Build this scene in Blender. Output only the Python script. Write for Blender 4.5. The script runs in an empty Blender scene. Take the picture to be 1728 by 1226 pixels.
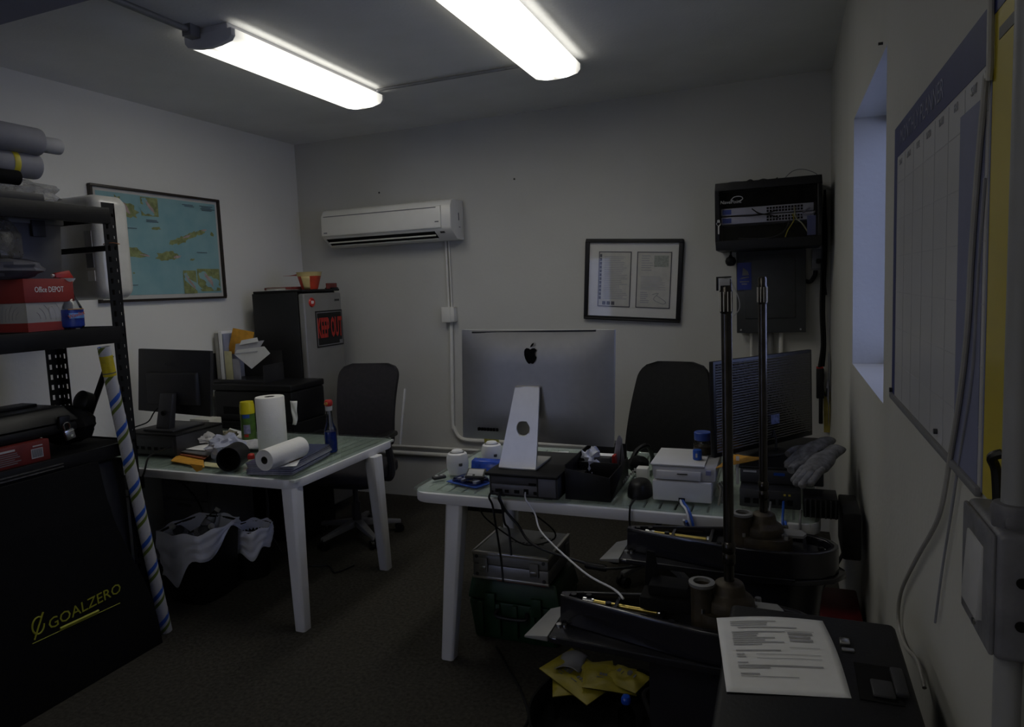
import bpy, bmesh, math, random
from mathutils import Matrix, Vector
random.seed(7)
SC = bpy.context.scene
COL = SC.collection
PI = math.pi

# ------------------------------------------------------------------ camera
H = 1.63
YAW, PITCH, ROLL, FPX = math.radians(-21.873), math.radians(5.473), math.radians(2.330), 1152.0
_f = Vector((math.sin(YAW)*math.cos(PITCH), math.cos(YAW)*math.cos(PITCH), -math.sin(PITCH)))
_r0 = Vector((math.cos(YAW), -math.sin(YAW), 0))
_d0 = _f.cross(_r0)
_r = math.cos(ROLL)*_r0 + math.sin(ROLL)*_d0
_d = -math.sin(ROLL)*_r0 + math.cos(ROLL)*_d0
cam = bpy.data.cameras.new('camera')
cam_o = bpy.data.objects.new('camera', cam)
COL.objects.link(cam_o)
cam.sensor_width = 36.0
cam.lens = 24.0
cam.shift_y = -19.5/1728
cam.clip_start = 0.02
m = Matrix.Identity(4)
for i in range(3):
    m[i][0] = _r[i]; m[i][1] = -_d[i]; m[i][2] = -_f[i]
m[0][3], m[1][3], m[2][3] = 0, 0, H
cam_o.matrix_world = m
SC.camera = cam_o

# ------------------------------------------------------------------ world, light levels, exposure
LENS_SIDE, LENS_DOWN = 4.5, 2.9     # diffuser radiance seen level with it, and straight below
SKY = (0.40, 0.48, 0.90)
SKY_STRENGTH = 3.7
SC.view_settings.view_transform = 'Standard'
SC.view_settings.look = 'None'
SC.view_settings.gamma = 1.0
SC.view_settings.use_curve_mapping = False
SC.view_settings.exposure = 0.0
w = bpy.data.worlds.new('world'); SC.world = w; w.use_nodes = True
w.node_tree.nodes['Background'].inputs[0].default_value = (*SKY, 1)
w.node_tree.nodes['Background'].inputs[1].default_value = SKY_STRENGTH

# ------------------------------------------------------------------ measuring helpers: a sight line met with a real plane
def _ray(x, y):
    return _r*((x-864)/FPX) + _d*((y-593.5)/FPX) + _f
def oZ(x, y, z):
    d = _ray(x, y); t = (z-H)/d.z; return Vector((d.x*t, d.y*t, z))
def oY(x, y, Y):
    d = _ray(x, y); t = Y/d.y; return Vector((d.x*t, Y, H+d.z*t))
def oX(x, y, X):
    d = _ray(x, y); t = X/d.x; return Vector((X, d.y*t, H+d.z*t))

# ------------------------------------------------------------------ materials
MATS = {}
def mat(name, col, rough=.5, metal=0, var=.08, scale=12, bump=0, bscale=None, coat=0, spec=.5, sheen=0):
    if name in MATS: return MATS[name]
    mt = bpy.data.materials.new(name); mt.use_nodes = True
    nt = mt.node_tree; b = nt.nodes['Principled BSDF']
    tc = nt.nodes.new('ShaderNodeTexCoord')
    nz = nt.nodes.new('ShaderNodeTexNoise'); nz.inputs['Scale'].default_value = scale; nz.inputs['Detail'].default_value = 4
    nt.links.new(tc.outputs['Object'], nz.inputs['Vector'])
    rp = nt.nodes.new('ShaderNodeValToRGB')
    rp.color_ramp.elements[0].position = .3; rp.color_ramp.elements[1].position = .7
    rp.color_ramp.elements[0].color = (*[max(0, c*(1-var)) for c in col], 1)
    rp.color_ramp.elements[1].color = (*[min(1, c*(1+var)) for c in col], 1)
    nt.links.new(nz.outputs['Fac'], rp.inputs['Fac'])
    nt.links.new(rp.outputs['Color'], b.inputs['Base Color'])
    b.inputs['Roughness'].default_value = rough
    b.inputs['Metallic'].default_value = metal
    b.inputs['Specular IOR Level'].default_value = spec
    if coat: b.inputs['Coat Weight'].default_value = coat; b.inputs['Coat Roughness'].default_value = .08
    if sheen: b.inputs['Sheen Weight'].default_value = sheen
    if bump:
        n2 = nt.nodes.new('ShaderNodeTexNoise'); n2.inputs['Scale'].default_value = bscale or scale*4; n2.inputs['Detail'].default_value = 6
        nt.links.new(tc.outputs['Object'], n2.inputs['Vector'])
        bp = nt.nodes.new('ShaderNodeBump'); bp.inputs['Strength'].default_value = bump; bp.inputs['Distance'].default_value = .004
        nt.links.new(n2.outputs['Fac'], bp.inputs['Height']); nt.links.new(bp.outputs['Normal'], b.inputs['Normal'])
    MATS[name] = mt
    return mt

def glass_mat(name, tint=(.9, .97, .95), rough=.02, refl=.9):
    # thin clear sheet: see-through with a fresnel reflection
    if name in MATS: return MATS[name]
    mt = bpy.data.materials.new(name); mt.use_nodes = True
    nt = mt.node_tree; nt.nodes.remove(nt.nodes['Principled BSDF'])
    out = nt.nodes['Material Output']
    tr = nt.nodes.new('ShaderNodeBsdfTransparent'); tr.inputs[0].default_value = (*tint, 1)
    gl = nt.nodes.new('ShaderNodeBsdfGlossy'); gl.inputs['Roughness'].default_value = rough
    fr = nt.nodes.new('ShaderNodeFresnel'); fr.inputs[0].default_value = 1.45
    mu = nt.nodes.new('ShaderNodeMath'); mu.operation = 'MULTIPLY'; mu.inputs[1].default_value = refl
    mx = nt.nodes.new('ShaderNodeMixShader')
    nt.links.new(fr.outputs[0], mu.inputs[0]); nt.links.new(mu.outputs[0], mx.inputs[0])
    nt.links.new(tr.outputs[0], mx.inputs[1]); nt.links.new(gl.outputs[0], mx.inputs[2])
    nt.links.new(mx.outputs[0], out.inputs[0])
    MATS[name] = mt
    return mt

def film_mat(name, col, opacity=.45, rough=.35, spread=.2):
    # milky plastic film
    if name in MATS: return MATS[name]
    mt = bpy.data.materials.new(name); mt.use_nodes = True
    nt = mt.node_tree; b = nt.nodes['Principled BSDF']; out = nt.nodes['Material Output']
    b.inputs['Base Color'].default_value = (*col, 1); b.inputs['Roughness'].default_value = rough
    tr = nt.nodes.new('ShaderNodeBsdfTransparent'); mx = nt.nodes.new('ShaderNodeMixShader')
    nz = nt.nodes.new('ShaderNodeTexNoise'); nz.inputs['Scale'].default_value = 9
    mr = nt.nodes.new('ShaderNodeMapRange'); mr.inputs[3].default_value = max(0, opacity-spread); mr.inputs[4].default_value = min(1, opacity+spread)
    nt.links.new(nz.outputs['Fac'], mr.inputs[0]); nt.links.new(mr.outputs[0], mx.inputs[0])
    nt.links.new(tr.outputs[0], mx.inputs[1]); nt.links.new(b.outputs[0], mx.inputs[2]); nt.links.new(mx.outputs[0], out.inputs[0])
    MATS[name] = mt
    return mt

def lens_mat():
    # acrylic diffuser lit from inside by two tubes that run along its length
    mt = bpy.data.materials.new('lit_diffuser'); mt.use_nodes = True
    nt = mt.node_tree; nt.nodes.remove(nt.nodes['Principled BSDF']); out = nt.nodes['Material Output']
    tc = nt.nodes.new('ShaderNodeTexCoord'); sx = nt.nodes.new('ShaderNodeSeparateXYZ')
    nt.links.new(tc.outputs['Object'], sx.inputs[0])
    def math_(op, a, b=None):
        n = nt.nodes.new('ShaderNodeMath'); n.operation = op
        for i, v in enumerate((a, b)):
            if v is None: continue
            if isinstance(v, (int, float)): n.inputs[i].default_value = v
            else: nt.links.new(v, n.inputs[i])
        return n.outputs[0]
    ax = math_('ABSOLUTE', sx.outputs[0])
    g = math_('DIVIDE', math_('SUBTRACT', ax, .062), .034)
    g = math_('EXPONENT', math_('MULTIPLY', math_('MULTIPLY', g, g), -1))
    ay = math_('ABSOLUTE', sx.outputs[1])
    e = nt.nodes.new('ShaderNodeMapRange'); nt.links.new(ay, e.inputs[0])
    e.inputs[1].default_value = .52; e.inputs[2].default_value = .60; e.inputs[3].default_value = 1; e.inputs[4].default_value = .45
    s = math_('ADD', math_('MULTIPLY', g, 1.75), .24)
    # prismatic acrylic throws most of its light downwards
    ge = nt.nodes.new('ShaderNodeNewGeometry'); si = nt.nodes.new('ShaderNodeSeparateXYZ'); nt.links.new(ge.outputs['Incoming'], si.inputs[0])
    dn = math_('MAXIMUM', math_('MULTIPLY', si.outputs[2], -1), 0)
    prof = math_('ADD', math_('MULTIPLY', math_('MULTIPLY', dn, dn), LENS_DOWN), LENS_SIDE)
    s = math_('MULTIPLY', math_('MULTIPLY', s, e.outputs[0]), prof)
    em = nt.nodes.new('ShaderNodeEmission'); em.inputs[0].default_value = (1, .975, .885, 1)
    nt.links.new(s, em.inputs[1]); nt.links.new(em.outputs[0], out.inputs[0])
    return mt

white_paint = mat('white_paint', (.78, .77, .73), .45, 0, .03, 6, .15, 60)
M_BLACK = mat('black_plastic', (.006, .006, .007), .45, 0, .2, 20, spec=.3)
M_BLACKM = mat('black_matte', (.004, .004, .0045), .85, 0, .2, 20, spec=.2)
M_BLACKG = mat('black_gloss', (.008, .008, .011), .18, 0, .1, 20)
M_BLACKSTEEL = mat('black_steel', (.007, .007, .008), .42, .1, .2, 30, .1, 90, spec=.3)
M_STEEL = mat('steel', (.5, .5, .5), .28, 1, .1, 40)
M_CHROME = mat('chrome', (.75, .75, .78), .12, 1, .03, 20)
M_GREY = mat('grey_plastic', (.16, .16, .17), .5, 0, .1, 20)
M_DGREY = mat('dark_grey_plastic', (.028, .028, .031), .5, 0, .1, 20)
M_LGREY = mat('light_grey_plastic', (.42, .42, .43), .45, 0, .06, 20)
M_WHITE = mat('white_plastic', (.72, .72, .72), .35, 0, .03, 15)
M_PAPER = mat('white_paper', (.80, .80, .80), .85, 0, .03, 25, .05, 90)
M_INK = mat('dark_print', (.10, .10, .12), .8, 0, .1, 20)
M_GINK = mat('grey_print', (.38, .38, .40), .8, 0, .1, 20)
M_RED = mat('red_plastic', (.42, .02, .015), .4, 0, .1, 15)
M_YEL = mat('yellow_plastic', (.62, .52, .03), .45, 0, .1, 15)
M_BLUE = mat('blue_plastic', (.02, .08, .35), .4, 0, .15, 15)
M_ORANGE = mat('kraft_envelope', (.62, .30, .03), .8, 0, .15, 30, .1, 80)
M_CREAM = mat('cream_card', (.55, .52, .30), .8, 0, .1, 20)
M_GLASS = glass_mat('clear_glass', (.97, .98, .975), .02, .6)
M_CLEAR = glass_mat('clear_plastic', (.85, .87, .88), .05, 1.0)

# ------------------------------------------------------------------ mesh builder
def rot(rx=0, ry=0, rz=0):
    return Matrix.Rotation(rz, 4, 'Z') @ Matrix.Rotation(ry, 4, 'Y') @ Matrix.Rotation(rx, 4, 'X')
def tr(x, y=None, z=None):
    return Matrix.Translation((x, y, z)) if y is not None else Matrix.Translation(x)
def axis_frame(p0, p1):
    z = (Vector(p1)-Vector(p0)); L = z.length; z.normalize()
    q = Vector((0, 0, 1)).rotation_difference(z)
    return Matrix.Translation(p0) @ q.to_matrix().to_4x4(), L
def smooth_path(pts, k=6):
    P = [Vector(p) for p in pts]
    if len(P) < 3: return P
    out = []
    for i in range(len(P)-1):
        a, b, c, d = P[max(0, i-1)], P[i], P[i+1], P[min(len(P)-1, i+2)]
        for j in range(k):
            t = j/k
            out.append(.5*((2*b)+(c-a)*t+(2*a-5*b+4*c-d)*t*t+(3*b-a-3*c+d)*t**3))
    out.append(P[-1])
    return out

class MB:
    def __init__(s): s.v = []; s.f = []
    def add(s, vs, fs, M=None):
        n = len(s.v)
        s.v += [tuple(M @ Vector(p)) if M is not None else tuple(p) for p in vs]
        s.f += [tuple(i+n for i in f) for f in fs]
        return s
    def box(s, x0, x1, y0, y1, z0, z1, M=None):
        vs = [(x, y, z) for z in (z0, z1) for y in (y0, y1) for x in (x0, x1)]
        return s.add(vs, [(0, 2, 3, 1), (4, 5, 7, 6), (0, 1, 5, 4), (2, 6, 7, 3), (0, 4, 6, 2), (1, 3, 7, 5)], M)
    def bc(s, c, d, M=None):
        return s.box(c[0]-d[0]/2, c[0]+d[0]/2, c[1]-d[1]/2, c[1]+d[1]/2, c[2]-d[2]/2, c[2]+d[2]/2, M)
    def hexa(s, bot, top):
        # a box given by four bottom and four top corners (counter-clockwise seen from above)
        return s.add(list(bot)+list(top), [(3, 2, 1, 0), (4, 5, 6, 7), (0, 1, 5, 4), (1, 2, 6, 5), (2, 3, 7, 6), (3, 0, 4, 7)])
    def cyl(s, p0, p1, r0, r1=None, n=20, cap=True, M=None):
        r1 = r0 if r1 is None else r1
        A, L = axis_frame(p0, p1)
        vs = []
        for z, r in ((0, r0), (L, r1)):
            for i in range(n):
                a = 2*PI*i/n; vs.append(A @ Vector((r*math.cos(a), r*math.sin(a), z)))
        fs = [(i, (i+1) % n, n+(i+1) % n, n+i) for i in range(n)]
        if cap: fs += [tuple(range(n-1, -1, -1)), tuple(range(n, 2*n))]
        return s.add(vs, fs, M)
    def lathe(s, prof, n=24, M=None, sq=0, cap=True):
        vs = []; fs = []
        for r, z in prof:
            for i in range(n):
                a = 2*PI*i/n; c, t = math.cos(a), math.sin(a)
                k = 1/max(abs(c), abs(t)) if sq else 1
                k = 1+(k-1)*sq
                vs.append((r*k*c, r*k*t, z))
        for j in range(len(prof)-1):
            for i in range(n):
                fs.append((j*n+i, j*n+(i+1) % n, (j+1)*n+(i+1) % n, (j+1)*n+i))
        if cap and prof[0][0] > 1e-5: fs.append(tuple(range(n-1, -1, -1)))
        if cap and prof[-1][0] > 1e-5: fs.append(tuple((len(prof)-1)*n+i for i in range(n)))
        return s.add(vs, fs, M)
    def tube(s, pts, r, n=8, k=6, M=None, smooth=True):
        P = smooth_path(pts, k) if smooth else [Vector(p) for p in pts]
        vs = []; fs = []; up = None
        for i, p in enumerate(P):
            t = (P[min(i+1, len(P)-1)]-P[max(i-1, 0)]).normalized()
            if up is None:
                up = Vector((0, 0, 1)) if abs(t.z) < .9 else Vector((1, 0, 0))
            u = (up - t*up.dot(t)).normalized(); up = u; v = t.cross(u)
            for j in range(n):
                a = 2*PI*j/n; vs.append(p+u*(r*math.cos(a))+v*(r*math.sin(a)))
        for i in range(len(P)-1):
            for j in range(n):
                fs.append((i*n+j, i*n+(j+1) % n, (i+1)*n+(j+1) % n, (i+1)*n+j))
        fs += [tuple(range(n-1, -1, -1)), tuple((len(P)-1)*n+j for j in range(n))]
        return s.add(vs, fs, M)
    def prism(s, poly, z0, z1, M=None, s1=1.0):
        n = len(poly)
        cx = sum(p[0] for p in poly)/n; cy = sum(p[1] for p in poly)/n
        vs = [(x, y, z0) for x, y in poly]+[(cx+(x-cx)*s1, cy+(y-cy)*s1, z1) for x, y in poly]
        fs = [tuple(range(n-1, -1, -1)), tuple(range(n, 2*n))]+[(i, (i+1) % n, n+(i+1) % n, n+i) for i in range(n)]
        return s.add(vs, fs, M)
    def loft(s, rings, M=None, cap=True):
        n = len(rings[0]); vs = [p for r in rings for p in r]; fs = []
        for j in range(len(rings)-1):
            for i in range(n):
                fs.append((j*n+i, j*n+(i+1) % n, (j+1)*n+(i+1) % n, (j+1)*n+i))
        if cap: fs += [tuple(range(n-1, -1, -1)), tuple((len(rings)-1)*n+i for i in range(n))]
        return s.add(vs, fs, M)
    def sheet(s, fn, nu, nv, M=None, thick=None):
        vs = [fn(i/nu, j/nv) for j in range(nv+1) for i in range(nu+1)]
        fs = [(j*(nu+1)+i, j*(nu+1)+i+1, (j+1)*(nu+1)+i+1, (j+1)*(nu+1)+i) for j in range(nv) for i in range(nu)]
        return s.add(vs, fs, M)
    def blob(s, c, r, n=14, amp=.15, seed=1, M=None, freq=3.0):
        # crumpled rounded lump
        rnd = random.Random(seed); ph = [rnd.uniform(0, 6) for _ in range(12)]
        vs = []; fs = []
        for j in range(n+1):
            th = PI*j/n
            for i in range(2*n):
                a = PI*i/n
                x, y, z = math.sin(th)*math.cos(a), math.sin(th)*math.sin(a), math.cos(th)
                q = 1+amp*(math.sin(freq*x*2+ph[0])*math.sin(freq*y*2+ph[1])+.7*math.sin(freq*z*3+ph[2]+x*4)+.5*math.sin(freq*5*(x-y)+ph[3]))
                if j in (0, n): q = 1
                vs.append((c[0]+r[0]*x*q, c[1]+r[1]*y*q, c[2]+r[2]*z*q))
        m2 = 2*n
        for j in range(n):
            for i in range(m2):
                fs.append((j*m2+i, (j+1)*m2+i, (j+1)*m2+(i+1) % m2, j*m2+(i+1) % m2))
        return s.add(vs, fs, M)

MW = {}
def fin(o, label=None, cat=None, group=None, kind=None):
    if label: o['label'] = label
    if cat: o['category'] = cat
    if group: o['group'] = group
    if kind: o['kind'] = kind
    return o

SPLIT = {'port', 'foot', 'feet', 'screw', 'rivet', 'bolt_boss', 'pump_bolt', 'tab_screw', 'cavity_rib', 'rod_end', 'back_frame', 'silver_part', 'side_mark', 'button',
         'pack_label', 'port_light', 'latch_pair', 'receiver', 'support_rail', 'spline', 'blue_side', 'red_stripe', 'price_rail', 'grip_ring', 'port_row', 'box_mark', 'lock_line', 'latch_set', 'mark', 'heading_print'}
def islands(mb):
    par = list(range(len(mb.v)))
    def find(a):
        while par[a] != a: par[a] = par[par[a]]; a = par[a]
        return a
    for f in mb.f:
        for q in f[1:]: par[find(q)] = find(f[0])
    groups = {}
    for f in mb.f: groups.setdefault(find(f[0]), []).append(f)
    out = []
    for fs in groups.values():
        ids = sorted({i for f in fs for i in f}); ix = {a: k for k, a in enumerate(ids)}
        n = MB(); n.v = [mb.v[i] for i in ids]; n.f = [tuple(ix[i] for i in f) for f in fs]; out.append(n)
    return out
def obj(name, mb, m, parent=None, **k):
    if name in SPLIT:
        return [obj1(name, q, m, parent, **k) for q in islands(mb)][0]
    return obj1(name, mb, m, parent, **k)

def obj1(name, mb, m, parent=None, bevel=0, seg=2, world=True, angle=35, solid=0, merge=True):
    """ONE mesh object; its builder coordinates are world metres unless world=False (then the parent's own frame)"""
    bm = bmesh.new()
    vs = [bm.verts.new(p) for p in mb.v]
    for f in mb.f:
        try: bm.faces.new([vs[i] for i in f])
        except ValueError: pass
    if merge: bmesh.ops.remove_doubles(bm, verts=bm.verts, dist=1e-6)
    bmesh.ops.recalc_face_normals(bm, faces=bm.faces)
    if bevel:
        es = [e for e in bm.edges if len(e.link_faces) == 2 and e.calc_face_angle(0) > math.radians(40)]
        bmesh.ops.bevel(bm, geom=es, offset=bevel, segments=seg, profile=.5, affect='EDGES', clamp_overlap=True)
    if parent is not None and world and parent in MW:
        bm.transform(MW[parent].inverted())
    me = bpy.data.meshes.new(name); bm.to_mesh(me); bm.free()
    for p in me.polygons: p.use_smooth = True
    me.set_sharp_from_angle(angle=math.radians(angle))
    me.materials.append(m)
    o = bpy.data.objects.new(name, me); COL.objects.link(o)
    if solid:
        sm = o.modifiers.new('thickness', 'SOLIDIFY'); sm.thickness = solid
    if parent is not None:
        o.parent = parent; MW[o] = MW.get(parent, Matrix.Identity(4))
    else: MW[o] = Matrix.Identity(4)
    return o

def thing(name, label, cat, loc=(0, 0, 0), rz=0, group=None, M=None):
    o = bpy.data.objects.new(name, None); COL.objects.link(o); o.empty_display_size = .05
    MW[o] = M if M is not None else Matrix.Translation(loc) @ Matrix.Rotation(rz, 4, 'Z')
    o.matrix_world = MW[o]
    return fin(o, label, cat, group)

def single(name, mb, m, label, cat, group=None, **k):
    return fin(obj(name, mb, m, **k), label, cat, group)

def struct(name, mb, m, **k):
    return fin(obj(name, mb, m, **k), kind='structure')

def text(name, s, size, m, parent, M, depth=.0006, ax='CENTER', shear=0, sx=1, world=True, bold=0):
    """lettering as a thin mesh; M maps the text plane (x right, y up, z out) into world metres"""
    cu = bpy.data.curves.new(name, 'FONT'); cu.body = s; cu.size = size; cu.extrude = depth
    cu.align_x = ax; cu.align_y = 'CENTER'; cu.shear = shear; cu.resolution_u = 2; cu.offset = bold
    t = bpy.data.objects.new(name+'_c', cu); COL.objects.link(t)
    me = bpy.data.meshes.new_from_object(t.evaluated_get(bpy.context.evaluated_depsgraph_get()))
    bpy.data.objects.remove(t); bpy.data.curves.remove(cu)
    me.name = name
    MM = M @ Matrix.Diagonal((sx, 1, 1, 1))
    if parent is not None and world: MM = MW[parent].inverted() @ MM
    me.transform(MM)
    me.materials.clear(); me.materials.append(m)
    o = bpy.data.objects.new(name, me); COL.objects.link(o)
    if parent is not None: o.parent = parent; MW[o] = MW[parent]
    return o

def face_M(o, right, up):
    """frame with x=right, y=up, z=out at o"""
    r = Vector(right).normalized(); u = Vector(up).normalized(); n = r.cross(u)
    M = Matrix.Identity(4)
    for i in range(3): M[i][0] = r[i]; M[i][1] = u[i]; M[i][2] = n[i]; M[i][3] = o[i]
    return M

def share(o, parent, M):
    c = o.copy(); COL.objects.link(c); c.parent = parent; c.matrix_basis = M
    MW[c] = MW[parent]
    return c

def dup(root, M, label=None):
    r = root.copy(); COL.objects.link(r); r.matrix_world = M; MW[r] = M
    if label: r['label'] = label
    for ch in list(root.children):
        c = ch.copy(); COL.objects.link(c); c.parent = r
        for g in list(ch.children):
            d = g.copy(); COL.objects.link(d); d.parent = c
    return r

def lines(mb, x0, x1, y0, y1, n, rnd, M, h=.45, short=.4):
    """rows of print as thin raised bars"""
    dy = (y1-y0)/n
    for i in range(n):
        y = y1-dy*(i+.5)
        xe = x1-(x1-x0)*rnd.random()*short
        mb.box(x0, xe, y-dy*h/2, y+dy*h/2, 0, .0004, M)

# ------------------------------------------------------------------ the room
XL, XR, YB, YF, ZC = -3.682, 0.262, 4.626, -2.2, 2.84
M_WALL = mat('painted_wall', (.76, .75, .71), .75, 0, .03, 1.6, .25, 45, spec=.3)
M_CEIL = mat('painted_ceiling', (.70, .70, .69), .8, 0, .05, 3, .35, 70, spec=.3)
M_CARPET = mat('dark_carpet', (.043, .040, .034), .95, 0, .35, 60, .9, 320, spec=.1)
struct('floor', MB().box(XL-.2, XR+.2, YF-.2, YB+.2, -.1, 0), M_CARPET)
struct('ceiling', MB().box(XL-.2, XR+.25, YF-.2, YB+.2, ZC, ZC+.1), M_CEIL)
struct('wall_left', MB().box(XL-.15, XL, YF, YB, 0, ZC), M_WALL)
struct('wall_back', MB().box(XL-.15, XR+.25, YB, YB+.15, 0, ZC), mat('wall_shade_back', (.51, .505, .475), .75, 0, .05, 1.6, .25, 45, spec=.3))  # same wall paint, darkened so the colour carries the dimmer lighting here
FX0, FX1, FZ0, FZ1 = -3.2, -2.7, .10, 2.10      # glazed door behind the camera
struct('wall_front', MB().box(XL-.15, FX0, YF-.15, YF, 0, ZC).box(FX1, XR+.25, YF-.15, YF, 0, ZC).box(FX0, FX1, YF-.15, YF, FZ1, ZC).box(FX0, FX1, YF-.15, YF, 0, FZ0), M_WALL)
WY0, WY1, WZ0, WZ1, WT = 2.185, 3.145, 1.253, 2.245, .24
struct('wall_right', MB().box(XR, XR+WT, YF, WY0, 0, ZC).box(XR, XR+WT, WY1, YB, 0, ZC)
       .box(XR, XR+WT, WY0, WY1, 0, WZ0).box(XR, XR+WT, WY0, WY1, WZ1, ZC), mat('wall_shade_right', (.44, .435, .40), .75, 0, .06, 1.6, .3, 45, spec=.3))  # right wall's weaker light is put into a darker copy of the paint
_b = oZ(0, 42, ZC-.16)
struct('trim_1', MB().box(XL, -1.9, _b.y-.5, _b.y, ZC-.16, ZC), mat('beam_shade', (.24, .24, .29), .8, 0, .05, 3))  # shade under the beam is put into this darker colour
# the window: aluminium frame, one pane, a blind of thin slats
M_ALU = mat('aluminium', (.55, .56, .58), .35, .9, .05, 30)
win = struct('window_1', MB().box(XR+.19, XR+.22, WY0, WY1, WZ0, WZ0+.03).box(XR+.19, XR+.22, WY0, WY1, WZ1-.03, WZ1)
             .box(XR+.19, XR+.22, WY0, WY0+.03, WZ0+.03, WZ1-.03).box(XR+.19, XR+.22, WY1-.03, WY1, WZ0+.03, WZ1-.03)
             .box(XR+.195, XR+.215, (WY0+WY1)/2-.012, (WY0+WY1)/2+.012, WZ0+.03, WZ1-.03), M_ALU, bevel=.003)
obj('pane', MB().box(XR+.203, XR+.207, WY0+.03, WY1-.03, WZ0+.03, WZ1-.03), M_GLASS, win)
M_SLAT = mat('blind_slat', (.55, .56, .60), .5, 0, .04, 20)
obj('blind_headrail', MB().box(XR+.135, XR+.165, WY0+.01, WY1-.01, WZ1-.03, WZ1-.002), M_SLAT, win)
sl = obj('slat', MB().add([(-.012, WY0+.012, .0015), (0, WY0+.012, .003), (.012, WY0+.012, .0015), (-.012, WY1-.012, .0015), (0, WY1-.012, .003), (.012, WY1-.012, .0015),
                          (-.012, WY0+.012, .0008), (0, WY0+.012, .0022), (.012, WY0+.012, .0008), (-.012, WY1-.012, .0008), (0, WY1-.012, .0022), (.012, WY1-.012, .0008)],
                         [(0, 1, 4, 3), (1, 2, 5, 4), (6, 9, 10, 7), (7, 10, 11, 8), (0, 3, 9, 6), (2, 8, 11, 5)]), M_SLAT, win)
_ns = 30
for i in range(_ns):
    Mi = tr(XR+.15, 0, WZ0+.02+(WZ1-WZ0-.06)*i/(_ns-1)) @ rot(0, math.radians(-8), 0)
    if i == 0: sl.matrix_basis = Mi
    else: share(sl, win, Mi)
d1 = struct('door_1', MB().box(FX0, FX1, YF-.09, YF-.05, FZ1-.06, FZ1).box(FX0, FX1, YF-.09, YF-.05, FZ0, FZ0+.1).box(FX0, FX0+.06, YF-.09, YF-.05, FZ0+.1, FZ1-.06).box(FX1-.06, FX1, YF-.09, YF-.05, FZ0+.1, FZ1-.06), M_ALU)
obj('pane', MB().box(FX0+.06, FX1-.06, YF-.072, YF-.068, FZ0+.1, FZ1-.06), M_GLASS, d1)
# carpet strip and skirting are absent in this room; surface pipes run along the back wall
M_PIPE = mat('painted_pipe', (.66, .65, .61), .5, 0, .05, 10, .1, 60)

# ------------------------------------------------------------------ ceiling lights
M_LENS = lens_mat()
M_FIX = mat('fixture_white', (.55, .55, .56), .4, 0, .03, 20)
def ceiling_light(x, y0, y1, label):
    cy = (y0+y1)/2; L = (y1-y0)/2
    t = thing('ceiling_light', label, 'ceiling light', (x, cy, ZC), 0, 'fluorescent ceiling lights')
    obj('housing', MB().box(-.105, .105, -L+.01, L-.01, -.035, 0), M_FIX, t, world=False, bevel=.003)
    prof = [(-.135, -.030), (-.134, -.060), (-.118, -.078), (-.06, -.090), (0, -.094), (.06, -.090), (.118, -.078), (.134, -.060), (.135, -.030)]
    a = [(px, -L+.025, pz) for px, pz in prof]; b = [(px, L-.025, pz) for px, pz in prof]
    n = len(prof)
    obj('diffuser', MB().add(a+b, [(i, i+1, n+i+1, n+i) for i in range(n-1)]), M_LENS, t, world=False, solid=.002)
    for s in (-1, 1):
        yy = s*(L-.012)
        pr = [(px*1.01, pz*1.01) for px, pz in prof]
        Mx = Matrix(((1, 0, 0, 0), (0, 0, 1, 0), (0, 1, 0, 0), (0, 0, 0, 1)))
        obj('end_cap', MB().prism(pr, yy-.013, yy+.013, Mx), M_FIX, t, world=False, bevel=.002)
    return t
ceiling_light(-2.385, 2.455, 3.70, 'fluorescent ceiling light near the left wall, dark end cap in view')
ceiling_light(-1.155, 2.455, 3.72, 'fluorescent ceiling light nearer the middle of the room, cut by top edge')
ceiling_light(-2.385, -1.30, -.06, 'added fluorescent ceiling light, unseen behind the camera, nearer the left wall')  # unseen pair behind the camera, added to brighten the foreground
ceiling_light(-1.155, -1.30, -.06, 'added fluorescent ceiling light, unseen behind the camera, middle of the room')
M_COND = mat('grey_conduit', (.22, .22, .23), .45, .2, .1, 20)
single('ceiling_conduit', MB().cyl((-2.45, YF+.1, ZC-.022), (-2.45, 2.44, ZC-.022), .014).box(-2.475, -2.425, 2.40, 2.455, ZC-.05, ZC), M_COND,
       'grey conduit on the ceiling running into the near end of left light', 'conduit')
single('ceiling_conduit', MB().cyl((-2.25, 3.62, ZC-.016), (-1.29, 3.62, ZC-.016), .009), M_COND,
       'thin conduit on the ceiling joining the two lights', 'conduit')
# ------------------------------------------------------------------ left wall: chart in a thin frame
def chart_mat():
    mt = bpy.data.materials.new('chart_sea'); mt.use_nodes = True
    nt = mt.node_tree; b = nt.nodes['Principled BSDF']; b.inputs['Roughness'].default_value = .35
    tc = nt.nodes.new('ShaderNodeTexCoord')
    nz = nt.nodes.new('ShaderNodeTexNoise'); nz.inputs['Scale'].default_value = 5; nz.inputs['Detail'].default_value = 6
    nt.links.new(tc.outputs['Object'], nz.inputs[0])
    rp = nt.nodes.new('ShaderNodeValToRGB'); rp.color_ramp.elements[0].color = (.20, .38, .42, 1); rp.color_ramp.elements[1].color = (.27, .45, .47, 1)
    rp.color_ramp.elements[0].position = .35; rp.color_ramp.elements[1].position = .65
    nt.links.new(nz.outputs[0], rp.inputs[0]); nt.links.new(rp.outputs[0], b.inputs['Base Color'])
    return mt
M_SEA = chart_mat()
M_LAND = mat('chart_land', (.24, .27, .11), .5, 0, .35, 40)
M_SHOAL = mat('chart_pink', (.42, .31, .30), .5, 0, .2, 40)
M_CHARTW = mat('chart_margin', (.52, .51, .48), .6, 0, .03, 20)
MY0, MY1, MZ0, MZ1 = 2.79, 3.75, 1.63, 2.312
ch = thing('framed_chart', 'framed blue sea chart with green islands hung on the left wall', 'map', (XL, (MY0+MY1)/2, MZ0))
fr = MB(); T_ = .014
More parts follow.
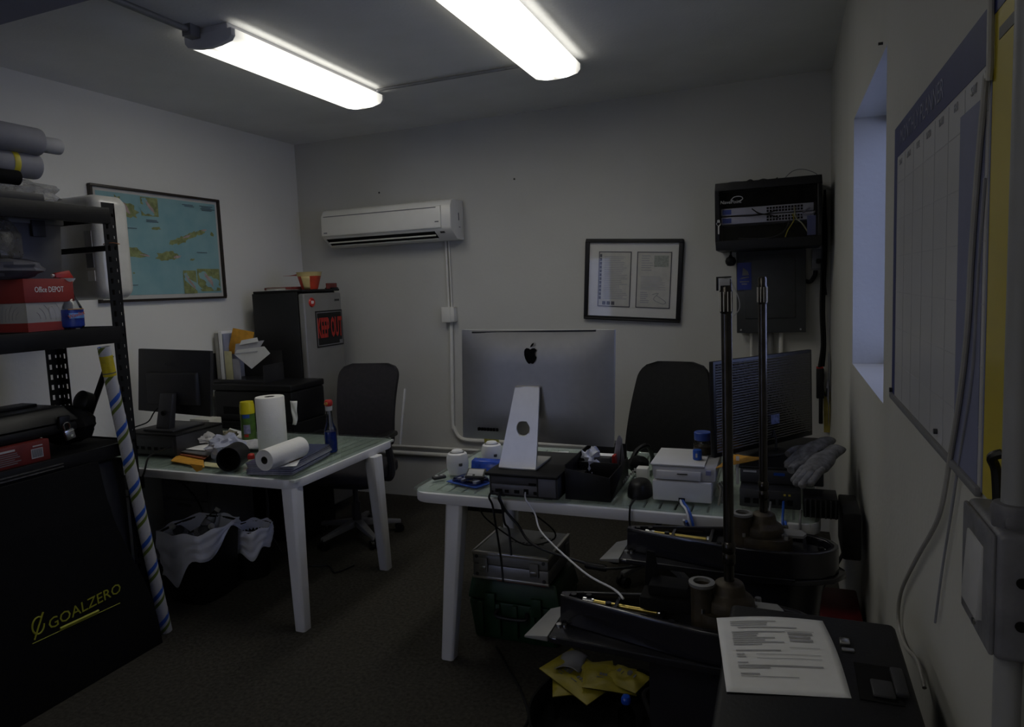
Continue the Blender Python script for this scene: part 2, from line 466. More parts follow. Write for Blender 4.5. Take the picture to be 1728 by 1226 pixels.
fr.box(XL+.001, XL+.028, MY0, MY1, MZ0, MZ0+T_).box(XL+.001, XL+.028, MY0, MY1, MZ1-T_, MZ1).box(XL+.001, XL+.028, MY0, MY0+T_, MZ0+T_, MZ1-T_).box(XL+.001, XL+.028, MY1-T_, MY1, MZ0+T_, MZ1-T_)
obj('frame', fr, mat('dark_brown_frame', (.025, .018, .014), .4, 0, .2, 30), ch, bevel=.002)
obj('margin', MB().box(XL+.002, XL+.010, MY0+T_, MY1-T_, MZ0+T_, MZ1-T_), M_CHARTW, ch)
def cm(u, v, d=0):   # chart fractions -> world, v up
    return (XL+.0105+d, MY0+.04+u*(MY1-MY0-.07), MZ0+.04+v*(MZ1-MZ0-.075))
sea = obj('sea_print', MB().add([cm(0, 0), cm(1, 0), cm(1, 1), cm(0, 1), cm(0, 0, .001), cm(1, 0, .001), cm(1, 1, .001), cm(0, 1, .001)],
    [(0, 1, 2, 3), (4, 5, 6, 7), (0, 1, 5, 4), (2, 3, 7, 6)]), M_SEA, ch)
rnd = random.Random(3)
_ik = [0]
def island(mb, u, v, ru, rv, tilt=0, n=18, d=.0015):
    _ik[0] += 1; d += .00004*_ik[0]
    pts = []
    for i in range(n):
        a = 2*PI*i/n; k = .6+.5*rnd.random()
        x, y = ru*k*math.cos(a), rv*k*math.sin(a)
        pts.append(cm(u+x*math.cos(tilt)-y*math.sin(tilt), v+x*math.sin(tilt)+y*math.cos(tilt), d))
    c = cm(u, v, d)
    mb.add([c]+pts, [(0, i+1, (i+1) % n+1) for i in range(n)])
isl = MB()
for a in ((.50, .40, .09, .055, .1), (.55, .41, .07, .05, -.2), (.24, .43, .11, .05, -.2), (.16, .45, .07, .04, .2), (.66, .58, .08, .045, .5), (.76, .64, .08, .03, .6),
          (.83, .67, .06, .03, .4), (.44, .68, .05, .018, .1), (.58, .55, .05, .03, .4), (.95, .66, .02, .03, .3), (.74, .37, .025, .012, .3), (.23, .22, .01, .01, 0)):
    island(isl, *a)
fin(obj('island_print', isl, M_LAND, ch), kind='stuff')
pk = MB()
for a in ((.60, .395, .04, .014, .2), (.70, .615, .05, .012, .5), (.33, .40, .05, .01, -.2), (.87, .70, .03, .01, .3)): island(pk, *a, d=.0026)
fin(obj('shoal_print', pk, M_SHOAL, ch), kind='stuff')
for (u0, u1, v0, v1, k) in ((.10, .30, .74, 1.0, 0), (.33, .47, .80, .99, 1), (.64, .76, .0, .25, 2), (.77, .99, .02, .27, 3)):
    ins = obj('inset_print', MB().add([cm(u0, v0, .0036), cm(u1, v0, .0036), cm(u1, v1, .0036), cm(u0, v1, .0036)], [(0, 1, 2, 3)]), M_LAND if k else M_SEA, ch)
    s = MB(); uc, vc = (u0+u1)/2, (v0+v1)/2
    island(s, uc+(.03 if k != 1 else -.03), vc-.03, (u1-u0)*.33, (v1-v0)*.42, .8, d=.004)
    island(s, uc-(u1-u0)*.25, vc+.05, (u1-u0)*.2, (v1-v0)*.25, .2, d=.004)
    obj('inset_water_print', s, M_SEA if k else M_LAND, ins)
    s = MB(); island(s, uc, vc, (u1-u0)*.10, (v1-v0)*.38, .5, d=.0055); obj('inset_shoal_print', s, M_SHOAL, ins)
tp = MB()
for (u0, u1, v) in ((.68, .78, .96), (.84, .97, .965), (.85, .99, .935), (.86, .95, .95), (.86, .96, .92), (.70, .79, .945), (.36, .45, .76), (.36, .46, .745), (.12, .28, .665), (.78, .88, .45), (.13, .25, .1)):
    tp.add([cm(u0, v-.004, .0065), cm(u1, v-.004, .0065), cm(u1, v+.004, .0065), cm(u0, v+.004, .0065)], [(0, 1, 2, 3)])
fin(obj('title_print', tp, mat('chart_ink', (.10, .14, .17), .6), ch), kind='stuff')

# ------------------------------------------------------------------ back wall: air conditioner and pipes
ac0 = oY(542, 380, 4.41); ac1 = oY(747, 380, 4.41)
AX0, AX1 = ac0.x, ac1.x+.065
AZ1, AZ0 = 2.273, 1.985
ac = thing('air_conditioner', 'white wall-mounted split air conditioner with open louvre slot', 'air conditioner', ((AX0+AX1)/2, YB, AZ0))
yw = YB
# body profile (y from wall, z)
pf = [(0, AZ1), (-.15, AZ1), (-.19, AZ1-.012), (-.212, AZ1-.05), (-.218, AZ1-.20), (-.205, AZ1-.222), (-.11, AZ0+.002), (0, AZ0)]
Mx = Matrix(((0, 0, 1, 0), (1, 0, 0, YB), (0, 1, 0, 0), (0, 0, 0, 1)))
M_ACW = mat('ac_white', (.74, .73, .69), .35, 0, .02, 10)
obj('body', MB().prism(pf, AX0, AX1, Mx), M_ACW, ac, bevel=.008)
fpn = [(-.211, AZ1-.045), (-.224, AZ1-.05), (-.230, AZ1-.19), (-.226, AZ1-.205), (-.216, AZ1-.205)]
obj('front_panel', MB().prism(fpn, AX0+.008, AX1-.075, Mx), M_ACW, ac, bevel=.003)
obj('panel_groove', MB().box(AX0+.03, AX1-.11, YB-.2265, YB-.219, AZ1-.062, AZ1-.056), M_GREY, ac)
# outlet slot on the sloping underside
u0 = Vector((0, YB-.205, AZ1-.222)); u1 = Vector((0, YB-.11, AZ0+.002)); dn = (u1-u0).normalized(); nn = Vector((0, -dn.z, dn.y)); nn = nn if nn.z < 0 else -nn
def slot(x0, x1, a, b, h):
    p = [u0+dn*a, u0+dn*b, u0+dn*b+nn*h, u0+dn*a+nn*h]
    return [(x, q.y, q.z) for x in (x0, x1) for q in p], [(0, 1, 2, 3), (4, 5, 6, 7), (0, 1, 5, 4), (1, 2, 6, 5), (2, 3, 7, 6), (3, 0, 4, 7)]
obj('outlet_slot', MB().add(*slot(AX0+.03, AX1-.14, .006, .085, .003)), M_BLACKM, ac)
for a in (.04, .082):
    obj('louvre', MB().add(*slot(AX0+.035, AX1-.145, a, a+.007, .012)), M_ACW, ac)
obj('receiver_window', MB().add(*slot(AX1-.10, AX1-.065, .012, .03, .003)), M_DGREY, ac)
for px, z in ((AX0+.03, AZ1-.185), (AX1-.12, AZ1-.165)):
    obj('badge', MB().box(px, px+.03, YB-.2315, YB-.228, z, z+.008), M_GREY, ac)
sd = MB(); sd.box(AX1-.001, AX1+.0015, YB-.09, YB-.078, AZ1-.15, AZ1-.095).box(AX1-.001, AX1+.0015, YB-.085, YB-.065, AZ1-.20, AZ1-.194)
obj('side_mark', sd, M_GREY, ac)

bx = oY(762, 530, YB)
single('surface_conduit', MB().tube([(bx.x-.012, YB-.014, AZ0+.01), (bx.x-.012, YB-.014, bx.z+.05)], .009, smooth=False).tube([(bx.x+.012, YB-.012, AZ0+.01), (bx.x+.012, YB-.012, bx.z+.05)], .006, smooth=False), M_PIPE,
       'thin painted conduit pair running down from the air conditioner', 'conduit')
jb = thing('junction_box', 'small white junction box on the back wall under air conditioner', 'electrical box', (bx.x, YB, bx.z))
obj('box_body', MB().box(bx.x-.05, bx.x+.05, YB-.06, YB, bx.z-.055, bx.z+.055), M_PIPE, jb, bevel=.004)
obj('cover', MB().box(bx.x-.052, bx.x+.022, YB-.066, YB-.058, bx.z-.057, bx.z+.057), M_PIPE, jb, bevel=.003)
hz = oY(800, 742, YB).z; bx2 = oY(766, 715, YB)
single('surface_conduit', MB().tube([(bx.x+.003, YB-.016, bx.z-.05), (bx2.x, YB-.016, bx2.z+.05), (bx2.x+.01, YB-.016, hz+.09), (bx2.x+.045, YB-.016, hz+.025), (bx2.x+.12, YB-.016, hz), (bx2.x+.3, YB-.016, hz)], .015, k=8)
       .cyl((bx2.x+.28, YB-.016, hz), (-.35, YB-.016, hz), .015), M_PIPE,
       'thick painted conduit bending from vertical to horizontal behind the big computer', 'conduit')
for z, r, lb in ((.405, .010, 'upper thin conduit running low along the back wall'), (.352, .017, 'lower thick conduit running low along the back wall')):
    single('surface_conduit', MB().cyl((-3.05, YB-.018, z), (.2, YB-.018, z), r), M_PIPE, lb, 'conduit')

# ------------------------------------------------------------------ back wall: tilted document frame
fc = Vector((-.955, YB-.002, 1.640)); FM = tr(fc) @ Matrix.Rotation(math.radians(3.6), 4, 'Y')
dfm = thing('document_frame', 'black framed pair of printed pages hanging askew on back wall', 'picture frame', M=FM)
FW, FH = .655, .55
F2 = lambda b: b
fb = .026
obj('frame', MB().box(-FW/2, FW/2, -.03, 0, -FH/2, -FH/2+fb).box(-FW/2, FW/2, -.03, 0, FH/2-fb, FH/2).box(-FW/2, -FW/2+fb, -.03, 0, -FH/2+fb, FH/2-fb).box(FW/2-fb, FW/2, -.03, 0, -FH/2+fb, FH/2-fb), M_BLACK, dfm, world=False, bevel=.003)
obj('mat_board', MB().box(-FW/2+fb, FW/2-fb, -.012, -.004, -FH/2+fb, FH/2-fb), mat('mat_board', (.70, .69, .65), .9, 0, .02, 20), dfm, world=False)
M_OLDP = mat('document_paper', (.56, .55, .50), .8, 0, .06, 25)
for k, (x0, x1) in enumerate(((-.235, -.01), (.028, .258))):
    z0, z1 = -.185, .19
    pg = obj('document', MB().box(x0, x1, -.0145, -.0125, z0, z1), M_OLDP, dfm, world=False)
    e = .006
    obj('page_border', MB().box(x0, x1, -.016, -.014, z0, z0+e).box(x0, x1, -.016, -.014, z1-e, z1).box(x0, x0+e, -.016, -.014, z0+e, z1-e).box(x1-e, x1, -.016, -.014, z0+e, z1-e), M_INK, pg, world=False)
    rr = random.Random(11+k); ln = MB(); FMf = Matrix(((1, 0, 0, 0), (0, 0, -1, -.0146), (0, 1, 0, 0), (0, 0, 0, 1)))
    if k == 0:
        lines(ln, x0+.04, x1-.02, z0+.05, z1-.03, 24, rr, FMf, .4, .35)
        dk = MB()
        for i in range(12): dk.box(x0+.008, x0+.022, -.0155, -.0145, z0+.05+i*.026, z0+.05+i*.026+.021)
        for i in range(3): dk.box(x0+.033+i*.031, x0+.056+i*.031, -.0155, -.0145, z0+.013, z0+.037)
        obj('margin_print', dk, M_INK, pg, world=False)
    else:
        lines(ln, x0+.03, x1-.12, z1-.13, z1-.02, 7, rr, FMf, .35, .5)
        lines(ln, x0+.03, x1-.03, z0+.12, z1-.16, 12, rr, FMf, .4, .3)
        lines(ln, x0+.03, x1-.14, z0+.03, z0+.11, 6, rr, FMf, .5, .4)
        obj('stamp_print', MB().box(x1-.115, x1-.02, -.0155, -.0145, z1-.10, z1-.025), mat('stamp_grey', (.33, .35, .31), .8, 0, .2, 60), pg, world=False)
        obj('drawing_print', MB().tube([(x1-.12, -.0152, z0+.09), (x1-.08, -.0152, z0+.10), (x1-.11, -.0152, z0+.06), (x1-.05, -.0152, z0+.03), (x1-.03, -.0152, z0+.045), (x1-.09, -.0152, z0+.085)], .002, n=5), M_GINK, pg, world=False)
    obj('text_print', ln, M_GINK, pg, world=False)
obj('glazing', MB().box(-FW/2+fb, FW/2-fb, -.021, -.019, -FH/2+fb, FH/2-fb), glass_mat('glazing_glass', (.98, .98, .98), .03, .35), dfm, world=False)

# ------------------------------------------------------------------ network cabinet
NY = 4.24
n0 = oY(1207, 307, NY); n1 = oY(1387, 300, NY); NZ0 = oY(1300, 418, NY).z
NX0, NX1, NZ1 = n0.x, min(n1.x, XR-.06), oY(1300, 302, NY).z
nc = thing('network_cabinet', 'black wall-mounted network cabinet with glass door and switches inside', 'cabinet', ((NX0+NX1)/2, YB, NZ0))
obj('cabinet_shell', MB().box(NX0, NX1, YB-.015, YB, NZ0, NZ1).box(NX0, NX0+.012, NY+.012, YB-.015, NZ0, NZ1).box(NX1-.012, NX1, NY+.012, YB-.015, NZ0, NZ1)
    .box(NX0+.012, NX1-.012, NY+.012, YB-.015, NZ1-.012, NZ1).box(NX0+.012, NX1-.012, NY+.012, YB-.015, NZ0, NZ0+.012), M_BLACK, nc, bevel=.001)
dr = obj('door', MB().box(NX0, NX1, NY-.012, NY+.012, NZ1-.045, NZ1).box(NX0, NX1, NY-.012, NY+.012, NZ0, NZ0+.055).box(NX0, NX0+.022, NY-.012, NY+.012, NZ0+.055, NZ1-.045).box(NX1-.022, NX1, NY-.012, NY+.012, NZ0+.055, NZ1-.045), M_BLACK, nc, bevel=.003)
obj('door_glass', MB().box(NX0+.022, NX1-.022, NY-.004, NY, NZ0+.055, NZ1-.045), glass_mat('smoked_glass', (.84, .84, .87), .03, .5), dr)
lg = face_M((NX0+.085, NY-.0055, NZ1-.112), (1, 0, 0), (0, 0, 1))
text('lettering', 'NavePoint', .028, M_LGREY, dr, lg, shear=.15)
obj('swoosh', MB().tube([(NX0+.085, NY-.006, NZ1-.104), (NX0+.105, NY-.006, NZ1-.085), (NX0+.14, NY-.006, NZ1-.084), (NX0+.152, NY-.006, NZ1-.098), (NX0+.13, NY-.006, NZ1-.112)], .0022, n=5), M_LGREY, dr)
kx, kz = NX0+.018, NZ0+.17
obj('key', MB().cyl((kx, NY-.012, kz), (kx, NY-.03, kz), .008).tube([(kx, NY-.025, kz-.004), (kx+.012, NY-.025, kz-.014), (kx, NY-.025, kz-.028), (kx-.012, NY-.025, kz-.014), (kx, NY-.025, kz-.004)], .0015, n=5).box(kx-.004, kx+.004, NY-.027, NY-.024, kz-.075, kz-.028), M_STEEL, dr)
M_SWITCH = mat('switch_front', (.72, .72, .74), .4, .1, .05, 20)
for k, zz in enumerate((NZ1-.165, NZ1-.215)):
    un = obj('network_switch', MB().box(NX0+.028, NX1-.04, NY+.045, NY+.27, zz-.021, zz+.021), M_SWITCH, nc, bevel=.002)
    obj('logo_patch', MB().box(NX0+.035, NX0+.085, NY+.0435, NY+.046, zz-.014, zz+.014), mat('switch_blue', (.10, .16, .48), .4), un)
    pt = MB()
    for i in range(12):
        for j in range(2):
            x = NX1-.29+i*.0165; pt.box(x, x+.012, NY+.0430, NY+.046, zz-.015+j*.016, zz-.003+j*.016)
    obj('port_row', pt, M_BLACKM, un)
for pts, r, c, nm in (
    ([(NX0+.08, .04, -.19), (NX0+.2, .025, -.195), (NX0+.28, .02, -.19), (NX0+.34, .03, -.17)], .003, M_BLACK, 0),
    ([(NX0+.2, .03, -.155), (NX0+.24, .02, -.185), (NX0+.3, .02, -.20), (NX0+.345, .035, -.215)], .0035, M_BLACK, 0),
    ([(NX1-.14, .035, -.16), (NX1-.135, .02, -.22), (NX1-.10, .02, -.26), (NX1-.07, .02, -.31)], .004, M_CREAM, 0),
    ([(NX1-.15, .035, -.20), (NX1-.145, .02, -.24), (NX1-.175, .02, -.29), (NX1-.19, .02, -.33)], .003, M_YEL, 0),
    ([(NX1-.16, .04, -.21), (NX1-.2, .03, -.30), (NX1-.3, .03, -.33), (NX0+.12, .05, -.32)], .0035, M_DGREY, 0),
    ([(NX1-.06, .035, -.17), (NX1-.1, .02, -.205), (NX1-.05, .02, -.21), (NX1-.035, .04, -.195)], .005, M_LGREY, 0)):
    obj('patch_cable', MB().tube([(a, NY+b+.01, NZ1+c_) for a, b, c_ in pts], r, n=6), c, nc)
obj('blue_card', MB().box(NX1-.075, NX1-.03, NY+.02, NY+.023, NZ0+.06, NZ0+.17), mat('pale_blue_card', (.20, .22, .40), .6), nc)
cw = MB().tube([(NX0+.16, NY+.1, NZ1+.004), (NX0+.19, NY+.08, NZ1+.016), (NX0+.22, NY+.09, NZ1+.004), (NX0+.26, NY+.07, NZ1+.012), (NX0+.31, NY+.09, NZ1+.004), (NX0+.34, NY+.08, NZ1+.014)], .004, n=6)
single('loose_cable', cw, M_BLACK, 'short black cable curled on top of the network cabinet', 'cable')
single('loose_cable', MB().tube([(NX0+.37, NY+.12, NZ1+.004), (NX0+.42, NY+.13, NZ1+.05), (NX0+.48, NY+.15, NZ1+.058), (NX0+.545, NY+.16, NZ1+.03), (NX1-.01, NY+.18, NZ1+.003)], .0022, n=6), M_GREY, 'thin wire arching above right end of the network cabinet', 'cable')
single('paper_sheet', MB().sheet(lambda u, v: (NX0+.03+u*.15, NY+.05+v*.2, NZ1+.002+.012*math.sin(PI*u)), 8, 4), M_PAPER, 'curved white sheet lying on the left end of network cabinet', 'paper', solid=.001)

# ------------------------------------------------------------------ electrical panel below it
p0 = oY(1243, 500, 4.55); p1 = oY(1360, 500, 4.55); PZ0 = oY(1300, 561, 4.55).z
ep = thing('electrical_panel', 'dark grey electrical panel with a blue sailboat label, below network cabinet', 'electrical panel', ((p0.x+p1.x)/2, YB, PZ0))
M_PANEL = mat('panel_grey', (.045, .048, .052), .45, .1, .1, 15)
obj('panel_box', MB().box(p0.x+.01, p1.x-.01, 4.56, YB, PZ0+.01, NZ0-.01), M_PANEL, ep, bevel=.003)
obj('panel_cover', MB().box(p0.x, p1.x, 4.545, 4.562, PZ0, NZ0-.004), M_PANEL, ep, bevel=.003)
obj('panel_door', MB().box(p0.x+.05, p1.x-.06, 4.538, 4.546, PZ0+.09, NZ0-.03), M_PANEL, ep, bevel=.003)
sc_ = MB()
for x, z in ((p0.x+.025, PZ0+.02), (p1.x-.03, PZ0+.02)): sc_.cyl((x, 4.546, z), (x, 4.540, z), .006, n=10)
obj('screw', sc_, M_STEEL, ep)
lc = oY(1256, 466, 4.537)
lb = obj('blue_label', MB().box(lc.x-.042, lc.x+.042, 4.5345, 4.538, lc.z-.085, lc.z+.085), mat('label_blue', (.012, .028, .22), .4), ep)
LM = face_M((lc.x, 4.5343, lc.z), (1, 0, 0), (0, 0, 1))
obj('sailboat_mark', MB().add([(-.012, .005, 0), (.028, .005, 0), (.022, .03, 0), (-.008, .055, 0), (-.03, -.018, 0), (.03, -.008, 0), (.025, -.002, 0), (-.01, -.006, 0)], [(0, 1, 2, 3), (4, 5, 6, 7)], LM), M_GREY, lb)
lt = MB(); lt.box(-.028, .028, -.037, -.030, 0, .0005, LM).box(-.016, .016, -.052, -.045, 0, .0005, LM)
obj('small_print', lt, M_GREY, lb)
for k, (px, r) in enumerate(((1268, .009), (1284, .018), (1300, .018), (1318, .014))):
    x = oY(px, 575, 4.59).x
    single('panel_conduit', MB().cyl((x, 4.595, .45), (x, 4.595, PZ0+.005), r), M_COND if k in (1, 2) else M_PIPE,
           ('thin pipe', 'thick grey pipe', 'second thick grey pipe', 'pale pipe')[k]+(' under the left corner of electrical panel', ' left of centre under the electrical panel', ' right of centre under the electrical panel', ' rightmost below the electrical panel')[k], 'conduit')
ol = oY(1380, 437, YB)
ot = thing('power_outlet', 'wall outlet with black plug, right of the electrical panel', 'outlet', (ol.x, YB, ol.z))
obj('outlet_box', MB().box(ol.x-.035, ol.x+.035, YB-.045, YB, ol.z-.06, ol.z+.06), M_GREY, ot, bevel=.004)
obj('plug', MB().box(ol.x-.012, ol.x+.022, YB-.085, YB-.045, ol.z-.028, ol.z), M_BLACK, ot, bevel=.006)
obj('plug_cord', MB().tube([(ol.x+.012, YB-.08, ol.z-.014), (ol.x+.03, YB-.09, ol.z-.05), (ol.x+.035, YB-.06, ol.z-.12), (ol.x+.045, YB-.04, ol.z-.22)], .006), M_BLACK, ot)
single('black_conduit', MB().tube([(p1.x-.005, 4.58, ol.z-.13), (p1.x+.025, 4.575, ol.z-.135), (p1.x+.05, 4.58, ol.z-.10), (p1.x+.055, 4.585, ol.z-.07)], .013), M_BLACK, 'short curved black flexible pipe between panel and outlet', 'conduit')
rb = random.Random(5)
for k, (px, r) in enumerate(((1392, .007), (1397, .008), (1401, .007))):
    a = oY(px, 330, 4.57); b_ = oY(px+2, 600, 4.57)
    single('corner_cable', MB().tube([(min(a.x, .222)+.0*k, 4.47+.018*k, NZ1-.06-k*.03), (.216+.010*k, 4.54+.018*k, NZ0+.05), (.205+.010*k, 4.56+.018*k, 1.45), (.212+.010*k, 4.565+.018*k, 1.2), (.195+.014*k, 4.565+.018*k, 1.06)], r), M_BLACK,
           ('leftmost', 'middle', 'rightmost')[k]+' of three black cables down the right corner beside the cabinet', 'cable')
kb = oY(1233, 441, 4.5)
pd = thing('hanging_plug', 'round black knob hanging on a cord under the network cabinet', 'plug', (kb.x, 4.5, kb.z))
obj('knob', MB().lathe([(0, -.03), (.02, -.026), (.031, -.01), (.033, .005), (.026, .022), (.012, .03), (.008, .04)], 18, tr(kb.x, 4.5, kb.z)), M_BLACK, pd)
obj('cord', MB().tube([(kb.x, 4.5, kb.z+.035), (kb.x+.003, 4.49, NZ0+.002)], .006, smooth=False), M_BLACK, pd)

# things hung on the back wall by the right corner
h = oY(1384, 665, 4.58)
lt_ = thing('hand_tool', 'long red-tipped black hand tool hanging beside the right monitor', 'tool', (h.x, 4.58, h.z))
zt = oY(1384, 618, 4.58).z; zb = oY(1386, 715, 4.58).z
obj('tool_body', MB().box(h.x-.022, h.x+.022, 4.57, 4.6, zt-.2, zt-.012).box(h.x-.008, h.x+.016, 4.575, 4.595, zb, zt-.2), M_BLACK, lt_, bevel=.006)
obj('red_tip', MB().box(h.x-.022, h.x+.018, 4.572, 4.598, zt-.014, zt), M_RED, lt_, bevel=.004)
hk = oY(1390, 640, 4.6)
single('wall_hook', MB().tube([(hk.x, YB, hk.z+.03), (hk.x, 4.59, hk.z+.03), (hk.x-.002, 4.585, hk.z-.05), (hk.x+.01, 4.575, hk.z-.10), (hk.x+.018, 4.58, hk.z-.05)], .004), M_BLACK, 'black wire hook on back wall beside the yellow strip', 'hook')
y0 = oY(1396, 662, 4.6); y1 = oY(1397, 730, 4.6)
single('yellow_strip', MB().box(y0.x-.018, y0.x+.018, 4.612, YB, y1.z, y0.z), mat('aged_yellow', (.42, .34, .07), .6, 0, .25, 18), 'narrow yellow strip hanging on the back wall near right corner', 'strip', bevel=.002)
g0 = oY(1412, 600, 4.53)
bgm = MB()
bgm.sheet(lambda u, v: (min(.25, g0.x-.045+u*.10+.01*math.sin(v*9)), 4.56+.03*math.sin(u*7+v*3)-.03*v*(1-v), g0.z-v*.42+.02*math.sin(u*9)), 16, 22)
bgm.sheet(lambda u, v: (min(.25, g0.x-.03+u*.07), 4.53+.02*math.sin(u*8-v*5), g0.z-.02-v*.33+.015*math.sin(u*8)), 14, 18)
single('plastic_bag', bgm, film_mat('grey_film', (.30, .30, .36), .6), 'clear plastic bag hanging in the right corner of back wall', 'bag', solid=.001)
single('bag_hook', MB().cyl((g0.x+.005, YB, g0.z+.01), (g0.x+.005, 4.54, g0.z+.012), .005), M_STEEL, 'nail in the back wall carrying the clear plastic bag', 'hook')
# ------------------------------------------------------------------ refrigerator in the left corner
RX = -3.10
ra = oX(511.3, 491, RX); rb_ = oX(582.5, 480, RX)
RY0, RY1 = ra.y, rb_.y-.06
RT = ra.z-.005
RXB = oY(424, 490, RY0).x
fg = thing('refrigerator', 'tall black refrigerator with grey door in the left corner', 'refrigerator', ((RX+RXB)/2, (RY0+RY1)/2, 0))
obj('body', MB().box(RXB, RX-.055, RY0, RY1, .04, RT), mat('fridge_black', (.007, .007, .008), .55, 0, .1, 20), fg, bevel=.006)
obj('feet', MB().cyl((RXB+.06, RY0+.06, 0), (RXB+.06, RY0+.06, .04), .02).cyl((RX-.12, RY0+.06, 0), (RX-.12, RY0+.06, .04), .02).cyl((RXB+.06, RY1-.06, 0), (RXB+.06, RY1-.06, .04), .02).cyl((RX-.12, RY1-.06, 0), (RX-.12, RY1-.06, .04), .02), M_BLACK, fg)
M_FDOOR = mat('fridge_door_grey', (.24, .235, .23), .38, .35, .05, 8)
fd = obj('door', MB().box(RX-.052, RX, RY0+.002, RY1, .07, RT-.012), M_FDOOR, fg, bevel=.014, seg=4)
obj('top_cap', MB().box(RXB+.01, RX-.01, RY0+.003, RY1-.003, RT, RT+.016).box(RX-.07, RX-.005, RY1-.10, RY1-.02, RT+.016, RT+.026), M_BLACK, fg, bevel=.004)
obj('brand_badge', MB().box(RX-.001, RX+.0015, RY1-.085, RY1-.03, RT-.075, RT-.06), M_DGREY, fd)
mg = oX(526, 510, RX)
mgt = thing('fridge_magnet', 'small red round magnet on the grey refrigerator door', 'magnet', (RX, mg.y, mg.z))
obj('disc', MB().cyl((RX, mg.y, mg.z), (RX+.008, mg.y, mg.z), .034, .028), M_RED, mgt)
obj('mark', MB().box(RX+.008, RX+.009, mg.y-.014, mg.y-.008, mg.z-.01, mg.z+.012).box(RX+.008, RX+.009, mg.y-.004, mg.y+.002, mg.z-.01, mg.z+.012).box(RX+.008, RX+.009, mg.y+.006, mg.y+.012, mg.z-.008, mg.z+.01), M_PAPER, mgt)
k0 = oX(531.5, 527, RX); k1 = oX(583, 519, RX); k2 = oX(536, 588, RX)
SY0, SY1, SZ0, SZ1 = k0.y, min(k1.y, RY1-.01), k2.z+.005, (k0.z+k1.z)/2
sg = thing('warning_sign', 'black sign with red letters KEEP OUT on the refrigerator door', 'sign', (RX, (SY0+SY1)/2, SZ0))
obj('plate', MB().box(RX+.001, RX+.004, SY0, SY1, SZ0, SZ1), M_BLACK, sg)
e = .006
obj('border_line', MB().box(RX+.004, RX+.0048, SY0+.008, SY1-.008, SZ0+.01, SZ0+.01+e).box(RX+.004, RX+.0048, SY0+.008, SY1-.008, SZ1-.01-e, SZ1-.01).box(RX+.004, RX+.0048, SY0+.008, SY0+.008+e, SZ0+.01, SZ1-.01).box(RX+.004, RX+.0048, SY1-.008-e, SY1-.008, SZ0+.01, SZ1-.01), M_GREY, sg)
text('lettering', 'KEEP OUT', .195, mat('sign_red', (.38, .020, .012), .6), sg, face_M((RX+.0045, (SY0+SY1)/2, (SZ0+SZ1)/2), (0, 1, 0), (0, 0, 1)), sx=.325, bold=.006)
obj('corner_tag', MB().box(RX+.004, RX+.006, SY1-.05, SY1-.012, SZ0+.012, SZ0+.04), M_GREY, sg)
# on top of the refrigerator
FT = RT+.016
def topat(px): return oY(px, 482, RY0+.16)
a = topat(452).x; b = topat(497).x
tray = thing('food_tray', 'flat dark red and white food carton lying on the refrigerator, left of cup', 'carton', ((a+b)/2, RY0+.2, FT))
obj('carton_body', MB().box(a, b, RY0+.12, RY0+.28, FT, FT+.025), mat('dark_red_card', (.16, .03, .025), .6, 0, .3, 25), tray, bevel=.002)
obj('pale_print', MB().box(a+.02, b-.05, RY0+.1185, RY0+.121, FT+.006, FT+.02).box(a+.01, b-.03, RY0+.13, RY0+.27, FT+.0248, FT+.0258), mat('pale_card', (.32, .30, .26), .7), tray)
single('paper_sheet', MB().sheet(lambda u, v: (RXB+.02+u*.36, RY0+.015+v*.11, FT+.003+.006*math.sin(u*5)*v), 10, 4), M_PAPER, 'white paper along the front edge of the refrigerator top', 'paper', solid=.0015)
a2 = oY(556, 480, RY0+.2).x; b2 = topat(528).x
single('food_carton', MB().box(b2+.005, min(a2+.01, RX-.02), RY0+.30, RY0+.42, FT, FT+.042), mat('dark_red_card', (.16, .03, .025)), 'small dark red carton on the refrigerator, right of the cup', 'carton', bevel=.003)
cpx = oY(519, 470, RY0+.2); cw_ = (oY(536, 470, RY0+.2)-oY(502, 470, RY0+.2)).length/2
ct = thing('noodle_cup', 'red and yellow paper food cup with open lid on the refrigerator', 'cup', (cpx.x, RY0+.22, FT))
cz = oY(519, 459, RY0+.22).z
ML = tr(cpx.x, RY0+.22, FT)
obj('cup_body', MB().lathe([(cw_*.62, .001), (cw_*.66, .01), (cw_*.93, cz-FT-.03)], 24, ML), mat('cup_red', (.50, .05, .02), .45, 0, .2, 20), ct)
obj('rim_band', MB().lathe([(cw_*.94, cz-FT-.03), (cw_*1.0, cz-FT-.004), (cw_*1.03, cz-FT), (cw_*.96, cz-FT), (cw_*.92, cz-FT-.02), (0, cz-FT-.03)], 24, ML), mat('cup_cream', (.60, .47, .20), .5), ct)
obj('label_panel', MB().sheet(lambda u, v: (cpx.x+(.64+.29*v)*cw_*1.01*math.sin(-.1+u*.8), RY0+.22-(.64+.29*v)*cw_*1.01*math.cos(-.1+u*.8), FT+.004+v*(cz-FT-.035)), 8, 4), mat('cup_cream', (.6, .47, .2)), ct, solid=.001)
obj('open_lid', MB().sheet(lambda u, v: (cpx.x-.015-u*.17, RY0+.22-.06+v*.12, cz-.002-u*.016-.008*math.sin(u*3)), 8, 4), mat('cup_red', (.5, .05, .02)), ct, solid=.0015)

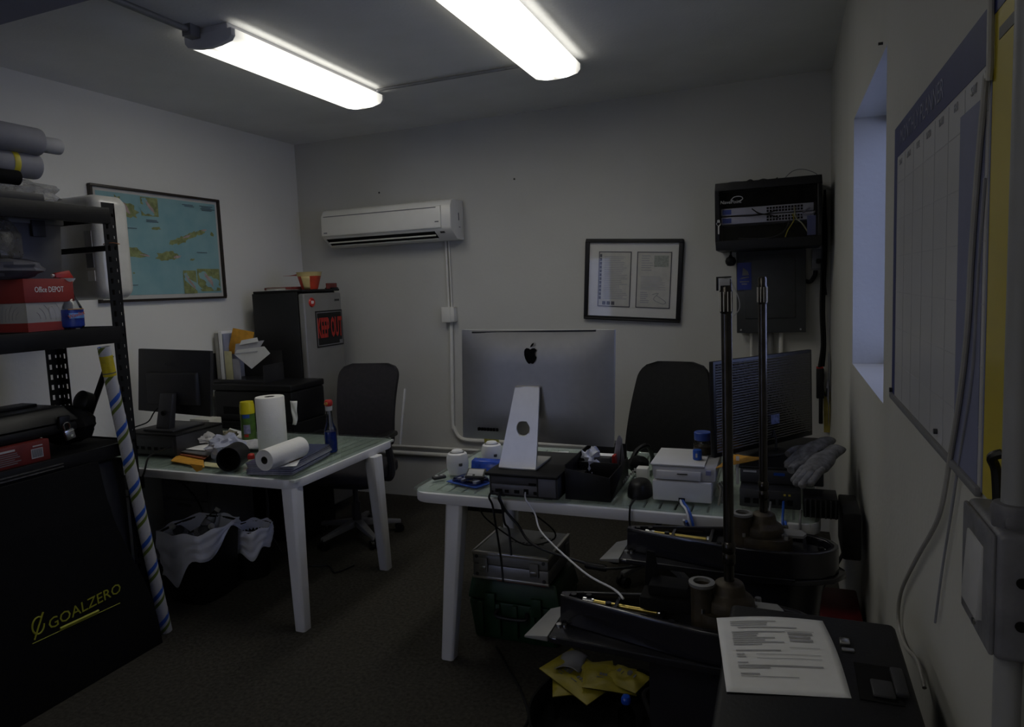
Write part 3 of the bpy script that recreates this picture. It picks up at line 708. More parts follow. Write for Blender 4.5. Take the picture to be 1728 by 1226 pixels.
# ------------------------------------------------------------------ black steel shelving at the left
KX, KXB = -2.86, -3.34
kt = oX(183, 342, KX); KT = kt.z
KY1 = oX(226, 700, KX).y; KY0 = .62
rk = thing('shelving_unit', 'black steel shelving unit with slotted posts along the left edge', 'shelf', ((KX+KXB)/2, (KY0+KY1)/2, 0))
def post(x, y, sx, sy):
    # angle post with a row of teardrop slots in each flange
    W_, T2 = .064, .003; pb = MB(); n = int(KT/.05)
    def strip(fl):
        for i in range(n):
            z0 = i*.05; zs, ze = z0+.016, z0+.040
            if i > n-1: continue
            for (u0, u1, a, b2_) in ((0, W_*.17, z0, z0+.05), (W_*.30, W_*.60, z0, z0+.05), (W_*.80, W_, z0, z0+.05), (W_*.60, W_*.80, z0, zs), (W_*.60, W_*.80, ze, z0+.05), (W_*.17, W_*.30, z0, zs+.005), (W_*.17, W_*.30, ze-.005, z0+.05)):
                if fl == 0: pb.box(*sorted((x-sx*u0, x-sx*u1)), *sorted((y, y-sy*T2)), a, b2_)
                else: pb.box(*sorted((x, x-sx*T2)), *sorted((y-sy*u0, y-sy*u1)), a, b2_)
        for fl_ in (fl,):
            z0 = n*.05
            if fl == 0: pb.box(*sorted((x, x-sx*W_)), *sorted((y, y-sy*T2)), z0, KT)
            else: pb.box(*sorted((x, x-sx*T2)), *sorted((y, y-sy*W_)), z0, KT)
    strip(0); strip(1)
    return pb
for x, sx in ((KX, 1), (KXB, -1)):
    for y, sy in ((KY1, 1), (KY0, -1)):
        obj('post', post(x, y, sx, sy), M_BLACKSTEEL, rk)
def ylev(px, py): return oX(px, py, KX+.002).z
LEV = [(oX(100, 342.5, KX).z, oX(100, 371, KX).z), (oX(100, 557.5, KX).z, oX(100, 588, KX).z), (.985, .925), (.16, .10)]
for zt_, zb_ in LEV:
    obj('shelf_beam', MB().box(KX-.004, KX+.004, KY0, KY1-.03, zb_, zt_).box(KX-.03, KX-.004, KY0, KY1-.03, zb_, zb_+.004), M_BLACKSTEEL, rk, bevel=.001)
    obj('shelf_beam', MB().box(KXB-.004, KXB+.004, KY0, KY1-.03, zb_, zt_), M_BLACKSTEEL, rk, bevel=.001)
    obj('side_beam', MB().box(KXB, KX, KY1-.007, KY1-.003, zb_+.015, zt_), M_BLACKSTEEL, rk)
    obj('shelf_board', MB().box(KXB+.005, KX-.006, KY0, KY1-.035, zt_-.013, zt_-.001), M_BLACKM, rk)
cb = oY(120, 424, KY1).z
obj('cross_brace', MB().box(KXB, KX, KY1-.012, KY1-.008, cb-.013, cb+.013), M_BLACKSTEEL, rk)
q0 = oY(176, 630, KY1-.02); q1 = oY(146, 716, KY1-.02)
dd = (q1-q0).normalized()
obj('diagonal_brace', MB().cyl(q0-dd*.10, q1+dd*.30, .014, n=6), M_BLACKSTEEL, rk)
S1, S2, S3 = LEV[0][0], LEV[1][0], LEV[2][0]
obj('price_rail', MB().box(KX+.004, KX+.012, KY0, 1.93, .944, .949).box(KX+.004, KX+.012, KY0, 1.93, .957, .961), mat('rail_silver', (.35, .33, .28), .3, 1, .3, 60), rk)
tagz = oX(186, 411, KX).z
obj('copper_tie', MB().tube([(KX+.006, KY1+.005, tagz), (KX+.008, KY1-.03, tagz+.004), (KX-.02, KY1-.055, tagz), (KX-.05, KY1-.02, tagz-.004), (KX-.02, KY1+.006, tagz), (KX+.006, KY1+.005, tagz)], .002, n=5), mat('copper', (.55, .22, .10), .35, 1), rk)

# top shelf: rolled plans
def roll(name, p0, p1, r, m, label, cat, group=None, core=None, band=None):
    t = thing(name, label, cat, ((p0[0]+p1[0])/2, (p0[1]+p1[1])/2, min(p0[2], p1[2])-r), 0, group)
    A, L = axis_frame(p0, p1)
    pr = [(r*.62, .05), (r*.62, 0), (r*.97, 0), (r, .01), (r*1.01, L*.3), (r*.985, L*.6), (r, L-.01), (r*.97, L), (r*.62, L), (r*.62, L-.05)]
    mb = MB(); mb.lathe(pr, 26, A, cap=False); obj('sheet_roll', mb, m, t)
    if core: obj('core_end', MB().lathe([(0, L+.012), (r*.45, L+.012), (r*.58, L+.004), (r*.60, L-.05)], 20, A), core, t)
    if band is not None:
        obj('band', MB().lathe([(r*1.012, band), (r*1.03, band+.003), (r*1.03, band+.022), (r*1.012, band+.025)], 26, A, cap=False), M_YEL, t)
    return t
Y0r = 1.72
def rp(px, py, X): return oX(px, py, X)
RG = 'rolled plans on the top shelf'
M_ROLL = mat('plan_paper', (.25, .25, .28), .7, 0, .12, 9, .4, 8)
xr_ = -3.12
T0 = LEV[0][0]
e1 = oX(64, 240, -2.98); e2 = oX(100, 248, -3.10); e3 = oX(60, 281, -3.02)
roll('plan_roll', (e1.x, .75, e1.z+.015), tuple(e1), .058, M_ROLL, 'thick grey paper roll, topmost of the rolls on the top shelf', 'paper roll', RG)
roll('plan_roll', (e2.x, .80, e2.z-.02), tuple(e2), .036, mat('plan_white', (.38, .38, .40), .7, 0, .08, 9), 'thin white paper roll with black plugged end reaching furthest right', 'paper roll', RG, core=M_BLACK)
roll('plan_roll', (e3.x, .78, e3.z), tuple(e3), .056, M_ROLL, 'grey paper roll with yellow band, lowest roll on top shelf', 'paper roll', RG, band=(e3.y-.78)-.12)
e4 = oX(30, 300, -2.93)
single('dark_tube', MB().cyl((-2.93, .70, e4.z-.005), tuple(e4), .03, n=20), M_BLACKM, 'black tube beneath the paper rolls on the top shelf', 'tube')
bz = e3.z-.058
pb0 = oX(62, 300, -3.05)
single('clear_pouch', MB().blob((-3.02, pb0.y-.10, T0+(bz-T0)*.45), (.09, .13, (bz-T0)*.5), 12, .2, 4), film_mat('clear_film', (.45, .45, .45), .45, .2), 'crumpled clear plastic pouch under the paper rolls', 'bag')
single('flat_carton', MB().box(-3.30, -2.885, .75, oX(70, 325, -2.9).y, T0+.001, T0+.035), M_DGREY, 'flat dark board lying on the top shelf under the rolls', 'board', bevel=.003)
# white plastic-wrapped cabinet fixed to the left wall behind the shelving
wy = 2.40
bx1 = oY(217, 420, wy+.17).x; bzt = oY(150, 326, wy).z; bzb = oY(212, 503, wy).z
wr = thing('wrapped_cabinet', 'white plastic-wrapped cabinet fixed to the left wall behind the shelving unit', 'wrapped cabinet', ((XL+bx1)/2, wy, bzb))
def rrect(x0, x1, z0, z1, r, n=6):
    out = []
    for cx, cz, a0 in ((x1-r, z1-r, 0), (x0+r, z1-r, PI/2), (x0+r, z0+r, PI), (x1-r, z0+r, 1.5*PI)):
        for i in range(n+1):
            a = a0+PI/2*i/n; out.append((cx+r*math.cos(a), cz+r*math.sin(a)))
    return out
M_WRAP = mat('shrink_wrap', (.60, .59, .55), .3, 0, .08, 10, .9, 16, coat=.4)
rings = []
for yy, ins in ((wy, .035), (wy+.010, .012), (wy+.035, 0), (wy+.16, 0), (wy+.185, .012), (wy+.195, .035)):
    rings.append([(x, yy, z) for x, z in rrect(XL+.001, bx1-ins, bzb+ins, bzt-ins, .05)])
obj('wrapped_body', MB().loft(rings), M_WRAP, wr, angle=60)
lz = oY(212, 435, wy).z
for k, (dz, hh, m_) in enumerate(((.0, .07, M_GREY), (-.075, .05, M_PAPER), (.10, .09, M_LGREY))):
    obj('sticker', MB().box(bx1-.085, bx1-.036, wy-.003, wy+.004, lz+dz-hh/2, lz+dz+hh/2), m_, wr)

# second shelf: paper carton, spray bottle, jug, folded things, grey bin
B2 = LEV[1][0]
B2f = S2
bc0 = oX(165, 553, KX-.03)
cy1 = oX(128, 556, KX-.06).y; cy0 = oX(45, 560, KX-.06).y
ctop = oX(70, 470, KX-.06).z
M_CWHITE = mat('carton_white', (.40, .40, .39), .7, 0, .06, 15)
M_CRED = mat('carton_red', (.27, .02, .014), .6, 0, .1, 15)
pc = thing('paper_carton', 'red and white office paper carton on the middle shelf', 'carton', (KX-.2, (cy0+cy1)/2, S2))
cx1, cx0 = KX-.055, KX-.34
obj('carton_body', MB().box(cx0, cx1, cy0+.005, cy1-.005, S2, ctop-.09), M_CWHITE, pc, bevel=.002)
ld = obj('carton_lid', MB().box(cx0-.006, cx1+.006, cy0-.001, cy1+.001, ctop-.10, ctop), M_CRED, pc, bevel=.003)
obj('red_foot_band', MB().box(cx0-.001, cx1+.001, cy0+.004, cy1-.004, S2+.001, S2+.038), M_CRED, pc)
text('lettering', 'Office DEPOT', .034, M_PAPER, ld, face_M((cx1+.0068, cy0+.105, ctop-.047), (0, 1, 0), (0, 0, 1)), sx=.62)
sw = MB(); rs = random.Random(2)
for k in range(6):
    r0 = .03+k*.022
    sw.tube([(cx1+.0006, cy0+.03+r0*math.cos(a), S2+.055+r0*1.0*math.sin(a)) for a in [(-.1+.16*i) for i in range(8)] if S2+.055+r0*math.sin(a) < ctop-.105], .0011, n=4)
obj('swirl_print', sw, M_GINK, pc)
obj('grey_panel_print', MB().box(cx1, cx1+.0012, cy0+.10, cy0+.155, S2+.055, S2+.10), M_LGREY, pc)
pf_ = MB()
for k in range(5):
    r0 = .03+k*.022
    pf_.tube([(cx1-.04-r0*math.cos(a), cy0+.0042, S2+.055+r0*math.sin(a)) for a in [(-.1+.2*i) for i in range(8)] if S2+.055+r0*math.sin(a) < ctop-.105], .0011, n=4)
obj('side_swirl_print', pf_, M_GINK, pc)

def spray_bottle(loc, h, label, liquid, fill, capm, trig=True, lab=None, r=.042, sxy=(1, .72), rz=0):
    t = thing('spray_bottle', label, 'bottle', M=tr(loc) @ Matrix.Rotation(rz, 4, 'Z') )
    S = Matrix.Diagonal((sxy[0], sxy[1], 1, 1))
    hb = h*.78
    pr = [(r*.9, .001), (r, .01), (r, hb*.42), (r*.92, hb*.5), (r*.55, hb*.72), (r*.36, hb*.9), (r*.36, hb)]
    obj('bottle_body', MB().lathe(pr, 24, S), M_CLEAR, t, world=False)
    pl = [(0, .004), (r*.87, .004), (r*.95, .012), (r*.95, hb*.42*fill), (0, hb*.42*fill)]
    obj('liquid', MB().lathe(pl, 24, S), liquid, t, world=False)
    return t, hb
M_WBLUE = mat('window_cleaner_blue', (.01, .05, .33), .15, 0, .1, 10, coat=.3)
sbp = oX(132, 553, KX-.035); sbt = oX(127, 458, KX-.035)
SBH = sbt.z-S2
tS, hb = spray_bottle((KX-.075, sbp.y-.005, S2), SBH, 'clear spray bottle of blue window cleaner with red trigger on middle shelf', M_WBLUE, .8, M_RED, rz=PI/2, r=.058)
obj('wrap_label', MB().lathe([(.0592, hb*.06), (.0598, hb*.08), (.0598, hb*.42), (.0592, hb*.44)], 24, Matrix.Diagonal((1, .735, 1, 1)), cap=False), mat('label_deep_blue', (.008, .03, .24), .35, 0, .3, 25), tS, world=False)
obj('label_band', MB().box(-.034, .034, -.0455, -.0425, hb*.24, hb*.36), mat('label_sky', (.12, .28, .62), .4, 0, .3, 30), tS, world=False)
text('lettering', 'Windex', .024, mat('label_orange', (.6, .13, .04), .4), tS, face_M((0, -.0458, hb*.315), (1, 0, .25), (-.25, 0, 1)), world=False)
obj('label_gold_edge', MB().box(-.036, .036, -.0450, -.042, hb*.435, hb*.452), mat('label_gold', (.55, .28, .05), .4), tS, world=False)
obj('neck_collar', MB().lathe([(.022, hb-.03), (.020, hb), (.024, hb+.008), (.036, hb+.026), (.014, hb+.028)], 18), M_WHITE, tS, world=False)
tg = MB(); zc = hb+.028
tg.hexa([(-.05, -.012, zc+.002), (.028, -.014, zc), (.028, .014, zc), (-.05, .012, zc+.002)], [(-.052, -.009, zc+.022), (.012, -.012, zc+.034), (.012, .012, zc+.034), (-.052, .009, zc+.022)])
obj('trigger_head', tg, M_RED, tS, world=False, bevel=.003)
obj('trigger', MB().tube([(-.022, 0, zc+.004), (-.030, 0, zc-.016), (-.026, 0, zc-.034), (-.032, 0, zc-.044)], .005, n=8), M_RED, tS, world=False)
obj('nozzle', MB().cyl((-.052, 0, zc+.012), (-.062, 0, zc+.012), .007), M_WHITE, tS, world=False)

jz = S2
jt = thing('plastic_jug', 'dim clear plastic jug at the left end of the middle shelf', 'jug', (-3.0, 1.66, ctop))
zj = oX(20, 385, -2.98).z
single('folded_clothes', MB().blob((KX-.16, cy0+.0, ctop+.045), (.13, .14, .045), 12, .1, 8), mat('folded_grey', (.10, .10, .12), .8, 0, .4, 14), 'folded grey cloth lying on the red paper carton', 'cloth')
jp = oX(45, 430, KX-.16)
obj('jug_body', MB().lathe([(.07, 0), (.078, .01), (.078, .10), (.055, .15), (.03, .17), (.03, .185)], 22, tr(KX-.18, cy0-.005, ctop+.088), sq=.4), film_mat('jug_film', (.20, .19, .17), .6, .3), jt)
obj('jug_cap', MB().lathe([(.032, 0), (.034, .004), (.034, .022), (0, .024)], 20, tr(KX-.18, cy0-.005, ctop+.272)), M_BLACK, jt)
gb0 = oX(95, 540, -3.2)
gt = thing('storage_bin', 'translucent grey storage bin standing at the back of middle shelf', 'bin', (-3.2, 2.1, S2))
gy0, gy1 = 2.0, KY1-.06
gzt = oX(120, 380, -3.2).z
obj('bin_body', MB().hexa([(-3.31, gy0+.02, S2), (KX-.30, gy0+.02, S2), (KX-.30, gy1-.02, S2), (-3.31, gy1-.02, S2)], [(-3.32, gy0, gzt), (KX-.28, gy0, gzt), (KX-.28, gy1, gzt), (-3.32, gy1, gzt)]), mat('bin_grey', (.11, .11, .12), .4, 0, .1, 8), gt, bevel=.008)
obj('bin_rim', MB().box(-3.328, KX-.272, gy0-.008, gy1+.008, gzt-.012, gzt+.01), mat('bin_rim_grey', (.16, .16, .17), .4), gt, bevel=.004)
obj('bin_latch', MB().box(KX-.275, KX-.262, (gy0+gy1)/2-.03, (gy0+gy1)/2+.03, gzt-.07, gzt+.004), M_DGREY, gt, bevel=.003)

# third shelf: black tool case with a silver padlock, red battery carton, black parts
S3f = S3
tc0 = oX(138, 700, KX-.05).y
tz1 = oX(100, 684, KX-.10).z
tcs = thing('tool_box', 'big black tool box with silver padlock on the lower shelf', 'tool box', (KX-.25, 1.7, S3+.085))
tb0 = S3+.09
obj('box_base', MB().box(KX-.42, KX-.05, 1.05, tc0-.02, tb0, tz1-.07), M_BLACK, tcs, bevel=.014)
obj('box_lid', MB().hexa([(KX-.425, 1.04, tz1-.068), (KX-.045, 1.04, tz1-.068), (KX-.045, tc0-.01, tz1-.068), (KX-.425, tc0-.01, tz1-.068)], [(KX-.40, 1.07, tz1), (KX-.09, 1.07, tz1), (KX-.09, tc0-.05, tz1), (KX-.40, tc0-.05, tz1)]), M_BLACK, tcs, bevel=.010)
obj('lid_rib', MB().box(KX-.30, KX-.20, 1.1, tc0-.09, tz1-.002, tz1+.012), M_BLACK, tcs, bevel=.004)
pl_ = oX(115, 728, KX-.03)
obj('hasp', MB().box(KX-.052, KX-.036, pl_.y-.028, pl_.y+.02, pl_.z+.015, pl_.z+.07), M_BLACK, tcs, bevel=.004)
pk_ = thing('padlock', 'silver padlock hanging on the black tool box', 'padlock', (KX-.03, pl_.y, pl_.z))
Rp = tr(KX-.028, pl_.y, pl_.z) @ rot(math.radians(12), 0, 0)
obj('lock_body', MB().bc((0, 0, -.012), (.016, .042, .044), Rp), M_STEEL, pk_, bevel=.003)
obj('lock_line', MB().bc((.0078, 0, .002), (.002, .043, .003), Rp).cyl((.008, .004, -.018), (.0092, .004, -.018), .006, n=12, M=Rp), M_CHROME, pk_)
obj('shackle', MB().tube([(0, -.013, .008), (0, -.013, .03), (0, -.008, .04), (0, .008, .04), (0, .013, .03), (0, .013, .008)], .003, n=8, M=Rp), M_CHROME, pk_)
rbx = thing('battery_carton', 'dark red carton with printed label under the black tool box', 'carton', (KX-.2, 1.5, S3))
ry1 = oX(88, 790, KX-.02).y
obj('carton_body', MB().box(KX-.36, KX-.02, 1.12, ry1, S3, S3+.088), mat('battery_red', (.13, .012, .010), .5, 0, .2, 15), rbx, bevel=.003)
Ml = face_M((KX-.0195, ry1, S3), (0, 1, 0), (0, 0, 1))
pr_ = MB(); rr = random.Random(9); lines(pr_, -.215, -.12, .012, .062, 6, rr, Ml, .4, .3); obj('small_print', pr_, M_GREY, rbx)
obj('heading_print', MB().box(-.215, -.14, .066, .074, 0, .0005, Ml).box(-.07, -.03, .066, .071, 0, .0005, Ml), M_LGREY, rbx)
bcd = MB()
for i in range(12): bcd.box(-.075+i*.0036, -.075+i*.0036+.0018, .022, .055, .0005, .0009, Ml)
obj('barcode_patch', MB().box(-.078, -.03, .018, .058, 0, .0005, Ml), M_LGREY, rbx); obj('barcode', bcd, M_DGREY, rbx)
gp = oX(172, 728, KX-.08)
bk = thing('black_bag', 'dark lumpy camera bag at the right end of the lower shelf', 'bag', (KX-.2, gp.y, S3))
obj('bag_body', MB().blob((KX-.20, KY1-.19, S3+.10), (.15, .10, .088), 14, .06, 21), M_BLACKM, bk)
obj('round_lid', MB().lathe([(.03, -.03), (.045, -.02), (.048, .02), (.03, .03), (0, .032)], 20, tr(KX-.12, KY1-.15, S3+.20)@rot(1.2, 0, 0)), M_BLACK, bk)

single('storage_box', MB().box(KXB+.03, KX-.035, 1.15, KY1-.05, LEV[3][0]+.001, .905), mat('box_charcoal', (.022, .022, .023), .7, 0, .2, 10), 'charcoal storage box in the lowest bay behind the fabric cover', 'box', bevel=.008)
# black fabric cover hanging in front of the lowest bay
GX = -2.772
cv = thing('fabric_cover', 'black fabric cover with yellow-green printed name below the shelves', 'cover', (GX, 1.4, 0))
def gy(z): return 2.262-.22*z+.02*math.sin(z*7)
def gsurf(u, v):
    z = v*.935; yy = .55+(gy(z)-.55)*u
    x = GX-.045*(v**1.5)+.006*math.sin(yy*9+z*5)*v*(1-u)*1.2+.010*math.sin(u*3.1)*math.sin(v*3.1)
    if v > .74 and v < .80: x += .004
    return (x, yy, z+.001)
fcv = MB(); nu, nv = 40, 26
fcv.sheet(gsurf, nu, nv)
def gback(u, v):
    p = gsurf(1-u, v); return (min(p[0]-.012-.03*math.sin(PI*v)*math.sin(PI*min(1, (1-u)*1.02)), p[0]-.006), p[1], p[2])
fcv.sheet(gback, nu, nv)
# close the rims
front = [gsurf(i/nu, 1) for i in range(nu+1)]; back = [gback(1-i/nu, 1) for i in range(nu+1)]
fcv.add(front+back, [(i, i+1, nu+2+i, nu+1+i) for i in range(nu)])
fr_ = [gsurf(1, j/nv) for j in range(nv+1)]; bk_ = [gback(0, j/nv) for j in range(nv+1)]
fcv.add(fr_+bk_, [(j, j+1, nv+2+j, nv+1+j) for j in range(nv)])
obj('cloth', fcv, mat('cover_black', (.0018, .0018, .0026), .8, 0, .3, 30, .25, 220, spec=.2), cv, angle=60)
M_LIME = mat('print_lime', (.30, .30, .02), .6, 0, .1, 20)
g1 = oX(58, 1062, GX); g2 = oX(200, 1002, GX)
gmid = oX(145, 1021, GX)
sy_ = 1.0
def gx(y, z):
    v = z/.935; u = (y-.55)/(gy(z)-.55)
    return gsurf(u, v)[0]
lw = oX(198, 1000, GX).y-oX(92, 1042, GX).y
xs = max(gx(oX(x_, y_, GX).y, oX(x_, y_, GX).z) for x_, y_ in ((60, 1060), (100, 1040), (150, 1020), (200, 1000)))+.002
tilt = 0
gl_ = oX(145, 1022, GX)
for s_, c_ in (('GOAL', -.27), ('ZERO', .27)): pass
text('lettering', 'GOAL ZERO'.replace(' ', ''), .064, M_LIME, cv, face_M((xs, gl_.y+.004, gl_.z), (0, 1, .05), (0, -.05, 1)), sx=.98)
lo = oX(65, 1055, GX)
obj('ring_logo', MB().tube([(xs, lo.y+.023*math.cos(a_), lo.z+.034*math.sin(a_)) for a_ in [.9+5.3*i/16 for i in range(17)]], .0035, n=6).tube([(xs, lo.y-.02, lo.z-.05), (xs, lo.y+.024, lo.z+.045)], .0035, n=6, smooth=False), M_LIME, cv)
u0_ = oX(55, 1086, GX); u1_ = oX(203, 1017, GX)
um = oX(135, 1043, GX)
obj('tagline_print', MB().tube([(xs, u0_.y, u0_.z), (xs, u1_.y, u1_.z)], .0016, n=5, smooth=False).tube([(xs, oX(102, 1062, GX).y, oX(102, 1062, GX).z+.004), (xs, oX(167, 1033, GX).y, oX(167, 1033, GX).z+.008)], .006, n=5, smooth=False), M_LIME, cv)

# striped tube leaning on the shelving
def stripe_mat():
    mt = bpy.data.materials.new('striped_wrap'); mt.use_nodes = True
    nt = mt.node_tree; b = nt.nodes['Principled BSDF']; b.inputs['Roughness'].default_value = .55
    tc = nt.nodes.new('ShaderNodeTexCoord'); sx = nt.nodes.new('ShaderNodeSeparateXYZ'); nt.links.new(tc.outputs['Object'], sx.inputs[0])
    def M_(op, a, b_=None):
        n = nt.nodes.new('ShaderNodeMath'); n.operation = op
        for i, v in enumerate((a, b_)):
            if v is None: continue
            if isinstance(v, (int, float)): n.inputs[i].default_value = v
            else: nt.links.new(v, n.inputs[i])
        return n.outputs[0]
    ang = M_('DIVIDE', M_('ARCTAN2', sx.outputs[1], sx.outputs[0]), 2*PI)
    pitch = .142
    ph = M_('FRACT', M_('SUBTRACT', M_('DIVIDE', sx.outputs[2], pitch), ang))
    rp = nt.nodes.new('ShaderNodeValToRGB'); rp.color_ramp.interpolation = 'CONSTANT'
    W = (.46, .46, .48, 1); Bl = (.02, .09, .45, 1); G = (.10, .14, .015, 1)
    els = rp.color_ramp.elements
    els[0].position = 0; els[0].color = W; els[1].position = .25; els[1].color = G
    for p, c in ((.385, W), (.505, Bl), (.68, W)):
        e_ = els.new(p); e_.color = c
    nt.links.new(ph, rp.inputs[0]); nt.links.new(rp.outputs[0], b.inputs['Base Color'])
    return mt
tb = oZ(281, 1064, .004); tt = oX(175, 585, -2.82)
A, L = axis_frame(tb, tt)
st = thing('striped_tube', 'white tube with blue and green spiral stripes leaning on the shelving', 'tube', M=A)
obj('tube_wrap', MB().lathe([(.022, .012), (.022, 0), (.0265, 0), (.0265, L), (.022, L), (.022, L-.012), (.0, L-.012)], 24, cap=False), stripe_mat(), st, world=False)
def L_at(py):  # length along the tube for an image row
    best = min(range(0, 400), key=lambda i: abs(_row(A @ Vector((0, 0, L*i/399)))-py)); return L*best/399
def _row(p):
    q = p-Vector((0, 0, H)); return 593.5+FPX*q.dot(_d)/q.dot(_f)
la, lb_ = L_at(634), L_at(600)
ylab = obj('yellow_label', MB().lathe([(.0267, la), (.0272, la+.003), (.0272, lb_-.003), (.0267, lb_)], 24, cap=False), mat('tape_yellow', (.50, .40, .01), .5, 0, .2, 30), st, world=False)
pp = MB()
for k in range(4): pp.box(-.018, .018, -.0328, -.0315, la+.01+k*.018, la+.014+k*.018)
obj('label_print', MB().lathe([(.0273, la+.012), (.0275, la+.013), (.0275, la+.016), (.0273, la+.017)], 24, cap=False), M_INK, ylab, world=False)
ws = MB()
for k in range(9):
    zz = .10+k*.142
    for a_ in (-1.9, .2, 2.3):
        for q in range(4):
            aa = a_+q*.22; ws.bc((0, 0, 0), (.001, .0035, .011), tr(.0268*math.cos(aa), .0268*math.sin(aa), zz+.008*q) @ rot(0, 0, aa) @ rot(-.6, 0, 0))
fin(obj('script_print', ws, M_GINK, st, world=False), kind='stuff')
# ------------------------------------------------------------------ the two slatted tables
M_TW = mat('table_white', (.68, .68, .70), .4, 0, .04, 8)
M_TSLAT = mat('slat_white', (.62, .64, .61), .5, 0, .05, 9)
M_TGLASS = glass_mat('green_table_glass', (.93, .975, .955), .015, .55)
TZ = .760
def rr2(x0, x1, y0, y1, r, n=7):
    out = []
    for cx, cy, a0 in ((x1-r, y1-r, 0), (x0+r, y1-r, PI/2), (x0+r, y0+r, PI), (x1-r, y0+r, 1.5*PI)):
        for i in range(n+1):
            a = a0+PI/2*i/n; out.append((cx+r*math.cos(a), cy+r*math.sin(a)))
    return out
def table(x0, x1, y0, y1, label, legs, pitch=.0605):
    t = thing('slatted_table', label, 'table', ((x0+x1)/2, (y0+y1)/2, 0), 0, 'white slatted tables with glass tops')
    zt, zb = .752, .708
    o = rr2(x0, x1, y0, y1, .085); i_ = rr2(x0+.05, x1-.05, y0+.05, y1-.05, .05); n = len(o)
    vs = [(x, y, zb) for x, y in o]+[(x, y, zt) for x, y in o]+[(x, y, zb) for x, y in i_]+[(x, y, zt) for x, y in i_]
    fs = []
    for k in range(n):
        j = (k+1) % n
        fs += [(k, j, n+j, n+k), (n+k, n+j, 3*n+j, 3*n+k), (3*n+k, 3*n+j, 2*n+j, 2*n+k), (2*n+k, 2*n+j, j, k)]
    obj('table_rim', MB().add(vs, fs), M_TW, t, bevel=.005)
    # slats run front to back between the rims
    sl = None; x = x0+.052; k = 0
    while x < x1-.052:
        wd = min(pitch-.009, x1-.052-x)
        if sl is None:
            sl = obj('slat', MB().box(0, pitch-.009, y0+.015, y1-.015, zt-.014, zt-.0005, tr(x, 0, 0)), M_TSLAT, t, bevel=.002)
            base = x
        else: share(sl, t, tr(x-base, 0, 0) @ sl.matrix_basis)
        x += pitch
    obj('support_rail', MB().box(x0+.03, x1-.03, y0+.25, y0+.29, zb, zt-.014).box(x0+.03, x1-.03, y1-.29, y1-.25, zb, zt-.014), M_TW, t)
    gl = rr2(x0-.008, x1-.006, y0+.012, y1-.005, .05)
    obj('glass_top', MB().prism(gl, zt+.001, TZ), M_TGLASS, t, bevel=.0015)
    for (bx, by, tx, ty) in legs:
        a, b = .041, .030
        rb_ = [(bx+b*q, by+b*w_, 0) for q, w_ in ((-1, -.7), (-.7, -1), (.7, -1), (1, -.7), (1, .7), (.7, 1), (-.7, 1), (-1, .7))]
        rt_ = [(tx+a*q, ty+a*w_, zb+.002) for q, w_ in ((-1, -.7), (-.7, -1), (.7, -1), (1, -.7), (1, .7), (.7, 1), (-.7, 1), (-1, .7))]
        obj('leg', MB().loft([rb_, rt_]), M_TW, t, bevel=.003)
    return t
LTX0, LTX1, LTY0, LTY1 = -3.665, -2.165, 2.545, 3.47
RTX0, RTX1, RTY0, RTY1 = -1.53, .12, 2.54, 3.45
table(LTX0, LTX1, LTY0, LTY1, 'white slatted table at left holding paper towels and magazines',
      [(-2.195, 2.575, -2.222, 2.60), (-2.195, 3.325, -2.165, 3.22), (-3.60, 2.585, -3.585, 2.62), (-3.60, 3.40, -3.585, 3.36)])
table(RTX0, RTX1, RTY0, RTY1, 'white slatted table at right holding the big silver computer',
      [(-1.388, 2.565, -1.325, 2.59), (-1.40, 3.36, -1.385, 3.34), (.065, 2.60, .05, 2.62), (.065, 3.36, .05, 3.34)])

# ------------------------------------------------------------------ left table: computer, monitor
M_SCRB = mat('monitor_back', (.013, .013, .015), .5, 0, .15, 12)
b0 = oZ(300, 770, TZ); BXR, BYF = -3.135, 2.76
dc = thing('desktop_computer', 'black desktop computer lying flat under the left monitor', 'computer', (-3.32, 2.92, TZ))
obj('case', MB().box(-3.52, BXR, BYF, 3.10, TZ+.006, TZ+.118), M_DGREY, dc, bevel=.004)
obj('case_top', MB().box(-3.525, BXR+.004, BYF-.004, 3.104, TZ+.119, TZ+.128), M_BLACK, dc, bevel=.003)
obj('rear_panel', MB().box(-3.50, BXR-.02, BYF-.005, BYF+.002, TZ+.02, TZ+.10), M_DGREY, dc, bevel=.002)
pt = MB()
for i in range(5): pt.box(-3.45+i*.05, -3.425+i*.05, BYF-.008, BYF-.004, TZ+.035, TZ+.052)
obj('port', pt, M_BLACKM, dc)
obj('foot', MB().box(-3.50, -3.46, BYF+.01, BYF+.05, TZ, TZ+.007).box(-3.20, -3.16, BYF+.01, BYF+.05, TZ, TZ+.007).box(-3.50, -3.46, 3.04, 3.08, TZ, TZ+.007).box(-3.20, -3.16, 3.04, 3.08, TZ, TZ+.007), M_BLACK, dc)
CT = TZ+.128
MY = 2.93
m0 = oY(233, 588, MY); m1 = oY(355, 592, MY); m2 = oY(233, 692, MY); m3 = oY(355, 703, MY)
ml = thing('monitor', 'flat black monitor seen from behind on the left table', 'monitor', ((m0.x+m1.x)/2, MY, CT))
obj('screen_shell', MB().hexa([tuple(m2), tuple(m3), (m3.x, MY+.022, m3.z), (m2.x, MY+.022, m2.z)], [tuple(m0), tuple(m1), (m1.x, MY+.022, m1.z), (m0.x, MY+.022, m0.z)]), M_SCRB, ml, bevel=.004)
mc = (Vector(m0)+Vector(m1)+Vector(m2)+Vector(m3))/4
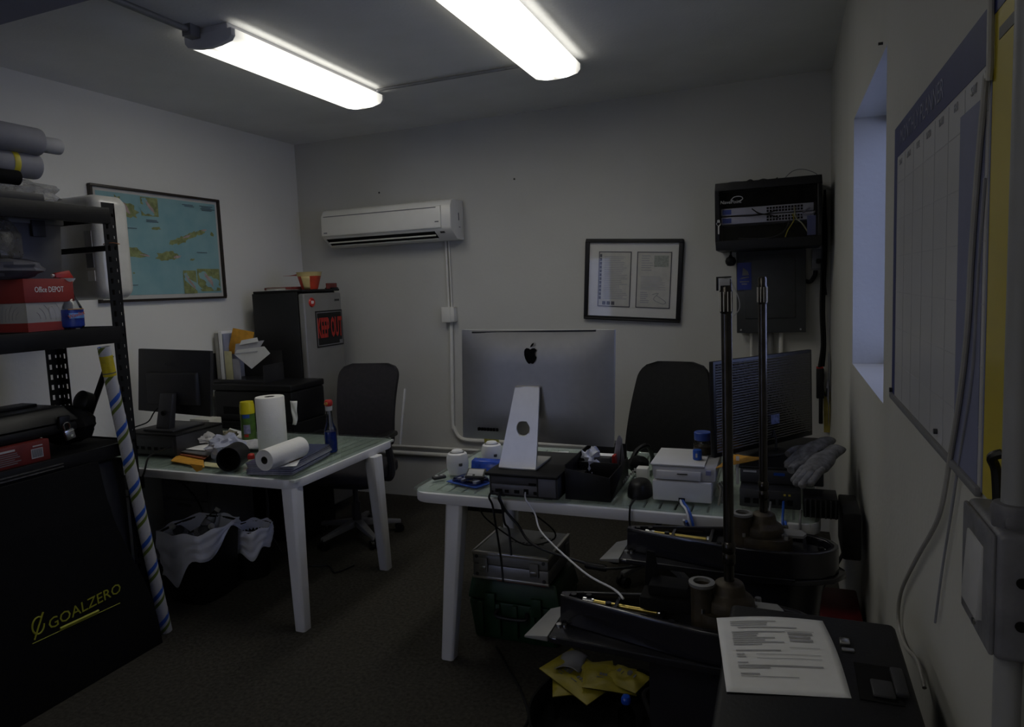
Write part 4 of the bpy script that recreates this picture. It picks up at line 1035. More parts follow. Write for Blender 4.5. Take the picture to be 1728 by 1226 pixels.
obj('rear_bulge', MB().hexa([(mc.x-.19, MY-.028, mc.z-.13), (mc.x+.19, MY-.028, mc.z-.13), (mc.x+.20, MY+.002, mc.z-.14), (mc.x-.20, MY+.002, mc.z-.14)], [(mc.x-.19, MY-.02, mc.z+.05), (mc.x+.19, MY-.02, mc.z+.05), (mc.x+.20, MY+.002, mc.z+.06), (mc.x-.20, MY+.002, mc.z+.06)]), M_SCRB, ml, bevel=.006)
text('lettering', 'DELL', .034, M_DGREY, ml, face_M((mc.x-.02, MY-.0012, mc.z+.10), (1, 0, 0), (0, 0, 1)))
obj('stand_neck', MB().hexa([(mc.x-.055, MY-.10, CT+.012), (mc.x+.045, MY-.10, CT+.012), (mc.x+.045, MY-.055, CT+.012), (mc.x-.055, MY-.055, CT+.012)], [(mc.x-.05, MY-.055, mc.z-.06), (mc.x+.05, MY-.055, mc.z-.06), (mc.x+.05, MY-.026, mc.z-.06), (mc.x-.05, MY-.026, mc.z-.06)]), M_DGREY, ml, bevel=.004)
obj('cable_hole', MB().cyl((mc.x, MY-.092, CT+.10), (mc.x, MY-.07, CT+.10), .014), M_BLACKM, ml)
obj('stand_base', MB().box(mc.x-.12, mc.x+.11, MY-.13, MY+.10, CT, CT+.012), M_DGREY, ml, bevel=.004)
single('monitor_cable', MB().tube([(mc.x-.05, MY-.03, mc.z-.12), (mc.x-.11, MY-.05, CT+.10), (mc.x-.15, MY-.07, CT+.04), (mc.x-.20, BYF+.03, CT+.012), (mc.x-.215, BYF-.012, CT-.04), (mc.x-.21, BYF-.02, TZ+.07)], .004), M_BLACK, 'black cable looping from the left monitor to the computer', 'cable')
single('power_cable', MB().tube([(-3.165, BYF-.012, TZ+.06), (-3.15, 2.60, TZ+.05), (-3.13, 2.535, TZ-.03), (-3.19, 2.52, TZ-.13), (-3.28, 2.52, TZ-.16), (-3.40, 2.52, TZ-.12), (-3.46, 2.53, TZ+.02)], .005), M_BLACK, 'black cable hanging in a loop below the left table edge', 'cable')
q = oY(300, 700, 3.2)
for k, (px, py, X_, w_, h_) in enumerate(((310, 712, 3.18, .07, .05), (347, 708, 3.22, .16, .045))):
    c = oY(px, py, X_)
    single('paper_stack', MB().box(c.x-w_/2, c.x+w_/2, X_-.05, X_+.05, TZ, TZ+h_+.08*k), M_OLDP, ('low pale paper pad behind the left monitor', 'pale printed note block behind right edge of left monitor')[k], 'paper', bevel=.003)

# ------------------------------------------------------------------ printer, its stand, file holder
PY = 3.52
pp0 = oY(359, 645, PY); pp1 = oY(490, 645, PY)
pcab = thing('printer_stand', 'black cabinet carrying the printer behind the left table', 'cabinet', ((pp0.x+pp1.x)/2, 3.69, 0))
PBZ = .80
obj('cabinet_body', MB().box(pp0.x, pp1.x+.02, 3.50, RY0-.015, .02, PBZ), M_BLACKM, pcab, bevel=.004)
obj('door', MB().box(pp0.x+.02, pp1.x, 3.488, 3.50, .06, PBZ-.03), M_BLACKM, pcab, bevel=.003)
obj('plinth', MB().box(pp0.x+.02, pp1.x, 3.52, RY0-.03, 0, .022), M_BLACKM, pcab)
ptz = pp0.z-.01
pr = thing('printer', 'black box printer behind the paper towel roll', 'printer', ((pp0.x+pp1.x)/2, 3.66, PBZ))
obj('printer_body', MB().box(pp0.x, pp1.x, PY, RY0-.02, PBZ, ptz-.045), M_BLACK, pr, bevel=.012, seg=3)
obj('printer_lid', MB().box(pp0.x-.004, pp1.x+.004, PY-.006, RY0-.018, ptz-.043, ptz), M_BLACK, pr, bevel=.010, seg=3)
obj('paper_slot', MB().box(pp0.x+.08, pp1.x-.08, PY-.004, PY+.002, PBZ+.05, PBZ+.10), M_BLACKM, pr)
fl = oY(400, 600, 3.62)
fh = thing('file_holder', 'clear file holder full of folders and envelopes on the printer', 'file holder', (fl.x, 3.66, ptz))
f0 = oY(359, 600, 3.60).x; f1 = oY(446, 600, 3.60).x
obj('holder_tray', MB().box(f0, f1, 3.58, 3.78, ptz, ptz+.02).box(f0, f0+.004, 3.58, 3.78, ptz+.02, ptz+.20).box(f1-.004, f1, 3.58, 3.78, ptz+.02, ptz+.12).box(f0+.004, f1-.004, 3.776, 3.78, ptz+.02, ptz+.2), mat('smoky_plastic', (.02, .02, .022), .3, 0, .1, 10), fh)
FG = 'folders standing in the file holder'
def folder(px0, px1, ptop, m, label, y0, y1, pb=None, lean=0):
    a = oY(px0, ptop, y0); b = oY(px1, ptop, y0)
    zb = ptz+.021
    single('paper_folder', MB().hexa([(a.x, y0, zb), (b.x, y0, zb), (b.x+.0, y1, zb), (a.x, y1, zb)], [(a.x+lean, y0, a.z), (b.x+lean, y0, a.z-.004), (b.x+lean, y1, a.z-.004), (a.x+lean, y1, a.z)]), m, label, 'folder', FG, bevel=.001)
folder(361, 366, 562, mat('grey_card', (.30, .29, .26), .8, 0, .1, 20), 'leftmost thin grey folder in the file holder', 3.60, 3.77)
folder(367.5, 373, 558, M_PAPER, 'white folder second from left in the file holder', 3.60, 3.77)
folder(374.5, 377, 563, mat('blue_grey_card', (.24, .26, .36), .8, 0, .1, 20), 'thin bluish folder third from left in the file holder', 3.60, 3.77)
folder(378, 390, 592, M_CREAM, 'cream folder in front at the middle of the file holder', 3.595, 3.60)
folder(392, 404, 605, mat('lilac_card', (.35, .35, .40), .8, 0, .1, 20), 'short pale grey folder right of the cream one', 3.595, 3.60)
v0 = oY(384, 590, 3.64); v1 = oY(429, 560, 3.64); v2 = oY(394, 553, 3.64); v3 = oY(425, 592, 3.64)
env = MB().add([tuple(oY(384, 596, 3.64)), tuple(oY(424, 600, 3.64)), tuple(oY(429, 560, 3.64)), tuple(oY(393, 553, 3.64)),
                tuple(oY(384, 596, 3.655)), tuple(oY(424, 600, 3.655)), tuple(oY(429, 560, 3.655)), tuple(oY(393, 553, 3.655))],
               [(0, 1, 2, 3), (7, 6, 5, 4), (0, 4, 5, 1), (1, 5, 6, 2), (2, 6, 7, 3), (3, 7, 4, 0)])
single('envelope', env, M_ORANGE, 'orange padded envelope leaning in the file holder', 'envelope', bevel=.003)
def quad(pts, th=.002):
    a = [Vector(p) for p in pts]; n = (a[1]-a[0]).cross(a[2]-a[0]).normalized()*th
    k = len(a)
    return MB().add(a+[p+n for p in a], [tuple(range(k)), tuple(range(2*k-1, k-1, -1))]+[(i, k+i, k+(i+1) % k, (i+1) % k) for i in range(k)])
op = thing('open_envelope', 'white opened envelope hanging over the front of file holder', 'envelope', tuple(oY(425, 600, 3.585)))
E_ = lambda px, py, y=3.585: tuple(oY(px, py, y))
obj('envelope_front', quad([E_(396, 598), E_(425, 622), E_(456, 596), E_(446, 584), E_(400, 590)]), M_PAPER, op)
obj('open_flap', quad([E_(396, 598, 3.583), E_(434, 594, 3.583), E_(446, 574, 3.60), E_(398, 580, 3.60)]), mat('envelope_inside', (.42, .42, .47), .8, 0, .06, 20), op)
obj('letter', quad([E_(404, 582, 3.59), E_(436, 576, 3.59), E_(434, 569, 3.595), E_(408, 574, 3.595)]), M_PAPER, op)
crp = oY(504, 675, 3.50)
single('paper_strip', MB().sheet(lambda u, v: (pp1.x+.015+u*(.03+.025*v)+.006*math.sin(v*5), 3.493+.004*math.sin(u*6+v*9), PBZ+.002+v*.155), 6, 10), M_PAPER, 'creased white paper strip standing right of the black printer', 'paper', solid=.0012)

# ------------------------------------------------------------------ things on the left table
M_TOWEL = mat('paper_towel', (.76, .75, .72), .9, 0, .02, 30, .25, 120)
def towel(label, M, L, r):
    t = thing('paper_towel_roll', label, 'paper towel', M=M)
    obj('towel_layers', MB().lathe([(r*.36, .002), (r*.37, 0), (r*.97, 0), (r, .004), (r, L-.004), (r*.97, L), (r*.37, L), (r*.36, L-.002)], 36, cap=False), M_TOWEL, t, world=False)
    obj('core_tube', MB().lathe([(r*.36, .001), (r*.30, .001), (r*.30, L-.001), (r*.36, L-.001)], 28, cap=False), mat('towel_core', (.06, .055, .05), .9), t, world=False)
    return t
c0 = oY(457, 700, 3.02)
towel('white paper towel roll standing upright on the left table', tr(c0.x, 3.02, TZ+.001), oY(457, 669, 3.02).z-TZ, .079)
# magazines
m_f = oZ(418, 800, TZ); m_r = oZ(492, 803, TZ); m_b = oZ(549, 768, TZ)
rgt = (m_r-m_f).normalized(); bck = (m_b-m_r).normalized()
mw, mdp = (m_r-m_f).length, (m_b-m_r).length
rm = random.Random(4)
mcol = [mat('mag_%s' % n, c, .35, 0, .2, 14) for n, c in (('slate', (.05, .06, .12)), ('cover_grey', (.20, .20, .22)), ('navy', (.03, .04, .16)), ('dark', (.03, .03, .035)), ('pale', (.40, .40, .42)))]
z = TZ+.0006
mlabels = ['bottom magazine of the stack under the lying towel roll', 'second magazine from the bottom of the stack', 'third magazine from the bottom of the stack', 'fourth magazine from bottom of the stack', 'fifth magazine from bottom of the stack', 'second magazine from top of the stack', 'top dark magazine of the stack under the lying towel roll']
for k in range(7):
    th = .0085; dx, dy = rm.uniform(-.006, .006), rm.uniform(-.006, .006)
    M = face_M(m_f+rgt*dx+bck*dy, rgt, bck); M[2][3] = z
    mgz = thing('magazine', mlabels[k], 'magazine', M=M, group='magazines stacked on the left table')
    obj('cover', MB().box(0, mw, 0, mdp, th-.0012, th-.0002).box(0, mw, 0, mdp, 0, .001).box(-.0003, .001, 0, mdp, .001, th-.0012), mcol[(k*2+3) % 5] if k < 6 else mcol[0], mgz, world=False)
    obj('page_block', MB().box(.001, mw-.003, .002, mdp-.002, .001, th-.0012), mat('page_edges', (.36, .36, .42), .8, 0, .2, 60), mgz, world=False)
    z += th
MZ = z
# papers on top of the magazines
def flat(label, pts, zz, m, name='paper_sheet', cat='paper', th=.0015):
    P = [Vector((oZ(px, py, zz).x, oZ(px, py, zz).y, zz)) for px, py in pts]
    return single(name, quad(P, th if (P[1]-P[0]).cross(P[2]-P[0]).z > 0 else -th), m, label, cat)
flat('crumpled white leaflet on the magazines right of the lying towel roll', [(470, 788), (500, 786), (517, 758), (492, 758)], MZ+.002, M_PAPER)
flat('small brown printed card on the magazine stack', [(488, 781), (512, 772), (509, 764), (487, 768)], MZ+.006, mat('brown_card', (.18, .12, .07), .6, 0, .3, 40), 'printed_card', 'card')
# lying towel roll
ta = oZ(450, 776, MZ+.052); tb_ = oZ(513, 752, MZ+.052)
ta.z = tb_.z = MZ+.055
ta2 = ta+(tb_-ta)*(-.06)
A2, L2 = axis_frame(ta2, ta2+(tb_-ta2).normalized()*.275)
towel('white paper towel roll lying on the magazine stack', A2, L2, .051)
rd = oZ(424, 774, MZ)
single('red_object', MB().lathe([(.017, 0), (.018, .003), (.017, .02), (.012, .026), (0, .027)], 16, tr(rd.x, rd.y, MZ+.001)), M_RED, 'small red round object beside the end of the lying towel roll', 'object')
# black cylinder lying on its side (open end left)
k0 = oZ(386, 795, TZ); kr = .062
kc = Vector((k0.x, k0.y+.02, TZ+kr+.001)); kd = (bck*.98-rgt*.15).normalized()
AK, LK = axis_frame(kc-kd*.03, kc+kd*.10)
cn = thing('black_can', 'black cylindrical holder lying on its side at the table front edge', 'pen holder', M=AK)
obj('can_wall', MB().lathe([(kr*.93, .02), (kr*.94, 0), (kr, 0), (kr, LK), (0, LK)], 32, cap=False), M_BLACK, cn, world=False)
obj('can_inside', MB().lathe([(kr*.935, .004), (kr*.92, LK-.006), (0, LK-.006)], 32, cap=False), M_BLACKM, cn, world=False)
# wipes can
w0_ = oY(418, 705, 3.20)
wc = thing('wipes_canister', 'green disinfectant wipes canister with yellow cap beside upright towel roll', 'canister', (w0_.x, 3.20, TZ))
wr_ = .0425; wz = oY(418, 676, 3.20).z; ws_ = oY(418, 697, 3.20).z
MWc = tr(w0_.x, 3.20, TZ)
M_CANG = mat('wipes_green', (.06, .13, .02), .35, 0, .4, 25)
obj('can_body', MB().lathe([(wr_*.96, .001), (wr_, .006), (wr_, ws_-TZ)], 26, MWc), M_CANG, wc)
obj('yellow_cap', MB().lathe([(wr_*1.02, ws_-TZ), (wr_*1.03, ws_-TZ+.012), (wr_*1.0, ws_-TZ+.05), (wr_*.9, wz-TZ-.004), (0, wz-TZ)], 26, MWc), mat('cap_yellow', (.60, .52, .01), .4), wc)
def patch(a0, a1, z0, z1, r, n=8):
    mb = MB(); mb.sheet(lambda u, v: (w0_.x+r*math.sin(a0+(a1-a0)*u), 3.20-r*math.cos(a0+(a1-a0)*u), TZ+z0+(z1-z0)*v), n, 2); return mb
hb_ = ws_-TZ
obj('blue_label', patch(.0, 1.0, hb_*.86, hb_*.99, wr_+.0008), M_BLUE, wc); obj('pale_label', patch(.05, 1.0, hb_*.30, hb_*.62, wr_+.0008), mat('label_lilac', (.22, .22, .36), .5, 0, .4, 40), wc)
obj('red_label', patch(.1, .7, hb_*.18, hb_*.28, wr_+.0008), M_RED, wc)
# blue bottle with red cap
bb = oZ(556, 764, TZ)
bt, hb2 = spray_bottle((bb.x, bb.y+.02, TZ+.001), (oY(552, 674, bb.y+.02).z-TZ)*1.0, 'clear long-necked bottle of blue liquid with red cap on left table', M_WBLUE, .95, M_RED, r=.036, sxy=(1, 1))
for c in list(bt.children): bpy.data.objects.remove(c)
hB = oY(552, 674, bb.y+.02).z-TZ
pr_b = [(.030, .001), (.034, .006), (.034, hB*.43), (.031, hB*.47), (.020, hB*.56), (.017, hB*.70), (.015, hB*.80)]
obj('bottle_body', MB().lathe(pr_b, 24), M_CLEAR, bt, world=False)
obj('liquid', MB().lathe([(0, .003), (.029, .003), (.0325, .008), (.0325, hB*.40), (0, hB*.40)], 24), M_WBLUE, bt, world=False)
obj('dip_tube', MB().cyl((0, 0, hB*.41), (.003, 0, hB*.8), .003), mat('tube_pale', (.4, .4, .48), .4), bt, world=False)
obj('white_collar', MB().lathe([(.016, hB*.79), (.019, hB*.80), (.019, hB*.875), (.015, hB*.88)], 18), M_LGREY, bt, world=False)
obj('red_cap', MB().lathe([(.017, hB*.878), (.022, hB*.90), (.023, hB*.95), (.018, hB*.99), (0, hB)], 20), M_RED, bt, world=False)
obj('cap_mark', MB().box(-.012, .012, -.0245, -.022, hB*.925, hB*.935).box(-.004, 0, -.0245, -.022, hB*.91, hB*.96).box(.004, .008, -.0245, -.022, hB*.91, hB*.96), mat('cap_gold', (.65, .42, .1), .4), bt, world=False)
# heap of papers and bags left of centre
flat('yellow-orange envelope hanging over the front edge of left table', [(288, 778), (345, 789), (343, 774), (300, 768)], TZ+.004, M_ORANGE, 'envelope', 'envelope', .004)
v = oZ(332, 786, TZ)
of = [oY(320, 782, LTY0-.013), oY(342, 785, LTY0-.013), oY(340, 793, LTY0-.014), oY(332, 796, LTY0-.015), oY(326, 790, LTY0-.014)]
single('envelope_corner', quad([tuple(p) for p in of], .002), M_ORANGE, 'folded orange paper corner drooping below the left table edge', 'paper')
flat('thin cream paper along the table front left of the black holder', [(345, 786), (378, 790), (376, 783), (345, 779)], TZ+.002, M_CREAM)
flat('dark red and orange folder in the paper heap', [(298, 766), (345, 775), (368, 757), (322, 750)], TZ+.012, mat('folder_rust', (.30, .09, .04), .7, 0, .2, 20), 'paper_folder', 'folder', .004)
flat('grey brochure above the rust folder in the heap', [(300, 762), (352, 770), (374, 750), (326, 744)], TZ+.022, mat('brochure_grey', (.16, .16, .17), .5, 0, .2, 20), 'brochure', 'brochure', .005)
flat('white sheet on top of the paper heap', [(304, 757), (345, 760), (372, 742), (336, 738)], TZ+.032, M_PAPER)
flat('broad white sheet lying behind the plastic bag', [(366, 752), (420, 752), (432, 735), (388, 722)], TZ+.006, M_PAPER)
flat('white printed sheet between the heap and upright towel roll', [(395, 757), (440, 757), (445, 742), (408, 738)], TZ+.012, mat('print_sheet', (.55, .55, .60), .8, 0, .2, 60))
cb_ = oZ(346, 748, TZ+.03)
single('crumpled_tissue', MB().blob((cb_.x, cb_.y, TZ+.062), (.06, .05, .028), 12, .22, 33), mat('tissue', (.52, .51, .50), .9), 'crumpled grey-white tissue on top of the paper heap', 'tissue')
cb_ = oZ(367, 775, TZ)
single('plastic_bag', MB().blob((cb_.x, cb_.y+.06, TZ+.062), (.085, .09, .055), 14, .22, 12), film_mat('bluish_film', (.44, .46, .58), .85, .25), 'crumpled bluish plastic bag behind the black holder', 'bag')
cb_ = oZ(388, 738, TZ+.02)
single('small_wrapper', MB().blob((cb_.x, cb_.y, TZ+.04), (.05, .04, .022), 10, .3, 17), mat('wrapper_tan', (.30, .27, .20), .5, 0, .5, 40), 'crumpled tan wrapper in the middle of left table papers', 'wrapper')
cb_ = oZ(333, 735, TZ+.04)
single('small_carton', MB().bc((cb_.x, cb_.y+.03, TZ+.035), (.09, .07, .07)), M_LGREY, 'small pale carton beside the black computer', 'carton', bevel=.003)
cb_ = oZ(355, 722, TZ)
single('black_stapler', MB().hexa([(cb_.x-.07, cb_.y-.02, TZ+.001), (cb_.x+.07, cb_.y-.02, TZ+.001), (cb_.x+.07, cb_.y+.02, TZ+.001), (cb_.x-.07, cb_.y+.02, TZ+.001)], [(cb_.x-.07, cb_.y-.018, TZ+.05), (cb_.x+.06, cb_.y-.018, TZ+.035), (cb_.x+.06, cb_.y+.018, TZ+.035), (cb_.x-.07, cb_.y+.018, TZ+.05)]), M_BLACK, 'black stapler behind the heap of papers', 'stapler', bevel=.006)

# ------------------------------------------------------------------ office chairs
def rounded_back(w_bot, w_top, h, th, curve):
    rings = []; N = 28
    for j in range(N+1):
        v = j/N
        w_ = (w_bot+(w_top-w_bot)*v)/2
        r_ = .10
        if h*(1-v) < r_: w_ -= r_-math.sqrt(max(0, r_*r_-(r_-h*(1-v))**2))
        if h*v < .06: w_ -= .06-math.sqrt(max(0, .0036-(.06-h*v)**2))
        y = -curve*math.sin(v*PI)*1.0+.06*v*v
        ring = []
        for k in range(17):
            u = -1+2*k/16; ring.append((u*w_, y-th/2*(1-.3*u*u)+.03*u*u*-1, v*h))
        for k in range(17):
            u = 1-2*k/16; ring.append((u*w_, y+th/2*(1-.3*u*u)+.03*u*u*-1, v*h))
        rings.append(ring)
    return MB().loft(rings)
def chair(loc, rz, label, fabric, kind):
    # local frame: the sitter looks along -Y
    t = thing('office_chair', label, 'chair', loc, rz, 'office chairs behind the tables')
    P = lambda n, mb, m, **k: obj(n, mb, m, t, world=False, **k)
    sh = .47
    P('seat', MB().prism(rr2(-.25, .25, -.26, .22, .09), sh-.05, sh+.03), fabric, bevel=.025, seg=4)
    P('seat_pan', MB().prism(rr2(-.22, .22, -.22, .20, .08), sh-.075, sh-.05), M_BLACK)
    back = rounded_back(*( (.40, .46, .58, .05, .03) if kind == 0 else (.56, .40, .60, .07, .03)), )
    Mb = tr(0, .24, sh+.09) @ rot(-.10, 0, 0)
    back.v = [tuple(Mb @ Vector(p)) for p in back.v]
    P('backrest', back, fabric, angle=60)
    if kind == 0:
        fr_ = MB()
        for s in (-1, 1):
            fr_.tube([(s*.215, .275, sh+.10), (s*.235, .30, sh+.30), (s*.240, .355, sh+.48)], .010)
        P('back_frame', fr_, M_LGREY)
    P('back_bracket', MB().tube([(0, .12, sh-.06), (0, .30, sh-.05), (0, .335, sh+.05), (0, .31, sh+.25)], .022), M_DGREY)
    for s in (-1, 1):
        ar = P('armrest', MB().prism(rr2(s*.27-.037, s*.27+.037, -.20, .08, .035), sh+.215, sh+.245), M_BLACK, bevel=.010, seg=3)
        obj('arm_post', MB().tube([(s*.20, .02, sh-.06), (s*.255, .01, sh-.055), (s*.275, 0, sh+.02), (s*.27, -.04, sh+.22)], .024), M_DGREY, ar, world=False)
    P('gas_column', MB().cyl((0, 0, .09), (0, 0, .24), .030).cyl((0, 0, .24), (0, 0, sh-.07), .018), M_DGREY)
    for k in range(5):
        a = 2*PI*k/5+.55; c, s = math.cos(a), math.sin(a)
        lg_ = P('base_leg', MB().hexa([(.03*-s+.02*c, .03*c+.02*s, .085), (.03*s+.02*c, -.03*c+.02*s, .085), (.29*c+.016*s, .29*s-.016*c, .058), (.29*c-.016*s, .29*s+.016*c, .058)],
            [(.03*-s+.02*c, .03*c+.02*s, .125), (.03*s+.02*c, -.03*c+.02*s, .125), (.29*c+.014*s, .29*s-.014*c, .082), (.29*c-.014*s, .29*s+.014*c, .082)]), M_GREY, bevel=.004)
        cx, cy = .285*c, .285*s
        obj('caster', MB().cyl((cx-.028*s-.006*c, cy+.028*c-.006*s, .029), (cx-.008*s-.006*c, cy+.008*c-.006*s, .029), .029).cyl((cx+.008*s-.006*c, cy-.008*c-.006*s, .029), (cx+.028*s-.006*c, cy-.028*c-.006*s, .029), .029).cyl((cx, cy, .03), (cx, cy, .07), .008), M_BLACK, lg_, world=False)
    return t
M_MESH = mat('mesh_fabric', (.016, .014, .018), .85, 0, .2, 40, .3, 260)
M_FAB = mat('black_fabric', (.0045, .0045, .005), .9, 0, .3, 40, .3, 260)
chair((-2.665, 3.73, 0), .12, 'black mesh office chair with grey base behind the left table', M_MESH, 0)
chair((-.655, 3.72, 0), -.18, 'black round-backed office chair behind the right table', M_FAB, 1)

# ------------------------------------------------------------------ under the left table
gd = thing('drawer_unit', 'grey plastic drawer unit under the left table', 'drawers', (-3.345, 3.15, 0))
M_DRW = mat('drawer_grey', (.075, .075, .085), .5, 0, .15, 12)
obj('unit_frame', MB().box(-3.54, -3.15, 2.98, 3.32, 0, .60), M_DRW, gd, bevel=.006)
for k in range(4):
    d_ = obj('drawer', MB().box(-3.52, -3.17, 2.964, 2.982, .03+k*.14, .155+k*.14), M_DRW, gd, bevel=.005)
    obj('drawer_grip', MB().box(-3.40, -3.29, 2.956, 2.966, .12+k*.14, .135+k*.14), M_DGREY, d_, bevel=.003)
gcv = oZ(372, 830, .5)
single('hanging_cable', MB().tube([(-2.98, 3.16, .70), (-2.94, 3.18, .58), (-2.93, 3.20, .40), (-2.95, 3.22, .2), (-2.93, 3.3, .008)], .008), M_DGREY, 'grey cable hanging under the middle of left table', 'cable')
single('thin_cable', MB().tube([(-3.2, 2.72, .70), (-3.19, 2.86, .55), (-3.17, 2.92, .42), (-3.14, 2.96, .2), (-3.10, 2.98, .006)], .005), M_BLACK, 'thin black cable hanging down beside the drawer unit', 'cable')
adp = oZ(265, 820, .5)
single('power_adapter', MB().bc((-3.33, 2.63, .655), (.10, .06, .10)), M_BLACK, 'black power adapter fixed under the left table front', 'adapter', bevel=.008)
M_LINER = film_mat('bin_liner', (.80, .83, 1.0), .95, .35, .04)
def bin_(x, y, hh, r0, r1, label, lean, sq, drop, seed):
    t = thing('waste_bin', label, 'waste bin', (x, y, 0), 0, 'waste bins under the left table')
    obj('bin_wall', MB().lathe([(r0, 0), (r0*1.01, .004), (r1, hh), (r1*.97, hh), (r0*.97, .01), (0, .01)], 32, tr(x, y, 0), sq=sq), M_BLACK, t)
    rs = random.Random(seed); ph = [rs.uniform(0, 6.3) for _ in range(4)]
    n = 56; prof = []
    vs = []; fs = []
    m_ = 16
    for j in range(m_+1):
        v_ = j/m_
        for i in range(n):
            a = 2*PI*i/n; c, s = math.cos(a), math.sin(a)
            k = 1+(1/max(abs(c), abs(s))-1)*sq
            dz = drop*(.62+.45*math.cos(a-lean)+.15*math.sin(a*5+ph[1]))
            if v_ < .3:   # inside
                q_ = v_/.3; rr_ = r1*(.90+.06*q_); z_ = hh*.62+(hh+.012-hh*.62)*q_
            else:
                q_ = (v_-.3)/.7; rr_ = r1*(1.015+.06*math.sin(min(1, q_*4)*PI/2)) - (r1-r0)*q_*dz/hh*.8; z_ = hh+.012-q_*dz
                rr_ += .004*math.sin(a*9+ph[2]+q_*6)+.004*math.sin(q_*18+a*2)
            vs.append((x+rr_*k*c, y+rr_*k*s, z_+.006*math.sin(a*7+ph[3])*(v_ > .25)))
    for j in range(m_):
        for i in range(n): fs.append((j*n+i, j*n+(i+1) % n, (j+1)*n+(i+1) % n, (j+1)*n+i))
    lnr = obj('bin_liner', MB().add(vs, fs), M_LINER, t, angle=80)
    return t
bin_(-3.005, 2.745, .39, .135, .165, 'larger black waste bin with white liner nearest the striped tube', 3.9, .55, .27, 3)
bin_(-2.91, 3.035, .29, .085, .110, 'small black waste bin with drooping white liner, behind larger bin', 5.2, 0, .15, 8)
BG = 'empty plastic bottles in the larger bin'
for k, (dx, dy, a, b_, lb) in enumerate(((-.07, -.05, .9, .3, 'empty clear bottle lying at left in the larger bin'), (.02, -.03, 1.1, 1.6, 'empty clear bottle in the middle of the larger bin'), (-.02, .06, .7, 2.6, 'empty clear bottle at the back of larger bin'))):
    M = tr(-3.005+dx, 2.745+dy, .355) @ rot(a, 0, b_) @ tr(0, 0, -.06)
    t = thing('plastic_bottle', lb, 'bottle', M=M, group=BG)
    obj('bottle_body', MB().lathe([(.026, 0), (.030, .006), (.030, .05), (.027, .055), (.030, .06), (.030, .11), (.013, .15), (.012, .165)], 20), M_CLEAR, t, world=False)
    obj('bottle_cap', MB().lathe([(.014, .162), (.015, .164), (.015, .18), (0, .181)], 16), M_LGREY, t, world=False)
    obj('bottle_label', MB().lathe([(.0303, .065), (.0306, .066), (.0306, .10), (.0303, .101)], 20), film_mat('label_film', (.3, .3, .36), .6), t, world=False)
single('crumpled_bag', MB().blob((-3.0, 2.745, .27), (.085, .085, .05), 12, .15, 44), M_DGREY, 'dark crumpled rubbish at the bottom of the larger bin', 'rubbish')
single('floor_cable', MB().tube([(-2.80, 3.35, .006), (-2.68, 3.22, .006), (-2.55, 3.25, .006), (-2.45, 3.18, .006), (-2.40, 3.3, .006)], .005), M_BLACK, 'black cable curling on the carpet under left table', 'cable')
# ------------------------------------------------------------------ big silver computer on its black box
M_ALUB = mat('brushed_aluminium', (.46, .455, .44), .48, .8, .03, 30)
IY = 2.70
i0 = oY(780, 556, IY); i1 = oY(1037, 556, IY); i2 = oY(780, 738, IY); i3 = oY(1035, 755, IY)
BT = .872
bxk = thing('media_computer', 'black-topped computer box under the big silver computer', 'computer', (-1.03, 2.66, TZ))
bq0 = oY(826, 840, 2.535).x; bq1 = oY(937, 852, 2.535).x
obj('case', MB().box(bq0, bq1+.012, 2.54, 2.90, TZ+.008, BT-.014), M_DGREY, bxk, bevel=.003)
M_RPAN = mat('rear_panel_grey', (.13, .13, .145), .45, .3, .1, 14)
rp_ = obj('rear_panel', MB().box(bq0+.012, bq1-.075, 2.533, 2.541, TZ+.018, BT-.052), M_RPAN, bxk, bevel=.002)
obj('rear_panel', MB().box(bq1-.07, bq1+.004, 2.533, 2.541, TZ+.018, BT-.018), M_RPAN, bxk, bevel=.002)
obj('vent_plate', MB().box(bq0+.012, bq1-.075, 2.534, 2.541, BT-.048, BT-.018), mat('vent_grey', (.07, .07, .08), .5, .2), bxk, bevel=.002)
pts = MB()
for i, (w_, h_) in enumerate(((.03, .014), (.018, .012), (.022, .014), (.02, .02), (.014, .012))):
    pts.box(bq0+.03+i*.042, bq0+.03+w_+i*.042, 2.530, 2.534, TZ+.026, TZ+.026+h_)
pts.box(bq1-.11, bq1-.078, 2.531, 2.534, BT-.050, BT-.04)
obj('port', pts, M_BLACKM, rp_)
obj('case_top', MB().box(bq0-.006, bq1+.02, 2.51, 2.905, BT-.013, BT), M_BLACK, bxk, bevel=.004)
obj('foot', MB().box(bq0+.02, bq0+.06, 2.56, 2.6, TZ, TZ+.009).box(bq1-.06, bq1-.02, 2.56, 2.6, TZ, TZ+.009).box(bq0+.02, bq0+.06, 2.84, 2.88, TZ, TZ+.009).box(bq1-.06, bq1-.02, 2.84, 2.88, TZ, TZ+.009), M_BLACK, bxk)
IM = face_M(((i0.x+i1.x)/2, IY, 0), (1, 0, 0), (0, 0, 1))
im = thing('all_in_one_computer', 'big silver all-in-one computer seen from behind on the right table', 'computer', ((i0.x+i1.x)/2, IY, BT))
